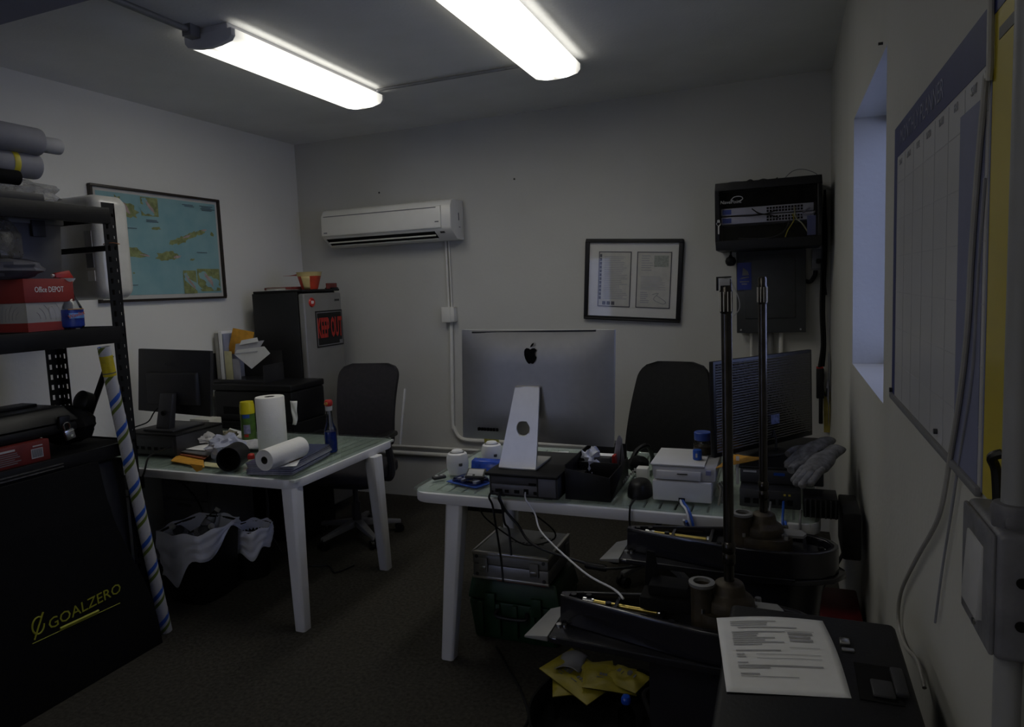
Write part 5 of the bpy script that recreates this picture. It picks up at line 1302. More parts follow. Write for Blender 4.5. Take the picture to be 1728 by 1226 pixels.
# rear shell: thin at the rim, swelling to the middle; corners measured on the rim plane
def bil(u, v):
    a = i2+(i3-i2)*u; b = i0+(i1-i0)*u; return a+(b-a)*v
NU, NV = 28, 22
vs = []; fs = []
def rim(u, v, y):
    p = bil(u, v); return (p.x, y, p.z)
for j in range(NV+1):
    for i in range(NU+1):
        u, v = i/NU, j/NV
        eu = min(1, min(u, 1-u)/.30); ev = min(1, min(v, 1-v)/.30)
        k = (math.sin(eu*PI/2)**.8)*(math.sin(ev*PI/2)**.8)
        # rounded plan corners
        p = bil(u, v); vs.append((p.x, IY-.004-.034*k+.012*(1-v), p.z))
nb = len(vs)
fs = [(j*(NU+1)+i, j*(NU+1)+i+1, (j+1)*(NU+1)+i+1, (j+1)*(NU+1)+i) for j in range(NV) for i in range(NU)]
loop = [i for i in range(NU+1)]+[(j*(NU+1)+NU) for j in range(1, NV+1)]+[NV*(NU+1)+i for i in range(NU-1, -1, -1)]+[j*(NU+1) for j in range(NV-1, 0, -1)]
for q in loop: x, y, z = vs[q]; vs.append((x, IY+.022, z))
m_ = len(loop)
fs += [(loop[k], loop[(k+1) % m_], nb+(k+1) % m_, nb+k) for k in range(m_)]+[tuple(nb+k for k in range(m_))]
shell = obj('rear_shell', MB().add(vs, fs), M_ALUB, im, angle=50)
cxm = (i0.x+i1.x)/2
obj('top_vent', MB().box(i0.x+.05, i1.x-.075, IY-.0085, IY+.004, i0.z-.0155, i0.z-.0085), M_DGREY, shell)
ap = oY(895, 600, IY-.040)
AM = face_M((ap.x, IY-.0375, ap.z), (1, 0, 0), (0, 0, 1))
# the emblem: a bitten fruit with one leaf
half = [(0, .026), (.008, .031), (.017, .032), (.0245, .027), (.028, .017), (.028, .004), (.0245, -.012), (.018, -.025), (.011, -.033), (.005, -.034), (0, -.031)]
out = half+[(-x, y) for x, y in half[-2:0:-1]]
bite = []
for x, y in out:
    dx, dy = x-.037, y-.008
    d_ = math.hypot(dx, dy)
    if d_ < .017: x, y = .037+dx/d_*.017, .008+dy/d_*.017
    bite.append((x, y))
dense = []
for k in range(len(out)):
    a_, b_ = out[k], out[(k+1) % len(out)]
    for q in range(4):
        x, y = a_[0]+(b_[0]-a_[0])*q/4, a_[1]+(b_[1]-a_[1])*q/4
        dx, dy = x-.036, y-.008; d_ = math.hypot(dx, dy)
        if d_ < .017: x, y = .036+dx/d_*.017, .008+dy/d_*.017
        dense.append((x, y))
em_ = obj('emblem', MB().prism(dense, -.0012, .0016, AM), M_BLACKM, shell)
obj('emblem_leaf', MB().prism([(.000, .036), (.003, .044), (.009, .051), (.016, .054), (.015, .047), (.010, .040), (.004, .036)], -.0012, .0016, AM), M_BLACKM, em_)
pq = oY(822, 724, IY-.018)
prt = MB()
for k in range(7): prt.box(pq.x-.045+k*.0145, pq.x-.036+k*.0145, IY-.020, IY-.008, pq.z-.007, pq.z+.006)
obj('port_row', prt, M_BLACKM, shell)
# stand: leaning aluminium tongue and foot
s0 = oY(870, 653, IY-.045); s1 = oY(911, 653, IY-.045); sy = 2.575
s2 = oZ(850, 780, BT+.012); s3 = oZ(909, 786, BT+.012)
stx0, stx1 = s2.x, s3.x
def lerp(a, b, t): return a+(b-a)*t
ring = []
N = 24
front = []; yb = lambda t: lerp(sy, IY-.040, t)
st = MB(); vs = []; fs = []
hole = oY(882, 723, 2.61); hr = .029
tq = 14
rows = 26; cols = 16
for side in (0, 1):
    for j in range(rows+1):
        t = j/rows; z = lerp(BT+.010, s0.z, t); x0 = lerp(stx0, s0.x, t); x1 = lerp(stx1, s1.x, t)
        yy = lerp(sy, IY-.052, t**.9)+(.010 if side else 0)
        for i in range(cols+1): vs.append((lerp(x0, x1, i/cols), yy, z))
nn = (rows+1)*(cols+1)
for j in range(rows):
    for i in range(cols):
        xc = sum(vs[q][0] for q in (j*(cols+1)+i, j*(cols+1)+i+1, (j+1)*(cols+1)+i, (j+1)*(cols+1)+i+1))/4
        zc_ = (vs[j*(cols+1)][2]+vs[(j+1)*(cols+1)][2])/2
        a = j*(cols+1)+i
        fs.append((a, a+1, a+cols+2, a+cols+1)); fs.append((nn+a+cols+1, nn+a+cols+2, nn+a+1, nn+a))
rimv = [i for i in range(cols+1)]+[j*(cols+1)+cols for j in range(1, rows+1)]+[rows*(cols+1)+i for i in range(cols-1, -1, -1)]+[j*(cols+1) for j in range(rows-1, 0, -1)]
fs += [(rimv[k], nn+rimv[k], nn+rimv[(k+1) % len(rimv)], rimv[(k+1) % len(rimv)]) for k in range(len(rimv))]
M_STAND = mat('stand_aluminium', (.66, .65, .63), .34, .8, .03, 30)
sd_ = obj('stand', MB().add(vs, fs), M_STAND, im)
tz_ = (hole.z-BT-.010)/(s0.z-BT-.010); yh = lerp(sy, IY-.052, tz_**.9)
ct_ = obj('cutter', MB().cyl((hole.x, yh-.06, hole.z), (hole.x, yh+.08, hole.z), hr, n=40), M_STAND)
ct_.parent = im; MW[ct_] = MW[im]; ct_.location = -Vector(MW[im].translation)
bo = sd_.modifiers.new('hole', 'BOOLEAN'); bo.operation = 'DIFFERENCE'; bo.object = ct_; bo.solver = 'EXACT'
bpy.context.view_layer.update()
me2 = bpy.data.meshes.new_from_object(sd_.evaluated_get(bpy.context.evaluated_depsgraph_get()))
sd_.modifiers.clear(); sd_.data = me2; me2.name = 'stand'
bpy.data.objects.remove(ct_)
obj('stand_top', MB().box(s0.x, s1.x, IY-.052, IY-.02, s0.z-.004, s0.z+.006), M_STAND, im, bevel=.003)
obj('stand_foot', MB().box(stx0, stx1, sy-.002, 2.78, BT+.0005, BT+.011), M_STAND, im, bevel=.003)

# ------------------------------------------------------------------ small things at the left end of the right table
def dome_cam(px, py, Y, label):
    c = oZ(px, py, TZ); x, y = c.x, c.y
    t = thing('wifi_camera', label, 'camera', (x, y, TZ), 0, 'white round cameras on the right table')
    r = .052
    M = tr(x, y, TZ+.001)
    obj('shell', MB().lathe([(r*.72, 0), (r*.80, .003), (r*.97, .03), (r, .055), (r*.97, .080), (r*.86, .098), (r*.70, .104), (r*.66, .100)], 32, M), M_WHITE, t)
    obj('dark_ring', MB().lathe([(r*.68, .098), (r*.66, .101), (r*.5, .102)], 32, M), M_DGREY, t)
    obj('cap', MB().lathe([(r*.52, .100), (r*.54, .108), (r*.46, .114), (0, .117)], 32, M), M_WHITE, t)
    obj('side_socket', MB().bc((x+r*.66, y-r*.71, TZ+.055), (.014, .014, .013), Matrix.Identity(4)), M_DGREY, t, bevel=.002)
    return t
dome_cam(773, 799, 2.8, 'white round camera nearest the left corner of right table')
dome_cam(831, 783, 3.0, 'white round camera behind the black-topped computer box')
kf = oZ(741, 808, TZ)
rc = thing('remote_key', 'small black remote key at the left corner of right table', 'key fob', (kf.x, kf.y, TZ))
Mk = tr(kf.x, kf.y, TZ+.001) @ rot(0, 0, .9)
obj('fob_body', MB().bc((0, 0, .008), (.062, .032, .015), Mk), M_DGREY, rc, bevel=.005)
obj('button', MB().bc((.012, 0, .0165), (.012, .012, .003), Mk).bc((-.012, 0, .0165), (.014, .016, .003), Mk), M_LGREY, rc, bevel=.001)
bpk = oZ(797, 812, TZ)
BP = 'blue blister packs on the right table'
Mb = tr(bpk.x, bpk.y-.01, TZ+.001) @ rot(0, 0, -.35)
b1 = thing('blister_pack', 'blue blister pack with silver parts in front of the round camera', 'package', (bpk.x, bpk.y, TZ), 0, BP)
M_BCARD = mat('blister_blue', (.03, .08, .38), .35, 0, .6, 45)
obj('card', MB().bc((0, 0, .002), (.19, .13, .003), Mb), M_BCARD, b1)
obj('clear_blister', MB().prism(rr2(-.08, .08, -.055, .05, .02), .0035, .022, Mb, .9), glass_mat('pale_blister', (.72, .74, .86), .1, 1.2), b1, bevel=.004)
cc = MB()
for k, (dx, dy, sx_, sy_) in enumerate(((-.05, .02, .02, .014), (-.03, -.02, .016, .02), (.01, .022, .03, .012), (.045, -.01, .02, .03), (-.062, -.012, .01, .02))): cc.bc((dx, dy, .009), (sx_, sy_, .010), Mb)
obj('silver_part', cc, M_SWITCH, b1)
Mb2 = tr(bpk.x+.01, bpk.y+.02, TZ+.024) @ rot(.10, .06, .28)
b2 = thing('memory_card_pack', 'small silver and blue pack lying on the blister pack', 'package', (bpk.x, bpk.y, TZ+.024), 0, BP)
obj('pack_body', MB().bc((0, 0, .008), (.085, .10, .014), Mb2), M_DGREY, b2, bevel=.003)
obj('pack_label', MB().bc((0, .005, .0155), (.07, .06, .0015), Mb2).bc((-.022, -.038, .0155), (.024, .014, .002), Mb2).bc((.018, -.036, .0155), (.034, .014, .002), Mb2), M_LGREY, b2)
bl2 = oZ(815, 793, TZ)
single('blue_package', MB().hexa([(bl2.x-.055, bl2.y-.02, TZ+.001), (bl2.x+.10, bl2.y-.02, TZ+.001), (bl2.x+.10, bl2.y+.05, TZ+.001), (bl2.x-.055, bl2.y+.05, TZ+.001)], [(bl2.x-.06, bl2.y+.0, TZ+.045), (bl2.x+.10, bl2.y+.0, TZ+.045), (bl2.x+.10, bl2.y+.04, TZ+.05), (bl2.x-.06, bl2.y+.04, TZ+.05)]), mat('package_blue', (.01, .05, .36), .25, 0, .4, 30), 'shiny deep blue package between the round cameras', 'package', group=BP, bevel=.004)
yc = oY(830, 748, 3.22)
ygl = thing('yellow_cup', 'yellow plastic tumbler behind the bottom edge of silver computer', 'tumbler', (yc.x, 3.22, TZ))
obj('cup_wall', MB().lathe([(.032, .001), (.036, .01), (.042, .12), (.044, .125), (.040, .125), (.034, .012), (0, .008)], 26, tr(yc.x, 3.22, TZ)), mat('dull_yellow', (.40, .33, .05), .35, 0, .2, 15), ygl)
cl_ = oZ(919, 768, TZ+.03)
lens_ = thing('camera_lens', 'black ridged camera lens behind the silver stand', 'lens', (cl_.x+.02, 2.97, TZ))
obj('lens_barrel', MB().lathe([(.034, .001), (.036, .004), (.036, .03), (.034, .032), (.036, .034), (.036, .075), (.033, .08), (.028, .08), (.026, .07), (0, .068)], 28, tr(cl_.x+.02, 2.97, TZ)), M_BLACK, lens_)
gk = MB()
for k in range(24):
    a = 2*PI*k/24; gk.bc((0, 0, 0), (.003, .004, .018), tr(cl_.x+.02+.0365*math.cos(a), 2.97+.0365*math.sin(a), TZ+.055) @ rot(0, 0, a))
obj('grip_ring', gk, M_DGREY, lens_)
flat('white paper on the table between lens and organizer', [(912, 780), (950, 774), (960, 762), (925, 762)], TZ+.002, M_PAPER)
gs = oY(955, 762, 3.10)
gst = thing('glue_bottle', 'pale bottle lying with blue ring behind the black organizer', 'bottle', (gs.x, 3.10, TZ))
obj('bottle_body', MB().cyl((gs.x-.02, 3.10, TZ+.0225), (gs.x+.035, 3.11, TZ+.0225), .022), mat('bottle_cream', (.42, .38, .28), .4), gst, bevel=.003)
obj('blue_ring', MB().cyl((gs.x-.035, 3.097, TZ+.0225), (gs.x-.02, 3.10, TZ+.0225), .016), M_BLUE, gst)
obj('thin_neck', MB().cyl((gs.x-.10, 3.085, TZ+.018), (gs.x-.035, 3.097, TZ+.0225), .005), M_BLACK, gst)

# black desk organizer with papers and cables
o0 = oZ(948, 846, TZ); o1 = oZ(1024, 850, TZ)
ox0, ox1, oy0, oy1 = o0.x+.005, o1.x+.01, 2.585, 2.93
oz0, oz1 = TZ+.001, TZ+.125
dg = thing('desk_organizer', 'black open desk organizer holding bags and papers in front of silver computer', 'organizer', ((ox0+ox1)/2, (oy0+oy1)/2, TZ))
th = .005
zf = oY(985, 800, oy0).z
og = MB()
og.hexa([(ox0, oy0, oz0), (ox1, oy0, oz0), (ox1, oy0+th, oz0), (ox0, oy0+th, oz0)], [(ox0, oy0, zf+.02), (ox1, oy0, zf-.01), (ox1, oy0+th, zf-.01), (ox0, oy0+th, zf+.02)])
og.box(ox0, ox0+th, oy0+th, oy1, oz0, zf+.035).box(ox1-th, ox1, oy0+th, oy1, oz0, zf-.01).box(ox0+th, ox1-th, oy1-th, oy1, oz0, zf+.05).box(ox0+th, ox1-th, oy0+th, oy1-th, oz0, oz0+th)
og.box(ox0+th, ox1-th, (oy0+oy1)/2, (oy0+oy1)/2+.004, oz0+th, zf+.005)
obj('tray_walls', og, M_BLACK, dg, bevel=.001)
pb = oY(1000, 770, 2.82)
single('plastic_bag', MB().blob((pb.x, 2.80, pb.z-.02), (.045, .04, .055), 12, .25, 5), mat('shiny_bag', (.48, .50, .60), .25, 0, .3, 20, .6, 22), 'crumpled shiny plastic bag in the black organizer', 'bag')
wcd = oY(1023, 775, 2.86)
wb_ = thing('ink_carton', 'small white carton with red stripe in the black organizer', 'carton', (wcd.x, 2.86, wcd.z))
obj('carton_body', MB().box(wcd.x-.035, wcd.x+.03, 2.84, 2.885, wcd.z-.06, wcd.z+.022), M_PAPER, wb_, bevel=.002)
obj('red_stripe', MB().box(wcd.x+.03, wcd.x+.042, 2.842, 2.883, wcd.z-.06, wcd.z+.022).box(wcd.x-.01, wcd.x+.02, 2.8385, 2.8405, wcd.z-.045, wcd.z-.03), M_RED, wb_)
obj('small_print', MB().box(wcd.x-.015, wcd.x-.005, 2.839, 2.8405, wcd.z-.005, wcd.z+.005), M_DGREY, wb_)
cvb = oY(1044, 752, 2.90)
obj_c = MB()
for k in range(5):
    obj_c.tube([(cvb.x-.02+k*.004, 2.88+k*.006, cvb.z-.10), (cvb.x-.012+k*.005, 2.89, cvb.z-.01), (cvb.x+.002+k*.003, 2.90, cvb.z+.045-k*.004), (cvb.x+.012, 2.91, cvb.z+.01), (cvb.x+.004+k*.004, 2.92, cvb.z-.09)], .003, n=6)
single('cable_bundle', obj_c, mat('pale_cable', (.28, .27, .30), .5, 0, .2, 20), 'looped pale cables sticking up from the organizer', 'cable')
for k, (dx, dy, w_, h_, m_, lb, nm) in enumerate(((-.055, .06, .06, .10, M_BLACK, 'tall dark notebook in the left of the organizer', 'notebook'), (.015, .19, .07, .13, M_DGREY, 'dark grey box at the back right of the organizer', 'carton'), (-.06, .20, .05, .12, M_BLACKM, 'black case at the back left of the organizer', 'case'))):
    single(nm, MB().box((ox0+ox1)/2+dx-w_/2, (ox0+ox1)/2+dx+w_/2, oy0+dy, oy0+dy+.035, oz0+th+.001, oz0+h_), m_, lb, nm, bevel=.003)
ph = oZ(1078, 838, TZ)
mm = thing('computer_mouse', 'black rounded mouse-like device at front edge between organizer and printer', 'mouse', (ph.x, ph.y, TZ))
rings = []
for k in range(9):
    v_ = k/8; z_ = TZ+.001+.062*math.sin(v_*PI/2); sc = math.cos(v_*PI/2*.93)**.5
    rings.append([(ph.x+.052*sc*math.cos(a)*(1 if abs(math.cos(a)) < .9 else .97), ph.y+.03+.075*sc*math.sin(a), z_) for a in [2*PI*i/24 for i in range(24)]])
obj('mouse_body', MB().loft(rings), M_BLACK, mm, angle=60)
obj('mouse_cable', MB().tube([(ph.x, ph.y-.042, TZ+.012), (ph.x-.002, 2.55, TZ+.012), (ph.x-.003, RTY0-.012, TZ-.002), (ph.x-.004, RTY0-.014, TZ-.06), (ph.x, RTY0+.03, TZ-.14)], .004), M_BLACK, mm)
hd = oZ(1075, 800, TZ)
hp = thing('headset', 'black headset and cable left of the small white printer', 'headset', (hd.x, hd.y, TZ))
obj('ear_pad', MB().blob((hd.x+.0, hd.y+.03, TZ+.04), (.05, .045, .04), 12, .06, 3), M_BLACKM, hp)
obj('headband', MB().tube([(hd.x-.03, hd.y+.02, TZ+.05), (hd.x-.01, hd.y+.06, TZ+.095), (hd.x+.03, hd.y+.10, TZ+.11), (hd.x+.045, hd.y+.14, TZ+.05), (hd.x+.04, hd.y+.15, TZ+.012)], .011), M_BLACK, hp)
bl = oZ(1090, 815, TZ)
single('white_adapter', MB().bc((bl.x-.012, bl.y, TZ+.036), (.05, .05, .07)), M_WHITE, 'small white adapter squeezed between headset and white printer', 'adapter', bevel=.004)
zs = oZ(1060, 806, TZ+.03)
rcb = MB()
for k in range(7): rcb.bc((zs.x-.015+.006*k, zs.y-.03+.012*k, TZ+.02+.006*k), (.007, .006, .012))
single('ribbon_connector', rcb, M_LGREY, 'row of pale connector pins beside the black organizer', 'connector')

# small white printer / label maker
w0 = oZ(1101, 845, TZ); w1 = oZ(1202, 850, TZ)
wx0, wx1, wyf = w0.x, w1.x, 2.655
wzt = oY(1150, 783, 2.70).z; wzm = oY(1150, 812, 2.66).z
wp = thing('label_printer', 'small white printer with upper tray on the right table', 'printer', ((wx0+wx1)/2, 2.8, TZ))
M_WPR = mat('printer_white', (.62, .62, .65), .35, 0, .03, 10)
obj('lower_case', MB().box(wx0, wx1, wyf, 2.92, TZ+.004, wzm), M_WPR, wp, bevel=.006)
obj('upper_case', MB().hexa([(wx0+.002, wyf+.012, wzm+.001), (wx1+.014, wyf+.012, wzm+.001), (wx1+.014, 2.94, wzm+.001), (wx0+.002, 2.94, wzm+.001)], [(wx0-.008, wyf+.03, wzt-.004), (wx1+.016, wyf+.03, wzt-.004), (wx1+.016, 2.95, wzt-.004), (wx0-.008, 2.95, wzt-.004)]), mat('printer_shell', (.36, .36, .38), .4, 0, .03, 10), wp, bevel=.008)
obj('front_flap', MB().hexa([(wx0+.012, wyf-.002, wzm+.006), (wx1-.04, wyf-.002, wzm+.006), (wx1-.04, wyf+.014, wzm+.006), (wx0+.012, wyf+.014, wzm+.006)], [(wx0+.012, wyf+.012, wzt-.02), (wx1-.04, wyf+.012, wzt-.02), (wx1-.04, wyf+.026, wzt-.02), (wx0+.012, wyf+.026, wzt-.02)]), mat('printer_shell', (.36, .36, .38)), wp, bevel=.004)
obj('top_plate', MB().box(wx0-.012, wx1-.03, wyf+.026, 2.95, wzt-.0035, wzt+.002), M_WPR, wp, bevel=.001)
cmk = oY(1151, 800, wyf)
obj('emblem', MB().box(cmk.x-.02, cmk.x+.02, wyf+.0035, wyf+.0068, cmk.z-.003, cmk.z+.001), M_DGREY, wp)
obj('blue_side', MB().box(wx1+.0135, wx1+.0165, wyf+.03, wyf+.06, wzm+.02, wzt-.02).box(wx1-.022, wx1-.004, wyf+.005, wyf+.022, wzm+.03, wzt-.012), mat('side_lilac', (.20, .21, .38), .4), wp)
obj('cable_socket', MB().box((wx0+wx1)/2-.012, (wx0+wx1)/2+.012, wyf-.004, wyf+.002, TZ+.006, TZ+.02), M_BLACK, wp)
# jar with blue lid on its back, blue can
jb_ = oY(1186, 762, 2.88)
jr = thing('glass_jar', 'clear jar with blue lid on the back of the white printer', 'jar', (jb_.x, 2.88, wzt))
MJ = tr(jb_.x, 2.88, wzt+.002)
zj1 = oY(1186, 728, 2.88).z-wzt-.002; zj0 = oY(1186, 741, 2.88).z-wzt-.002
rj = .036
obj('jar_wall', MB().lathe([(rj, 0), (rj*1.03, .004), (rj*1.03, .012), (rj, .016), (rj*1.05, .02), (rj*1.05, zj0-.012), (rj*.86, zj0)], 28, MJ), M_CLEAR, jr)
obj('jar_content', MB().lathe([(0, .0015), (rj*.93, .0015), (rj*.98, .02), (rj*.98, max(.025, zj0*.55)), (0, max(.026, zj0*.55))], 24, MJ), mat('jar_brown', (.10, .075, .04), .6, 0, .5, 60), jr)
obj('jar_lid', MB().lathe([(rj*.92, zj0-.001), (rj*.95, zj0+.002), (rj*.95, zj1-.003), (rj*.88, zj1), (0, zj1)], 28, MJ), mat('lid_blue', (.02, .06, .30), .4), jr)
ca = oY(1180, 772, 2.80)
cz0 = wzt+.0025
can = thing('blue_canister', 'small blue canister standing on the white printer', 'canister', (ca.x-.005, 2.80, cz0))
obj('can_body', MB().lathe([(.0165, 0), (.018, .003), (.018, .036), (.016, .040), (0, .041)], 20, tr(ca.x-.005, 2.78, cz0)), mat('can_blue', (.008, .07, .38), .35), can)
obj('can_mark', MB().box(ca.x-.010, ca.x-.003, 2.7612, 2.7625, cz0+.012, cz0+.028), M_LGREY, can)
# cables hanging from the table
E1 = RTY0-.014
def cable(label, pts, r, m, name='cable'): return single(name, MB().tube(pts, r), m, label, 'cable')
M_CWH = mat('white_cable', (.62, .62, .66), .45, 0, .05, 20)
M_CBL = mat('blue_cable', (.015, .08, .42), .4, 0, .1, 20)
wc0 = (bq0+.03+.042*3+.008, 2.528, TZ+.034)
tipx = oZ(1045, 1003, .815)
cable('white network cable running from the computer box to the near outboard gearcase', [wc0, (wc0[0]+.012, 2.50, TZ+.012), (wc0[0]+.05, E1-.03, TZ-.04), (-.85, 2.35, .70), (-.60, 2.02, .72), (tipx.x-.03, tipx.y+.06, .80), (tipx.x+.01, tipx.y, .806)], .0032, M_CWH, 'network_cable')
sx_ = (wx0+wx1)/2
cable('blue network cable hanging from the small white printer over table edge', [(sx_+.004, wyf-.006, TZ+.012), (sx_+.02, 2.60, TZ+.012), (sx_+.04, 2.545, TZ+.012), (sx_+.055, E1-.005, TZ-.02), (sx_+.065, E1-.03, .69), (sx_+.06, 2.33, .803)], .005, M_CBL, 'network_cable')
cable('white network cable beside the blue one at the table edge', [(sx_-.004, wyf-.006, TZ+.012), (sx_+.008, 2.60, TZ+.012), (sx_+.03, 2.545, TZ+.012), (sx_+.042, E1-.006, TZ-.02), (sx_+.05, E1-.03, .69), (sx_+.05, 2.34, .803)], .0045, M_CWH, 'network_cable')
bx_ = bq0+.03
for k, (a_, zz_, lb) in enumerate(((-.012, .40, 'leftmost black cable dropping from the computer box past the silver case'), (.03, .52, 'thick black plug cable dropping in front of the table rim'))):
    cable(lb, [(bx_+a_, 2.528, TZ+.03), (bx_+a_-.006, 2.505, TZ+.01), (bx_+a_, E1-.004, TZ-.03), (bx_+a_+.01, E1-.006, TZ-.10), (bx_+a_+.015, 2.55, zz_+.10), (bx_+a_+.03, 2.53, zz_)], .0045, M_BLACK, 'power_cable')
cable('thick black cable running right from the computer box under the table', [(bx_+.02, 2.528, TZ+.028), (bx_+.03, 2.51, TZ+.0), (bx_+.05, E1-.006, TZ-.05), (bx_+.10, E1-.01, .66), (-.93, 2.47, .60), (-.72, 2.45, .56), (-.60, 2.44, .555), (-.45, 2.55, .56), (-.38, 2.75, .58)], .0055, M_BLACK, 'power_cable')
single('cable_joint', MB().cyl((-.715, 2.448, .553), (-.63, 2.44, .551), .013), M_BLACK, 'black cable joint where white and black cables cross', 'connector', bevel=.004)
cable('thin black cable making a loop behind the silver case', [(bx_-.10, 2.58, .70), (bx_-.14, 2.72, .60), (bx_-.06, 2.78, .505), (bx_+.06, 2.72, .492), (bx_+.17, 2.74, .52), (bx_+.20, 2.66, .60), (bx_+.11, 2.6, .70)], .0035, M_BLACK)
single('power_adapter', MB().box(-1.345, -1.14, 2.66, 2.80, .645, .706), M_BLACK, 'flat black power adapter fixed under the left end of right table', 'adapter', bevel=.006)

# ------------------------------------------------------------------ under the right table: green case, silver case
c_ = oZ(790, 1075, 0); 
M_GREEN = mat('case_green', (.004, .030, .010), .5, 0, .25, 14)
GX0, GX1, GY0_, GY1_ = -1.375, -.93, 2.755, 3.06
gc = thing('green_case', 'dark green hard plastic case on the carpet under the right table', 'case', ((GX0+GX1)/2, 2.9, 0))
obj('case_base', MB().hexa([(GX0+.02, GY0_+.015, 0), (GX1-.02, GY0_+.015, 0), (GX1-.02, GY1_-.015, 0), (GX0+.02, GY1_-.015, 0)], [(GX0, GY0_, .19), (GX1, GY0_, .19), (GX1, GY1_, .19), (GX0, GY1_, .19)]), M_GREEN, gc, bevel=.012)
obj('case_lid', MB().hexa([(GX0-.006, GY0_-.006, .194), (GX1+.006, GY0_-.006, .194), (GX1+.006, GY1_+.006, .194), (GX0-.006, GY1_+.006, .194)], [(GX0+.015, GY0_+.015, .30), (GX1-.015, GY0_+.015, .30), (GX1-.015, GY1_-.015, .30), (GX0+.015, GY1_-.015, .30)]), M_GREEN, gc, bevel=.014)
for k in range(5): obj('rib', MB().box(GX0+.05+k*.085, GX0+.075+k*.085, GY0_-.010, GY0_+.02, .03, .185), M_GREEN, gc, bevel=.004)
for x in (GX0+.09, GX1-.13): obj('latch', MB().box(x, x+.05, GY0_-.018, GY0_-.004, .15, .235), M_GREEN, gc, bevel=.004)
obj('handle', MB().tube([((GX0+GX1)/2-.07, GY0_-.008, .16), ((GX0+GX1)/2-.065, GY0_-.035, .14), ((GX0+GX1)/2+.065, GY0_-.035, .14), ((GX0+GX1)/2+.07, GY0_-.008, .16)], .009), M_BLACK, gc)
sq = oY(846, 990, 2.70)
rdp = thing('red_folder', 'thin red folder sticking out between green and silver cases', 'folder', (-1.16, 2.8, .301))
obj('folder_body', MB().box(-1.22, -.98, 2.735, 3.0, .301, .309), mat('dark_red', (.20, .01, .012), .6), rdp, bevel=.002)
SX0, SX1, SYF, SYB = -1.33, -.965, 2.725, 3.05
sv = thing('silver_case', 'silver aluminium carrying case lying on top of the green case', 'case', (-1.15, 2.9, .31))
M_ALC = mat('case_aluminium', (.26, .26, .27), .38, .55, .1, 18)
sz0, sz1 = .311, .435
obj('case_shell', MB().box(SX0, SX1, SYF, SYB, sz0, sz0+.066), M_ALC, sv, bevel=.006)
obj('case_lid', MB().box(SX0, SX1, SYF, SYB, sz0+.068, sz1), M_ALC, sv, bevel=.006)
ed = MB()
ed.box(SX0-.002, SX1+.002, SYF-.003, SYF+.012, sz1-.012, sz1+.0015).box(SX0-.002, SX1+.002, SYF-.003, SYF+.004, sz0-.0005, sz0+.010)
ed.box(SX0-.003, SX0+.010, SYF, SYB, sz1-.012, sz1+.0015).box(SX1-.010, SX1+.003, SYF, SYB, sz1-.012, sz1+.0015)
obj('edge_trim', ed, mat('bright_aluminium', (.62, .60, .56), .3, .9, .05, 30), sv, bevel=.001)
for x in (SX0+.035, SX1-.085):
    l_ = obj('latch', MB().box(x, x+.042, SYF-.012, SYF, sz0+.035, sz0+.10), M_GREY, sv, bevel=.003)
    obj('latch_plate', MB().box(x+.006, x+.036, SYF-.018, SYF-.011, sz0+.045, sz0+.066), M_STEEL, l_, bevel=.002)
cn_ = MB()
for x in (SX0+.012, SX1-.030):
    for z in (sz0+.012, sz1-.03): cn_.cyl((x+.009, SYF, z+.008), (x+.009, SYF-.004, z+.008), .008, n=12)
obj('rivet', cn_, M_DGREY, sv)
obj('hinge', MB().box(SX1, SX1+.008, SYB-.08, SYB-.03, sz0+.045, sz0+.10), M_GREY, sv, bevel=.002)
rr = random.Random(6); ltr = MB(); Mt = face_M((SX0, SYF, sz1+.0005), (1, 0, 0), (0, 1, 0))
for k in range(9): ltr.box(.13+k*.019, .143+k*.019, .145+rr.uniform(-.002, .002), .160, 0, .0006, Mt)
for k in range(4): ltr.box(.25+k*.019, .264+k*.019, .225, .242, 0, .0006, Mt)
fin(obj('worn_lettering', ltr, M_DGREY, sv), kind='stuff')

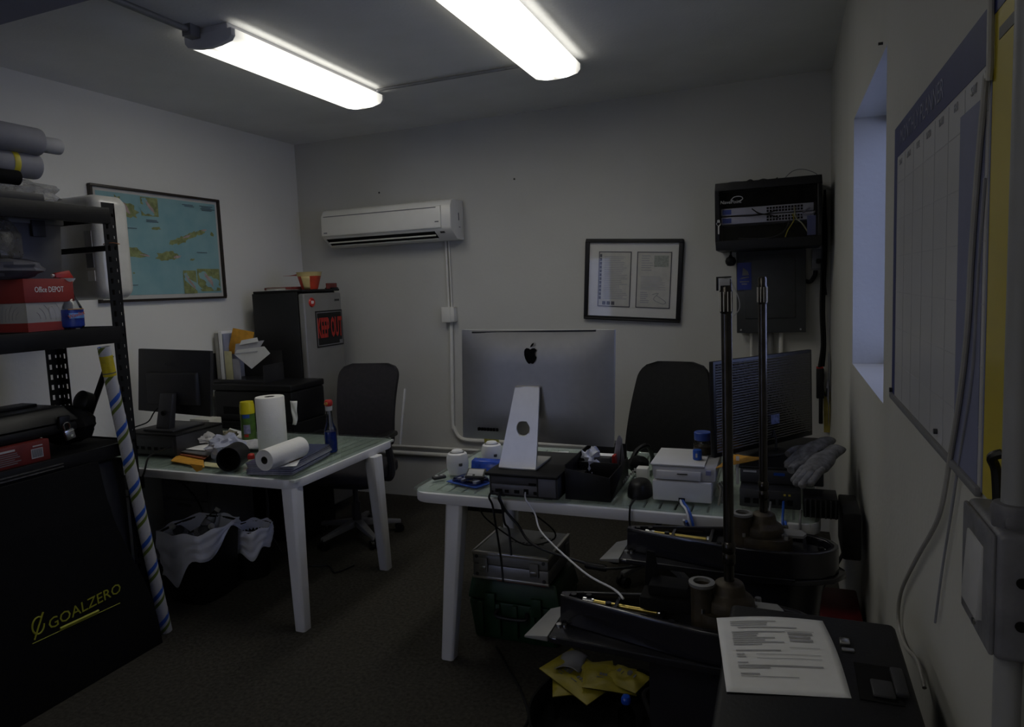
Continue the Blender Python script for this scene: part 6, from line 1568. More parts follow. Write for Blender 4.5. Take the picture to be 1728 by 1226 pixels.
# ------------------------------------------------------------------ two outboard gearcases
M_GEAR = mat('gearcase_black', (.012, .012, .017), .22, .1, .25, 10, .08, 60, coat=.5)
M_GEARIN = mat('gearcase_inside', (.007, .007, .008), .6, .1, .3, 30)
M_RUST = mat('pump_brown', (.045, .034, .020), .6, .3, .5, 24, .4, 60)
M_TAB = mat('bare_tab', (.20, .20, .20), .55, .2, .12, 12)
M_SHAFT = mat('drive_shaft', (.055, .050, .045), .22, .85, .3, 18)
M_BRASS = mat('gold_rod', (.55, .42, .12), .3, .9, .1, 30)
def mirror(h): return h+[(x, -y) for x, y in h[::-1]]
def gearcase(loc, label):
    t = thing('outboard_gearcase', label, 'outboard motor part', loc, 0, 'outboard motor gearcases with drive shafts')
    P = lambda n, mb, m, par=None, **k: obj(n, mb, m, par or t, world=False, **k)
    hs = [(.215, .012), (.20, .045), (.16, .078), (.10, .097), (.03, .104), (-.06, .098), (-.16, .078), (-.27, .052), (-.38, .028), (-.435, .012)]
    o = mirror(hs); inn = [(x*.93-.006, y*.82) for x, y in o]
    n = len(o); zt, zb, zf = .80, .725, .772
    vs = [(x*1.005, y*1.06, zb) for x, y in o]+[(x, y, zt-.012) for x, y in o]+[(x, y*1.0, zt) for x, y in o]+[(x, y, zt) for x, y in inn]+[(x, y, zf) for x, y in inn]
    fs = []
    for r in range(4):
        for i in range(n): j = (i+1) % n; fs.append((r*n+i, r*n+j, (r+1)*n+j, (r+1)*n+i))
    fs.append(tuple(4*n+i for i in range(n)))
    P('housing', MB().add(vs, fs), M_GEAR, bevel=.002, angle=50)
    cav = P('cavity_floor', MB().prism([(x*.98, y*.96) for x, y in inn], zf+.0005, zf+.002), M_GEARIN)
    P('cavity_rib', MB().box(-.165, -.155, -.06, .06, zf, zt-.003).box(-.285, -.277, -.038, .038, zf, zt-.004).box(.115, .125, -.07, .07, zf, zt-.004), M_GEAR)
    P('gold_rod', MB().cyl((-.345, .002, zf+.014), (-.175, -.012, zf+.014), .0065), M_BRASS)
    P('rod_end', MB().cyl((-.375, .005, zf+.014), (-.345, .002, zf+.014), .0085).cyl((-.172, -.012, zf+.014), (-.160, -.013, zf+.014), .010), M_STEEL)
    bl_ = MB()
    for x, y in ((-.40, 0), (-.36, .008), (-.30, -.022), (.165, .03), (.165, -.03), (-.13, -.072), (-.10, .078)): bl_.cyl((x, y, zf+.001), (x, y, zt+.002), .009, .008, n=10)
    P('bolt_boss', bl_, M_GEAR)
    ps = [(.235, .015), (.20, .07), (.10, .115), (-.05, .118), (-.25, .105), (-.43, .095), (-.445, .092)]
    P('cavitation_plate', MB().prism(mirror(ps), .705, .722), M_GEAR, bevel=.004, seg=3)
    P('trim_tab', MB().hexa([(-.515, -.085, .704), (-.447, -.0915, .706), (-.447, .0915, .706), (-.495, .08, .704)], [(-.515, -.085, .710), (-.447, -.0915, .7215), (-.447, .0915, .7215), (-.495, .08, .710)]), M_TAB, bevel=.002)
    P('tab_screw', MB().cyl((-.435, -.03, .7215), (-.435, -.03, .727), .008, n=10).cyl((-.42, -.028, .7215), (-.42, -.028, .727), .006, n=10), M_STEEL)
    P('side_rail', MB().tube([(-.42, -.0995, .7235), (-.25, -.109, .7235), (-.05, -.1195, .7235), (.09, -.116, .7235)], .004, n=6), M_GEAR)
    ss = [(.17, .012), (.14, .04), (.06, .056), (-.05, .052), (-.14, .032), (-.20, .010)]
    a_ = mirror(ss); rings = []
    for z, k, dx in ((.706, 1.08, 0), (.66, 1, 0), (.50, .95, -.01), (.38, .9, -.01), (.33, .85, -.01)): rings.append([(x*k+dx, y*k, z) for x, y in a_])
    P('strut', MB().loft(rings), M_GEAR, angle=60)
    Mt_ = tr(0, 0, .30) @ rot(0, PI/2, 0)
    P('torpedo', MB().lathe([(0, .24), (.02, .225), (.042, .18), (.058, .10), (.062, 0), (.058, -.12), (.048, -.20), (.044, -.235), (0, -.236)], 26, Mt_), M_GEAR)
    P('propeller_shaft', MB().cyl((-.236, 0, .30), (-.33, 0, .30), .011).cyl((-.33, 0, .30), (-.36, 0, .30), .008), M_STEEL)
    P('skeg', MB().hexa([(-.17, -.006, 0), (-.06, -.009, 0), (-.06, .009, 0), (-.17, .006, 0)], [(-.14, -.012, .25), (.10, -.018, .25), (.10, .018, .25), (-.14, .012, .25)]), M_GEAR, bevel=.003)
    # water pump and shaft
    pm = P('water_pump', MB().prism(rr2(-.075, .085, -.07, .07, .05), zf+.002, zf+.050).lathe([(.062, zf+.05), (.058, zf+.075), (.040, zf+.088), (.034, zf+.112), (.020, zf+.118)], 24), M_RUST, bevel=.003)
    P('pump_bolt', MB().cyl((.065, .045, zf+.05), (.065, .045, zf+.062), .008, n=8).cyl((.065, -.045, zf+.05), (.065, -.045, zf+.062), .008, n=8).cyl((-.058, -.05, zf+.05), (-.058, -.05, zf+.062), .008, n=8), M_STEEL, pm)
    P('pump_flange', MB().prism([(.05, -.03), (.115, -.025), (.125, .0), (.11, .03), (.05, .03)], zf+.05, zf+.058), M_TAB, pm)
    P('water_tube', MB().lathe([(.027, zf+.005), (.027, .878), (.030, .880), (.030, .892), (.021, .892), (.020, .83), (0, .825)], 22, tr(-.062, -.030, 0)), M_RUST, pm)
    P('tube_rim', MB().lathe([(.0305, .884), (.0315, .886), (.0315, .892), (.0205, .8935), (.0205, .884)], 22, tr(-.062, -.030, 0), cap=False), M_TAB, pm)
    sh = P('drive_shaft', MB().cyl((0, 0, zf+.1), (0, 0, 1.56), .0125).lathe([(.0125, 1.545), (.0150, 1.55), (.0150, 1.598), (.0130, 1.602), (.0130, 1.622), (.011, 1.628), (0, 1.629)], 18).lathe([(.0125, .93), (.016, .935), (.016, .955), (.0135, .96), (.016, .965), (.016, .985), (.0125, .99)], 18), M_SHAFT)
    sp = MB()
    for k in range(10):
        a = 2*PI*k/10; sp.bc((.0150*math.cos(a), .0150*math.sin(a), 1.574), (.002, .003, .046), Matrix.Identity(4))
    P('spline', sp, M_CHROME, sh)
    return t
def sh_at(px, py0, py1, z):   # where the shaft stands, from its foot in the pump
    return oZ(px, py0, z)
g1_ = Vector((-.128, 1.69, 0)); g2_ = Vector((-.063, 2.235, 0))
ga = gearcase(tuple(g1_), 'nearer black outboard gearcase, its tall shaft ending in a white clip')
gb = gearcase(tuple(g2_), 'farther black outboard gearcase by the table with tall bare shiny shaft')
ea = thing('exhaust_adapter', 'black block with upright fin standing on the nearer outboard gearcase', 'outboard motor part', (-.27, 1.72, .802))
obj('block', MB().box(-.345, -.215, 1.655, 1.745, .8015, .835), M_BLACKM, ea, bevel=.006)
obj('block_step', MB().box(-.325, -.225, 1.67, 1.74, .835, .862), M_BLACKM, ea, bevel=.006)
obj('fin', MB().hexa([(-.345, 1.728, .83), (-.30, 1.728, .83), (-.30, 1.742, .83), (-.345, 1.742, .83)], [(-.338, 1.73, .928), (-.318, 1.73, .925), (-.318, 1.74, .925), (-.338, 1.74, .928)]), M_BLACKM, ea, bevel=.003)
tp_ = Vector((g1_.x, g1_.y, 1.629))
sc2 = thing('shaft_clip', 'white clip and black bracket on top of the nearer shaft', 'clip', tuple(tp_))
obj('bracket', MB().box(tp_.x-.022, tp_.x+.012, tp_.y-.006, tp_.y+.006, 1.6295, 1.633).box(tp_.x-.022, tp_.x-.017, tp_.y-.006, tp_.y+.006, 1.600, 1.630), M_BLACK, sc2, bevel=.001)
obj('white_tag', MB().box(tp_.x-.013, tp_.x+.010, tp_.y-.021, tp_.y-.0155, 1.612, 1.628), M_LGREY, sc2, bevel=.001)
obj('string_loop', MB().tube([(tp_.x+.012, tp_.y-.014, 1.622), (tp_.x+.022, tp_.y-.014, 1.60), (tp_.x+.030, tp_.y-.012, 1.575), (tp_.x+.029, tp_.y-.01, 1.555), (tp_.x+.017, tp_.y-.006, 1.54)], .0012, n=5), M_LGREY, sc2)

# ------------------------------------------------------------------ right end of the right table
def screen_mat():
    # dark panel whose fine horizontal ripples stretch reflections up and down
    mt = mat('screen_gloss', (.004, .004, .007), .12, 0, .1, 5)
    nt = mt.node_tree; b = nt.nodes['Principled BSDF']
    tc = nt.nodes.new('ShaderNodeTexCoord'); wv = nt.nodes.new('ShaderNodeTexWave')
    wv.bands_direction = 'Z'; wv.inputs['Scale'].default_value = 30; wv.inputs['Distortion'].default_value = 1.6; wv.inputs['Detail'].default_value = 3; wv.inputs['Detail Scale'].default_value = 2.5
    bp = nt.nodes.new('ShaderNodeBump'); bp.inputs['Strength'].default_value = .8; bp.inputs['Distance'].default_value = .009; b.inputs['Specular IOR Level'].default_value = .9
    nt.links.new(tc.outputs['Object'], wv.inputs['Vector']); nt.links.new(wv.outputs['Fac'], bp.inputs['Height']); nt.links.new(bp.outputs['Normal'], b.inputs['Normal'])
    return mt
mn = thing('monitor', 'black glossy monitor turned to the window, behind the tall shafts', 'monitor', (-.05, 3.15, TZ))
YA, YBk = 2.70, 3.215
ma = oY(1203, 610, YA); mb_ = oY(1207, 773, YA); mc_ = oY(1368, 590, YBk); md = oY(1373, 733, YBk)
cen = (ma+mb_+mc_+md)/4
ur = ((mc_-ma)+(md-mb_)).normalized(); uu = ((ma-mb_)+(mc_-md)).normalized(); nrm = ur.cross(uu).normalized()
uu = nrm.cross(ur).normalized()
hw = ((mc_-ma).length+(md-mb_).length)/4; hh_ = ((ma-mb_).length+(mc_-md).length)/4
MM = face_M(cen, ur, uu)
FZ = min((MM @ Vector((x_, -hh_, 0))).z for x_ in (-hw, hw))
obj('screen_shell', MB().box(-hw, hw, -hh_, hh_, -.022, 0, MM), M_BLACK, mn, bevel=.003)
obj('screen', MB().box(-hw+.012, hw-.012, -hh_+.018, hh_-.012, -.001, .0008, MM), screen_mat(), mn)
obj('rear_bulge', MB().box(-hw*.6, hw*.6, -hh_*.6, hh_*.5, -.045, -.02, MM), M_BLACK, mn, bevel=.008)
sk = oY(1288, 697, 3.10)
Ms = MM.inverted() @ sk
obj('screen_patch', MB().box(.03, .085, -hh_+.085, -hh_+.125, .0006, .0012, MM), mat('pale_patch', (.14, .17, .30), .5, 0, .5, 90), mn)  # small pale bluish rectangle on the screen
FTOP = TZ+.142
base_c = MM @ Vector((.02, 0, -.06)); 
obj('stand_neck', MB().tube([(base_c.x, base_c.y, cen.z-.05), (base_c.x+.005, base_c.y+.01, cen.z-.16), (base_c.x, base_c.y-.01, FTOP+.012)], .022), M_BLACK, mn)
obj('stand_base', MB().lathe([(.0, .014), (.11, .010), (.12, .004), (.12, 0), (0, 0)], 32, tr(base_c.x, base_c.y-.02, FTOP+.0005)), M_BLACK, mn)
cable('black cable hanging behind the glossy monitor stand', [(base_c.x+.06, base_c.y-.01, cen.z-.12), (base_c.x+.075, base_c.y-.03, cen.z-.17), (base_c.x+.07, base_c.y-.06, cen.z-.24), (base_c.x+.08, base_c.y-.05, FTOP+.022)], .005, M_BLACK)
# black computer box and stacked units
bx = thing('computer_box', 'flat black computer box carrying the glossy monitor', 'computer', (-.02, 3.0, TZ))
q0_ = oY(1249, 818, 2.74).x; q1_ = .165
obj('case', MB().box(q0_, .135, 2.74, 3.28, TZ+.075, FTOP-.012), M_DGREY, bx, bevel=.004)
obj('case_top', MB().box(q0_-.004, .139, 2.735, 3.285, FTOP-.011, FTOP), M_BLACK, bx, bevel=.003)
obj('blue_light_strip', MB().box(-.04, .0, 2.7335, 2.7405, TZ+.11, TZ+.120), mat('strip_blue', (.01, .06, .30), .3), bx)
obj('front_strip', MB().box(q0_+.012, q0_+.06, 2.7335, 2.7405, TZ+.118, TZ+.124), M_LGREY, bx)
b2_ = thing('network_recorder', 'black recorder box with ports under the flat computer box', 'recorder', (-.06, 2.9, TZ))
obj('case', MB().box(q0_+.002, .055, 2.66, 3.10, TZ+.005, TZ+.072), M_DGREY, b2_, bevel=.003)
pr2 = MB()
for k in range(6): pr2.box(q0_+.02+k*.03, q0_+.04+k*.03, 2.656, 2.661, TZ+.02, TZ+.04)
obj('port', pr2, M_BLACKM, b2_)
obj('port_light', MB().box(-.005, .003, 2.655, 2.6605, TZ+.056, TZ+.062).box(.012, .02, 2.655, 2.6605, TZ+.056, TZ+.062), mat('gold_light', (.45, .36, .04), .4), b2_)
obj('foot', MB().box(q0_+.02, q0_+.05, 2.69, 2.72, TZ, TZ+.006).box(.01, .04, 2.69, 2.72, TZ, TZ+.006).box(q0_+.02, q0_+.05, 3.04, 3.07, TZ, TZ+.006).box(.01, .04, 3.04, 3.07, TZ, TZ+.006), M_BLACK, b2_)
rk2 = thing('finned_unit', 'black finned power unit at the right end of the table', 'power supply', (.12, 2.72, TZ))
obj('unit_body', MB().box(.062, .175, 2.60, 2.725, TZ+.001, TZ+.072), M_BLACK, rk2, bevel=.003)
fin_ = obj('fin', MB().box(.066, .071, 2.588, 2.602, TZ+.004, TZ+.068), M_DGREY, rk2)
for k in range(1, 7): share(fin_, rk2, tr(k*.0165, 0, 0) @ fin_.matrix_basis)
bbx = oX(1440, 850, .225)
single('battery_block', MB().box(.182, .240, 2.50, 2.72, .655, TZ+.06), M_BLACK, 'black power block hanging between the table end and right wall', 'power supply', bevel=.006)
cable('black cable curving from the power block down the right wall', [(.19, 2.53, .675), (.16, 2.49, .63), (.10, 2.44, .53), (.07, 2.42, .36), (.06, 2.40, .20), (.05, 2.5, .006)], .006, M_BLACK)
cable('white looped cable hanging below the right end of table', [(.02, 2.50, .70), (.055, 2.46, .62), (.075, 2.45, .52), (.09, 2.46, .56), (.10, 2.47, .66), (.08, 2.52, .70)], .004, M_CWH)
cable('blue cable dropping from the recorder onto the farther gearcase', [(-.005, 2.654, TZ+.035), (-.006, 2.60, TZ+.02), (-.008, 2.53, TZ+.006), (-.006, 2.50, TZ-.06), (.0, 2.42, .80), (.005, 2.35, .777)], .0045, M_CBL, 'network_cable')
cable('grey cable hanging right of the blue recorder cable', [(.055, 2.64, TZ+.012), (.05, 2.55, TZ+.008), (.05, RTY0-.014, TZ-.05), (.055, 2.48, .60), (.06, 2.45, .50)], .0045, M_GREY)
cable('grey cable hanging between the two tall shafts', [(-.05, 2.654, TZ+.03), (-.052, 2.60, TZ+.015), (-.055, 2.52, TZ+.0), (-.05, 2.49, TZ-.08), (-.04, 2.36, .785)], .004, M_GREY)
yp = oZ(1222, 770, TZ+.001)
flat('orange envelope lying under the glossy monitor', [(1208, 790), (1282, 775), (1282, 766), (1236, 768)], FTOP+.001, M_ORANGE, 'envelope', 'envelope', .003)
wl = oY(1240, 797, 2.86)
single('white_strip', MB().box(q0_-.018, q0_-.006, 2.79, 2.80, TZ+.05, FTOP+.02), M_PAPER, 'upright narrow white card beside the flat computer box', 'card')
gnp = oZ(1214, 845, TZ)
rnd2 = random.Random(12); tg_ = MB()
for k in range(6):
    x0_ = wx1+.022+.006*k; tg_.tube([(x0_+rnd2.uniform(0, .01), 2.64+.03*k, TZ+.006), (x0_+.01, 2.66+.03*k, TZ+.03+rnd2.uniform(0, .05)), (x0_-.004, 2.70+.02*k, TZ+.07), (x0_+.012, 2.73+.02*k, TZ+.02), (x0_, 2.76, TZ+.008)], .004, n=6)
single('cable_tangle', tg_, mat('tan_cable', (.16, .15, .12), .5, 0, .3, 20), 'tangle of tan cables right of the small white printer', 'cable')
# work gloves on the boxes
def glove(label, p0, p1, w_, zr, seed, up):
    p0, p1 = Vector(p0), Vector(p1); d = (p1-p0); Lg = d.length; d.normalize(); s = Vector((-d.y, d.x, 0)).normalized(); n_ = s.cross(d); n_ = n_ if n_.z > 0 else -n_
    t = thing('work_glove', label, 'glove', tuple((p0+p1)/2), 0, 'grey work gloves on the table end')
    rings = []; rr = random.Random(seed)
    prof = [(0, .25), (.03, .6), (.12, .85), (.3, 1.0), (.5, 1.0), (.68, .8), (.8, .78), (.93, .86), (1.0, .80)]
    N = 22
    for u, k in prof:
        ring = []
        for i in range(N):
            a = 2*PI*i/N; wob = 1+.06*math.sin(a*3+u*9+seed)
            off = .35*w_*math.sin(u*2.2)*up
            ring.append(tuple(p0+d*(u*Lg)+s*(w_*.5*k*math.cos(a)*wob+off)+n_*(zr*k*(.55+.45*math.sin(u*2.6+.5))*math.sin(a)*wob)))
        rings.append(ring)
    M_GL = mat('glove_knit', (.15, .15, .155), .95, 0, .45, 30, .9, 120)
    pal = obj('palm_and_cuff', MB().loft(rings), M_GL, t, angle=70)
    off0 = 0
    for f, (o_, ln, r_) in enumerate(((-.36, .085, .013), (-.12, .105, .0145), (.12, .10, .0145), (.35, .075, .012))):
        a_ = p0+d*.03+s*(w_*o_)+n_*(.002); b_ = a_-d*ln*.5-n_*.006; c_ = a_-d*ln-n_*.012
        fm = MB().tube([a_+d*.03, a_, b_, c_], r_, n=10); fm.blob(tuple(c_), (r_, r_, r_), 6, 0, 1)
        obj('finger', fm, M_GL, t, angle=70)
    a_ = p0+d*.10+s*(w_*.48*(1 if up >= 0 else -1))
    fm = MB().tube([a_, a_-d*.03+s*(.022*(1 if up >= 0 else -1)), a_-d*.075+s*(.026*(1 if up >= 0 else -1))-n_*.004], .014, n=10)
    obj('thumb', fm, M_GL, t, angle=70)
    return t
gz = TZ+.166
ga_ = oZ(1362, 800, gz); gb_ = oZ(1415, 775, gz+.01)
glove('grey knitted work glove lying in front on the right table end', (ga_.x-.0, ga_.y, gz), (min(.20, gb_.x), gb_.y+.10, gz+.03), .085, .030, 1, 0)
ga2 = oZ(1350, 776, gz); 
glove('grey knitted work glove lying behind its pair on right table end', (ga2.x, ga2.y+.03, gz), (.165, ga2.y+.22, gz+.035), .08, .030, 5, 0)

# ------------------------------------------------------------------ near floor: bag of yellow packets, bottle cap, red box
bz_ = oZ(1000, 1130, .14)
tote = thing('black_tote', 'black open tote bag of yellow packets on the carpet at bottom', 'bag', (-.61, 2.25, 0))
tx0, tx1, ty0, ty1 = -.86, -.36, 2.00, 2.50
def tside(k, n=48):
    out = []
    for i in range(n):
        a = 2*PI*i/n; c, s = math.cos(a), math.sin(a)
        out.append(((tx0+tx1)/2+(tx1-tx0)/2*math.copysign(abs(c)**.7, c)*k, (ty0+ty1)/2+(ty1-ty0)/2*math.copysign(abs(s)**.7, s)*k))
    return out
rings = [[(x, y, 0) for x, y in tside(.90)], [(x, y, .05) for x, y in tside(.99)], [(x, y, .13+.012*math.sin(i*.8)) for i, (x, y) in enumerate(tside(1.0))], [(x, y, .128+.012*math.sin(i*.8)) for i, (x, y) in enumerate(tside(.975))], [(x, y, .05) for x, y in tside(.95)], [(x, y, .02) for x, y in tside(.88)]]
obj('bag_wall', MB().loft(rings), M_BLACKM, tote, angle=60)
obj('grey_flap', MB().sheet(lambda u, v: (-.83+u*.10, 2.50-v*.13, .150+.02*math.sin(u*3)+.008*math.sin(v*7)), 8, 8), M_GREY, tote, solid=.002)
M_PKT = mat('packet_yellow', (.22, .18, .006), .5, 0, .2, 18, .5, 25)
PG = 'yellow packets in the black tote bag'
rq = random.Random(15)
pks = [(930, 1, 'yellow crumpled packet at the back of the tote, under the gearcase plate', (1005, 1094), .24, .17, .3), (0, 2, 'large yellow crumpled packet in the middle of tote', (985, 1114), .26, .18, -.5), (0, 3, 'yellow packet nearest the bottom edge of the picture', (1035, 1126), .20, .15, .2), (0, 4, 'small yellow packet at the right of the tote', (1072, 1104), .11, .15, 1.2)]
for k, (_, sd2, lb, (px, py), w_, h_, rz) in enumerate(pks):
    c = oZ(px, py, .14+.004*k)
    c.x = min(max(c.x, tx0+.12), tx1-.08); c.y = min(max(c.y, ty0+.1), ty1-.1)
    M = tr(c.x, c.y, .118+.010*k) @ rot(rq.uniform(-.12, .12), rq.uniform(-.12, .12), rz)
    t = thing('yellow_packet', lb, 'packet', M=M, group=PG)
    def top(u, v, s_=1): 
        e_ = math.sin(PI*u)**.5*math.sin(PI*v)**.5
        return ((u-.5)*w_, (v-.5)*h_, s_*(.002+.020*e_*(1+.35*math.sin(u*11+sd2)*math.sin(v*9))))
    mb2 = MB(); mb2.sheet(lambda u, v: top(u, v, 1), 18, 14); mb2.sheet(lambda u, v: top(1-u, v, -.8), 18, 14)
    obj('packet_body', mb2, M_PKT, t, world=False, angle=70)
    pm_ = MB()
    for j in range(3):
        ux, vy = rq.uniform(.2, .75), rq.uniform(.2, .75)
        for q in range(3):
            p_ = top(min(.95, ux+.05*q), vy); pm_.bc((p_[0], p_[1], p_[2]+.0012), (.008, .014, .0012))
        p_ = top(ux, max(.05, vy-.14)); pm_.bc((p_[0], p_[1], p_[2]+.0012), (.03, .003, .0012), )
    fin(obj('packet_print', pm_, M_INK, t, world=False), kind='stuff')
single('bag_strap', MB().tube([(-.45, 2.38, .145), (-.47, 2.30, .165), (-.435, 2.20, .175), (-.40, 2.12, .17), (-.37, 2.05, .14)], .008), M_BLACKM, 'black strap lying over the yellow packets', 'strap')
bcap = oZ(1056, 1162, .2)
bc_ = thing('water_bottle', 'clear bottle with shiny blue cap at the bottom edge by yellow packets', 'bottle', (bcap.x, bcap.y, .15))
obj('cap_dome', MB().lathe([(.017, .150), (.018, .153), (.018, .166), (.013, .174), (0, .176)], 20, tr(bcap.x, bcap.y, 0)), mat('cap_blue', (.01, .06, .42), .15, coat=.5), bc_)
obj('bottle_neck', MB().lathe([(.03, 0), (.032, .004), (.032, .11), (.014, .14), (.014, .151)], 20, tr(bcap.x, bcap.y, 0)), M_CLEAR, bc_)
rbq = oZ(1392, 1030, .42)
single('red_box', MB().box(.11, .245, 2.46, 2.72, .0, .46), mat('deep_red', (.16, .006, .008), .5, 0, .15, 12), 'dark red box on the floor by the right wall behind tool case', 'box', bevel=.008)
cable('thin black cable lying on the carpet in front of the table leg', [(-1.22, 2.70, .006), (-1.10, 2.55, .006), (-.98, 2.40, .006), (-.90, 2.25, .006), (-.93, 2.12, .006), (-1.02, 2.04, .006), (-1.10, 2.0, .006)], .005, M_BLACK)

# ------------------------------------------------------------------ black tool case with a printed page, at lower right
CZ = .925
cA = oZ(1243, 1016, CZ); cB = oZ(1508, 1056, CZ); cC = oZ(1556, 1172, CZ); cD = oZ(1192, 1175, CZ)
XR_ = min(cB.x, .235)
cs = thing('tool_case', 'big black hard tool case with a printed page on it, lower right', 'tool case', ((cA.x+XR_)/2, 1.25, 0))
yb_ = (cA.y+cB.y)/2
obj('case_body', MB().box(cA.x-.005, XR_, .86, yb_, .62, CZ-.07), M_BLACK, cs, bevel=.012)
obj('case_lid', MB().box(cA.x-.012, XR_+.004, .85, yb_+.004, CZ-.065, CZ), mat('case_lid_black', (.006, .006, .008), .55, 0, .15, 16, .15, 120, spec=.3), cs, bevel=.012, seg=3)
lx = oZ(1425, 1085, CZ); 
obj('latch', MB().bc((lx.x, lx.y, CZ+.003), (.018, .022, .008)).bc((lx.x+.004, lx.y-.028, CZ+.002), (.022, .010, .006)), M_STEEL, cs, bevel=.002)
hx0 = oZ(1440, 1115, CZ); hx1 = oZ(1530, 1165, CZ)
hr_ = obj('handle_recess', MB().box(hx0.x, min(hx1.x+.01, XR_-.02), hx1.y-.05, hx0.y-.005, CZ-.002, CZ+.0015), M_BLACKM, cs)
obj('handle', MB().box(hx0.x+.055, hx0.x+.075, hx1.y-.03, hx0.y-.02, CZ+.002, CZ+.012).box(hx0.x+.02, hx0.x+.055, hx1.y-.04, hx1.y+.01, CZ+.002, CZ+.008), M_DGREY, cs, bevel=.004)
single('cabinet', MB().box(cA.x+.0, XR_-.01, .88, yb_-.02, 0, .618), M_BLACKM, 'plain black cabinet carrying the black tool case', 'cabinet', bevel=.006)
pA, pB, pC, pD = [oZ(px, py, CZ+.003) for px, py in ((1209, 1042), (1388, 1047), (1437, 1175), (1226, 1166))]
page = thing('printed_page', 'white printed page lying on the black tool case', 'paper', tuple((pA+pC)/2))
def pg(u, v):
    a = pA+(pB-pA)*u; b = pD+(pC-pD)*u; p = a+(b-a)*v
    p = p+(pB-pA)*(.018*math.sin(PI*v)*u)
    return (p.x, p.y, CZ+.003+.006*math.sin(PI*u)*(1-v)+.003*math.sin(v*4)*u)
obj('sheet', MB().sheet(pg, 16, 16), M_PAPER, page, solid=.0008)
prn = MB(); rp2 = random.Random(22)
def bar(u0, u1, v, h):
    n_ = 6; vs = []
    for i in range(n_+1):
        u = u0+(u1-u0)*i/n_
        for dv in (-h, h):
            x, y, z = pg(u, v+dv); vs.append((x, y, z+.0013))
    prn.add(vs, [(2*i, 2*i+1, 2*i+3, 2*i+2) for i in range(n_)])
for k in range(3): bar(.12, .45+.1*rp2.random(), .08+k*.03, .006)
bar(.18, .72, .175, .007)
for k in range(7): bar(.12, .30+.3*rp2.random(), .24+k*.03, .007)
for k in range(3): bar(.62, .80+.04*rp2.random(), .26+k*.05, .016)
bar(.60, .86, .225, .003); bar(.60, .86, .46, .003)
bar(.13, .52, .50, .007); bar(.13, .20, .55, .006); bar(.13, .21, .58, .006); bar(.30, .85, .55, .003); bar(.30, .85, .60, .003)
bar(.13, .22, .655, .006); bar(.13, .84, .69, .008); bar(.13, .40, .715, .007); bar(.14, .30, .79, .008); bar(.14, .62, .82, .004)
obj('print', prn, M_GINK, page)

# ------------------------------------------------------------------ right wall: planners, pipe, switch box
M_PLB = mat('planner_blue', (.030, .038, .13), .5, 0, .08, 12, spec=.25)
M_PLP = mat('planner_pale', (.17, .18, .28), .5, 0, .08, 12, spec=.25)
M_PLW = mat('planner_white', (.46, .46, .47), .35, 0, .05, 3, coat=.15)
M_PLY = mat('planner_yellow', (.50, .40, .02), .35, 0, .06, 8, coat=.3)
CY0, CY1, CZ0, CZ1 = 1.128, 1.985, 1.314, 1.980
pln = thing('wall_planner', 'laminated wall planner with blue heading on the right wall', 'planner', (XR, (CY0+CY1)/2, CZ0))
sheet = obj('sheet', MB().box(XR-.004, XR-.001, CY0, CY1, CZ0, CZ1), M_PLW, pln)
PM = face_M((XR-.0042, CY1, CZ0), (0, -1, 0), (0, 0, 1))   # x runs towards the camera, z out of the wall
W_, H_ = CY1-CY0, CZ1-CZ0
obj('heading_band', MB().box(0, W_, H_-.075, H_, 0, .0006, PM), M_PLB, sheet)
obj('side_band', MB().box(0, .045, 0, H_-.075, 0, .0006, PM), M_PLB, sheet)
obj('pale_columns', MB().box(W_-.16, W_-.012, 0, H_-.115, 0, .0006, PM), M_PLP, sheet)
text('lettering', 'MONTHLY PLANNER', .052, mat('planner_letters', (.16, .17, .26), .5), sheet, PM @ tr(.33, H_-.038, .0008), sx=.98)
for k, dname in enumerate(('SUN', 'MON', 'TUE', 'WED', 'THU', 'FRI', 'SAT')):
    text('day_lettering', dname, .019, M_GINK, sheet, PM @ tr(.10+k*.113, H_-.093, .0008))
gl_m = MB()
for k in range(8):
    gl_m.box(.045+k*.113-.0008, .045+k*.113+.0008, 0, H_-.08, 0, .0004, PM)
for k in range(7):
    gl_m.box(.045, W_, k*.088-.0008 if k else 0, k*.088+.0008, 0, .0004, PM)
obj('grid_print', gl_m, mat('grid_print', (.42, .42, .44), .6), sheet)
obj('bottom_rail', MB().box(-.004, W_+.004, -.010, .004, -.002, .006, PM), M_GREY, pln, bevel=.002)
obj('pin', MB().cyl((XR-.004, CY1-.012, CZ0+.012), (XR-.012, CY1-.012, CZ0+.012), .006), M_DGREY, pln)
single('wall_pin', MB().cyl((XR, 1.42, CZ0+.022), (XR-.010, 1.42, CZ0+.022), .005), M_DGREY, 'dark pin in the planner lower edge near the cable', 'pin')
y2a, y2b = .905, 1.118
pl2 = thing('wall_planner', 'yellow wall planner nearest the camera on the right wall', 'planner', (XR, (y2a+y2b)/2, CZ0))
ys = obj('sheet', MB().box(XR-.004, XR-.001, y2a, y2b, CZ0+.0, CZ1+.005), M_PLY, pl2)
obj('heading_band', MB().box(XR-.0048, XR-.004, y2a, y2b, CZ1-.02, CZ1+.005), M_PLB, ys)
obj('edge_band', MB().box(XR-.0048, XR-.004, y2b-.006, y2b, CZ0, CZ1-.02), M_PLP, ys)
obj('date_print', MB().box(XR-.0048, XR-.004, 1.02, 1.085, CZ1-.06, CZ1-.045), M_DGREY, ys)
hk_ = oX(1692, 810, XR-.01)
single('wall_hook', MB().tube([(XR-.012, hk_.y-.004, hk_.z+.035), (XR-.022, hk_.y, hk_.z+.028), (XR-.016, hk_.y+.004, hk_.z+.010), (XR-.014, hk_.y, hk_.z-.035)], .006).cyl((XR, hk_.y-.004, hk_.z+.033), (XR-.014, hk_.y-.004, hk_.z+.035), .004), M_BLACK, 'black curved hook over the lower corner of yellow planner', 'hook')
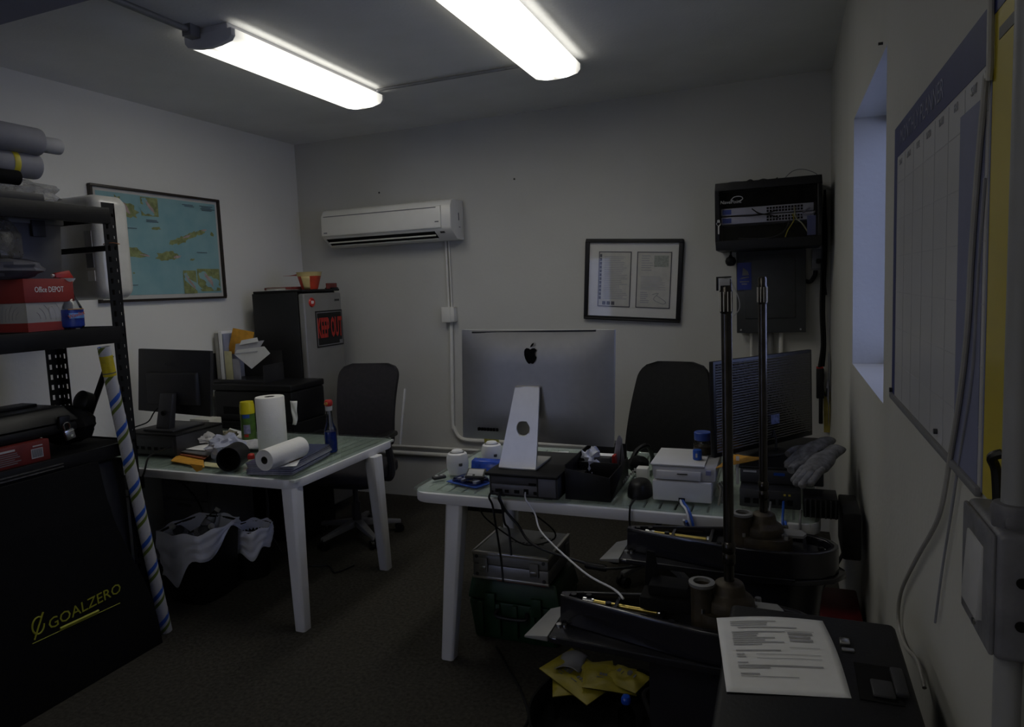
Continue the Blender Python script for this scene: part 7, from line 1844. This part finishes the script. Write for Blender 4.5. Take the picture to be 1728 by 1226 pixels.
pipe_y = .935; PXc = XR-.022
pzt = 1.352
single('wall_conduit', MB().cyl((XR-.018, .915, 1.361), (XR-.018, .915, ZC-.002), .0135), mat('wall_pipe', (.24, .24, .25), .5, 0, .08, 10, .15, 60), 'painted conduit rising from the switch box on right wall', 'conduit')
# switch box
bA = (XR-.068); 
sbx = thing('switch_box', 'painted metal switch box with rocker switch on the right wall', 'switch', (XR, .95, 1.27))
by0, by1, bz0, bz1 = .88, 1.02, 1.185, 1.335
f = [oX(1636, 852, XR-.05), oX(1632, 985, XR-.05)]
M_SBOX = mat('painted_box', (.15, .15, .17), .5, .1, .25, 14, .5, 50)
obj('box_body', MB().box(XR-.042, XR, by0, by1, bz0, bz1), M_SBOX, sbx, bevel=.008, seg=3)
obj('cover_plate', MB().box(XR-.047, XR-.041, by0+.004, by1-.004, bz0+.004, bz1-.004), M_SBOX, sbx, bevel=.003)
obj('rocker_switch', MB().hexa([(XR-.054, .915, bz0+.03), (XR-.054, .985, bz0+.03), (XR-.045, .985, bz0+.03), (XR-.045, .915, bz0+.03)], [(XR-.049, .915, bz1-.03), (XR-.049, .985, bz1-.03), (XR-.045, .985, bz1-.03), (XR-.045, .915, bz1-.03)]), M_LGREY, sbx, bevel=.002)
obj('screw', MB().cyl((XR-.047, .945, bz0+.016), (XR-.050, .945, bz0+.016), .004, n=10), M_STEEL, sbx)
for zk in (.045, .095): obj('knockout', MB().cyl((XR-.018, by0+.002, bz0+zk), (XR-.018, by0-.002, bz0+zk), .006), M_BLACKM, sbx)
obj('top_hub', MB().cyl((XR-.020, .915, bz1-.004), (XR-.020, .915, bz1+.026), .020).cyl((XR-.020, .895, bz1+.006), (XR-.020, .96, bz1+.006), .012), M_SBOX, sbx, bevel=.003)
single('wall_conduit', MB().cyl((XR-.020, .915, .02), (XR-.020, .915, bz0+.002), .014), mat('wall_pipe', (.34, .34, .36)), 'painted conduit running down below the switch box', 'conduit')
# cable over the planner
def wx(px, py, o=.009): return tuple(oX(px, py, XR-o))
single('wall_cable', MB().tube([(XR-.012, 1.155, ZC-.02), wx(1672, 20), wx(1664, 130), wx(1652, 260), wx(1640, 420), wx(1632, 560), wx(1618, 680), wx(1602, 780), wx(1590, 850), wx(1576, 890), wx(1545, 945), wx(1520, 1000), wx(1516, 1050), wx(1528, 1090), wx(1548, 1115, .012), wx(1560, 1160, .012)], .0042, n=8, k=5), mat('pale_wall_cable', (.33, .32, .30), .5, 0, .1, 20), 'pale cable hanging down the right wall over the planner edge', 'cable')
single('wall_cable', MB().tube([wx(1662, 300, .006), wx(1650, 480, .006), wx(1640, 640, .006), wx(1618, 780, .006), wx(1606, 860, .006), wx(1590, 960, .006), wx(1578, 1050, .006)], .0022, n=6), mat('grey_wall_cable', (.24, .24, .27), .5, 0, .1, 20), 'thin grey cable beside the pale cable on right wall', 'cable')
single('wall_nail', MB().cyl((XR, *tuple(oX(1490, 73, XR))[1:]), (XR-.012, *tuple(oX(1490, 73, XR))[1:]), .004), M_DGREY, 'dark nail above the window in the right wall', 'nail')
for (px, py, lb) in ((640, 325, 'tiny dark hole in the back wall above air conditioner'), (868, 302, 'tiny dark hole in back wall right of air conditioner')):
    p = oY(px, py, YB); single('wall_plug', MB().cyl((p.x, YB+.002, p.z), (p.x, YB-.004, p.z), .007, n=12), M_DGREY, lb, 'wall plug')
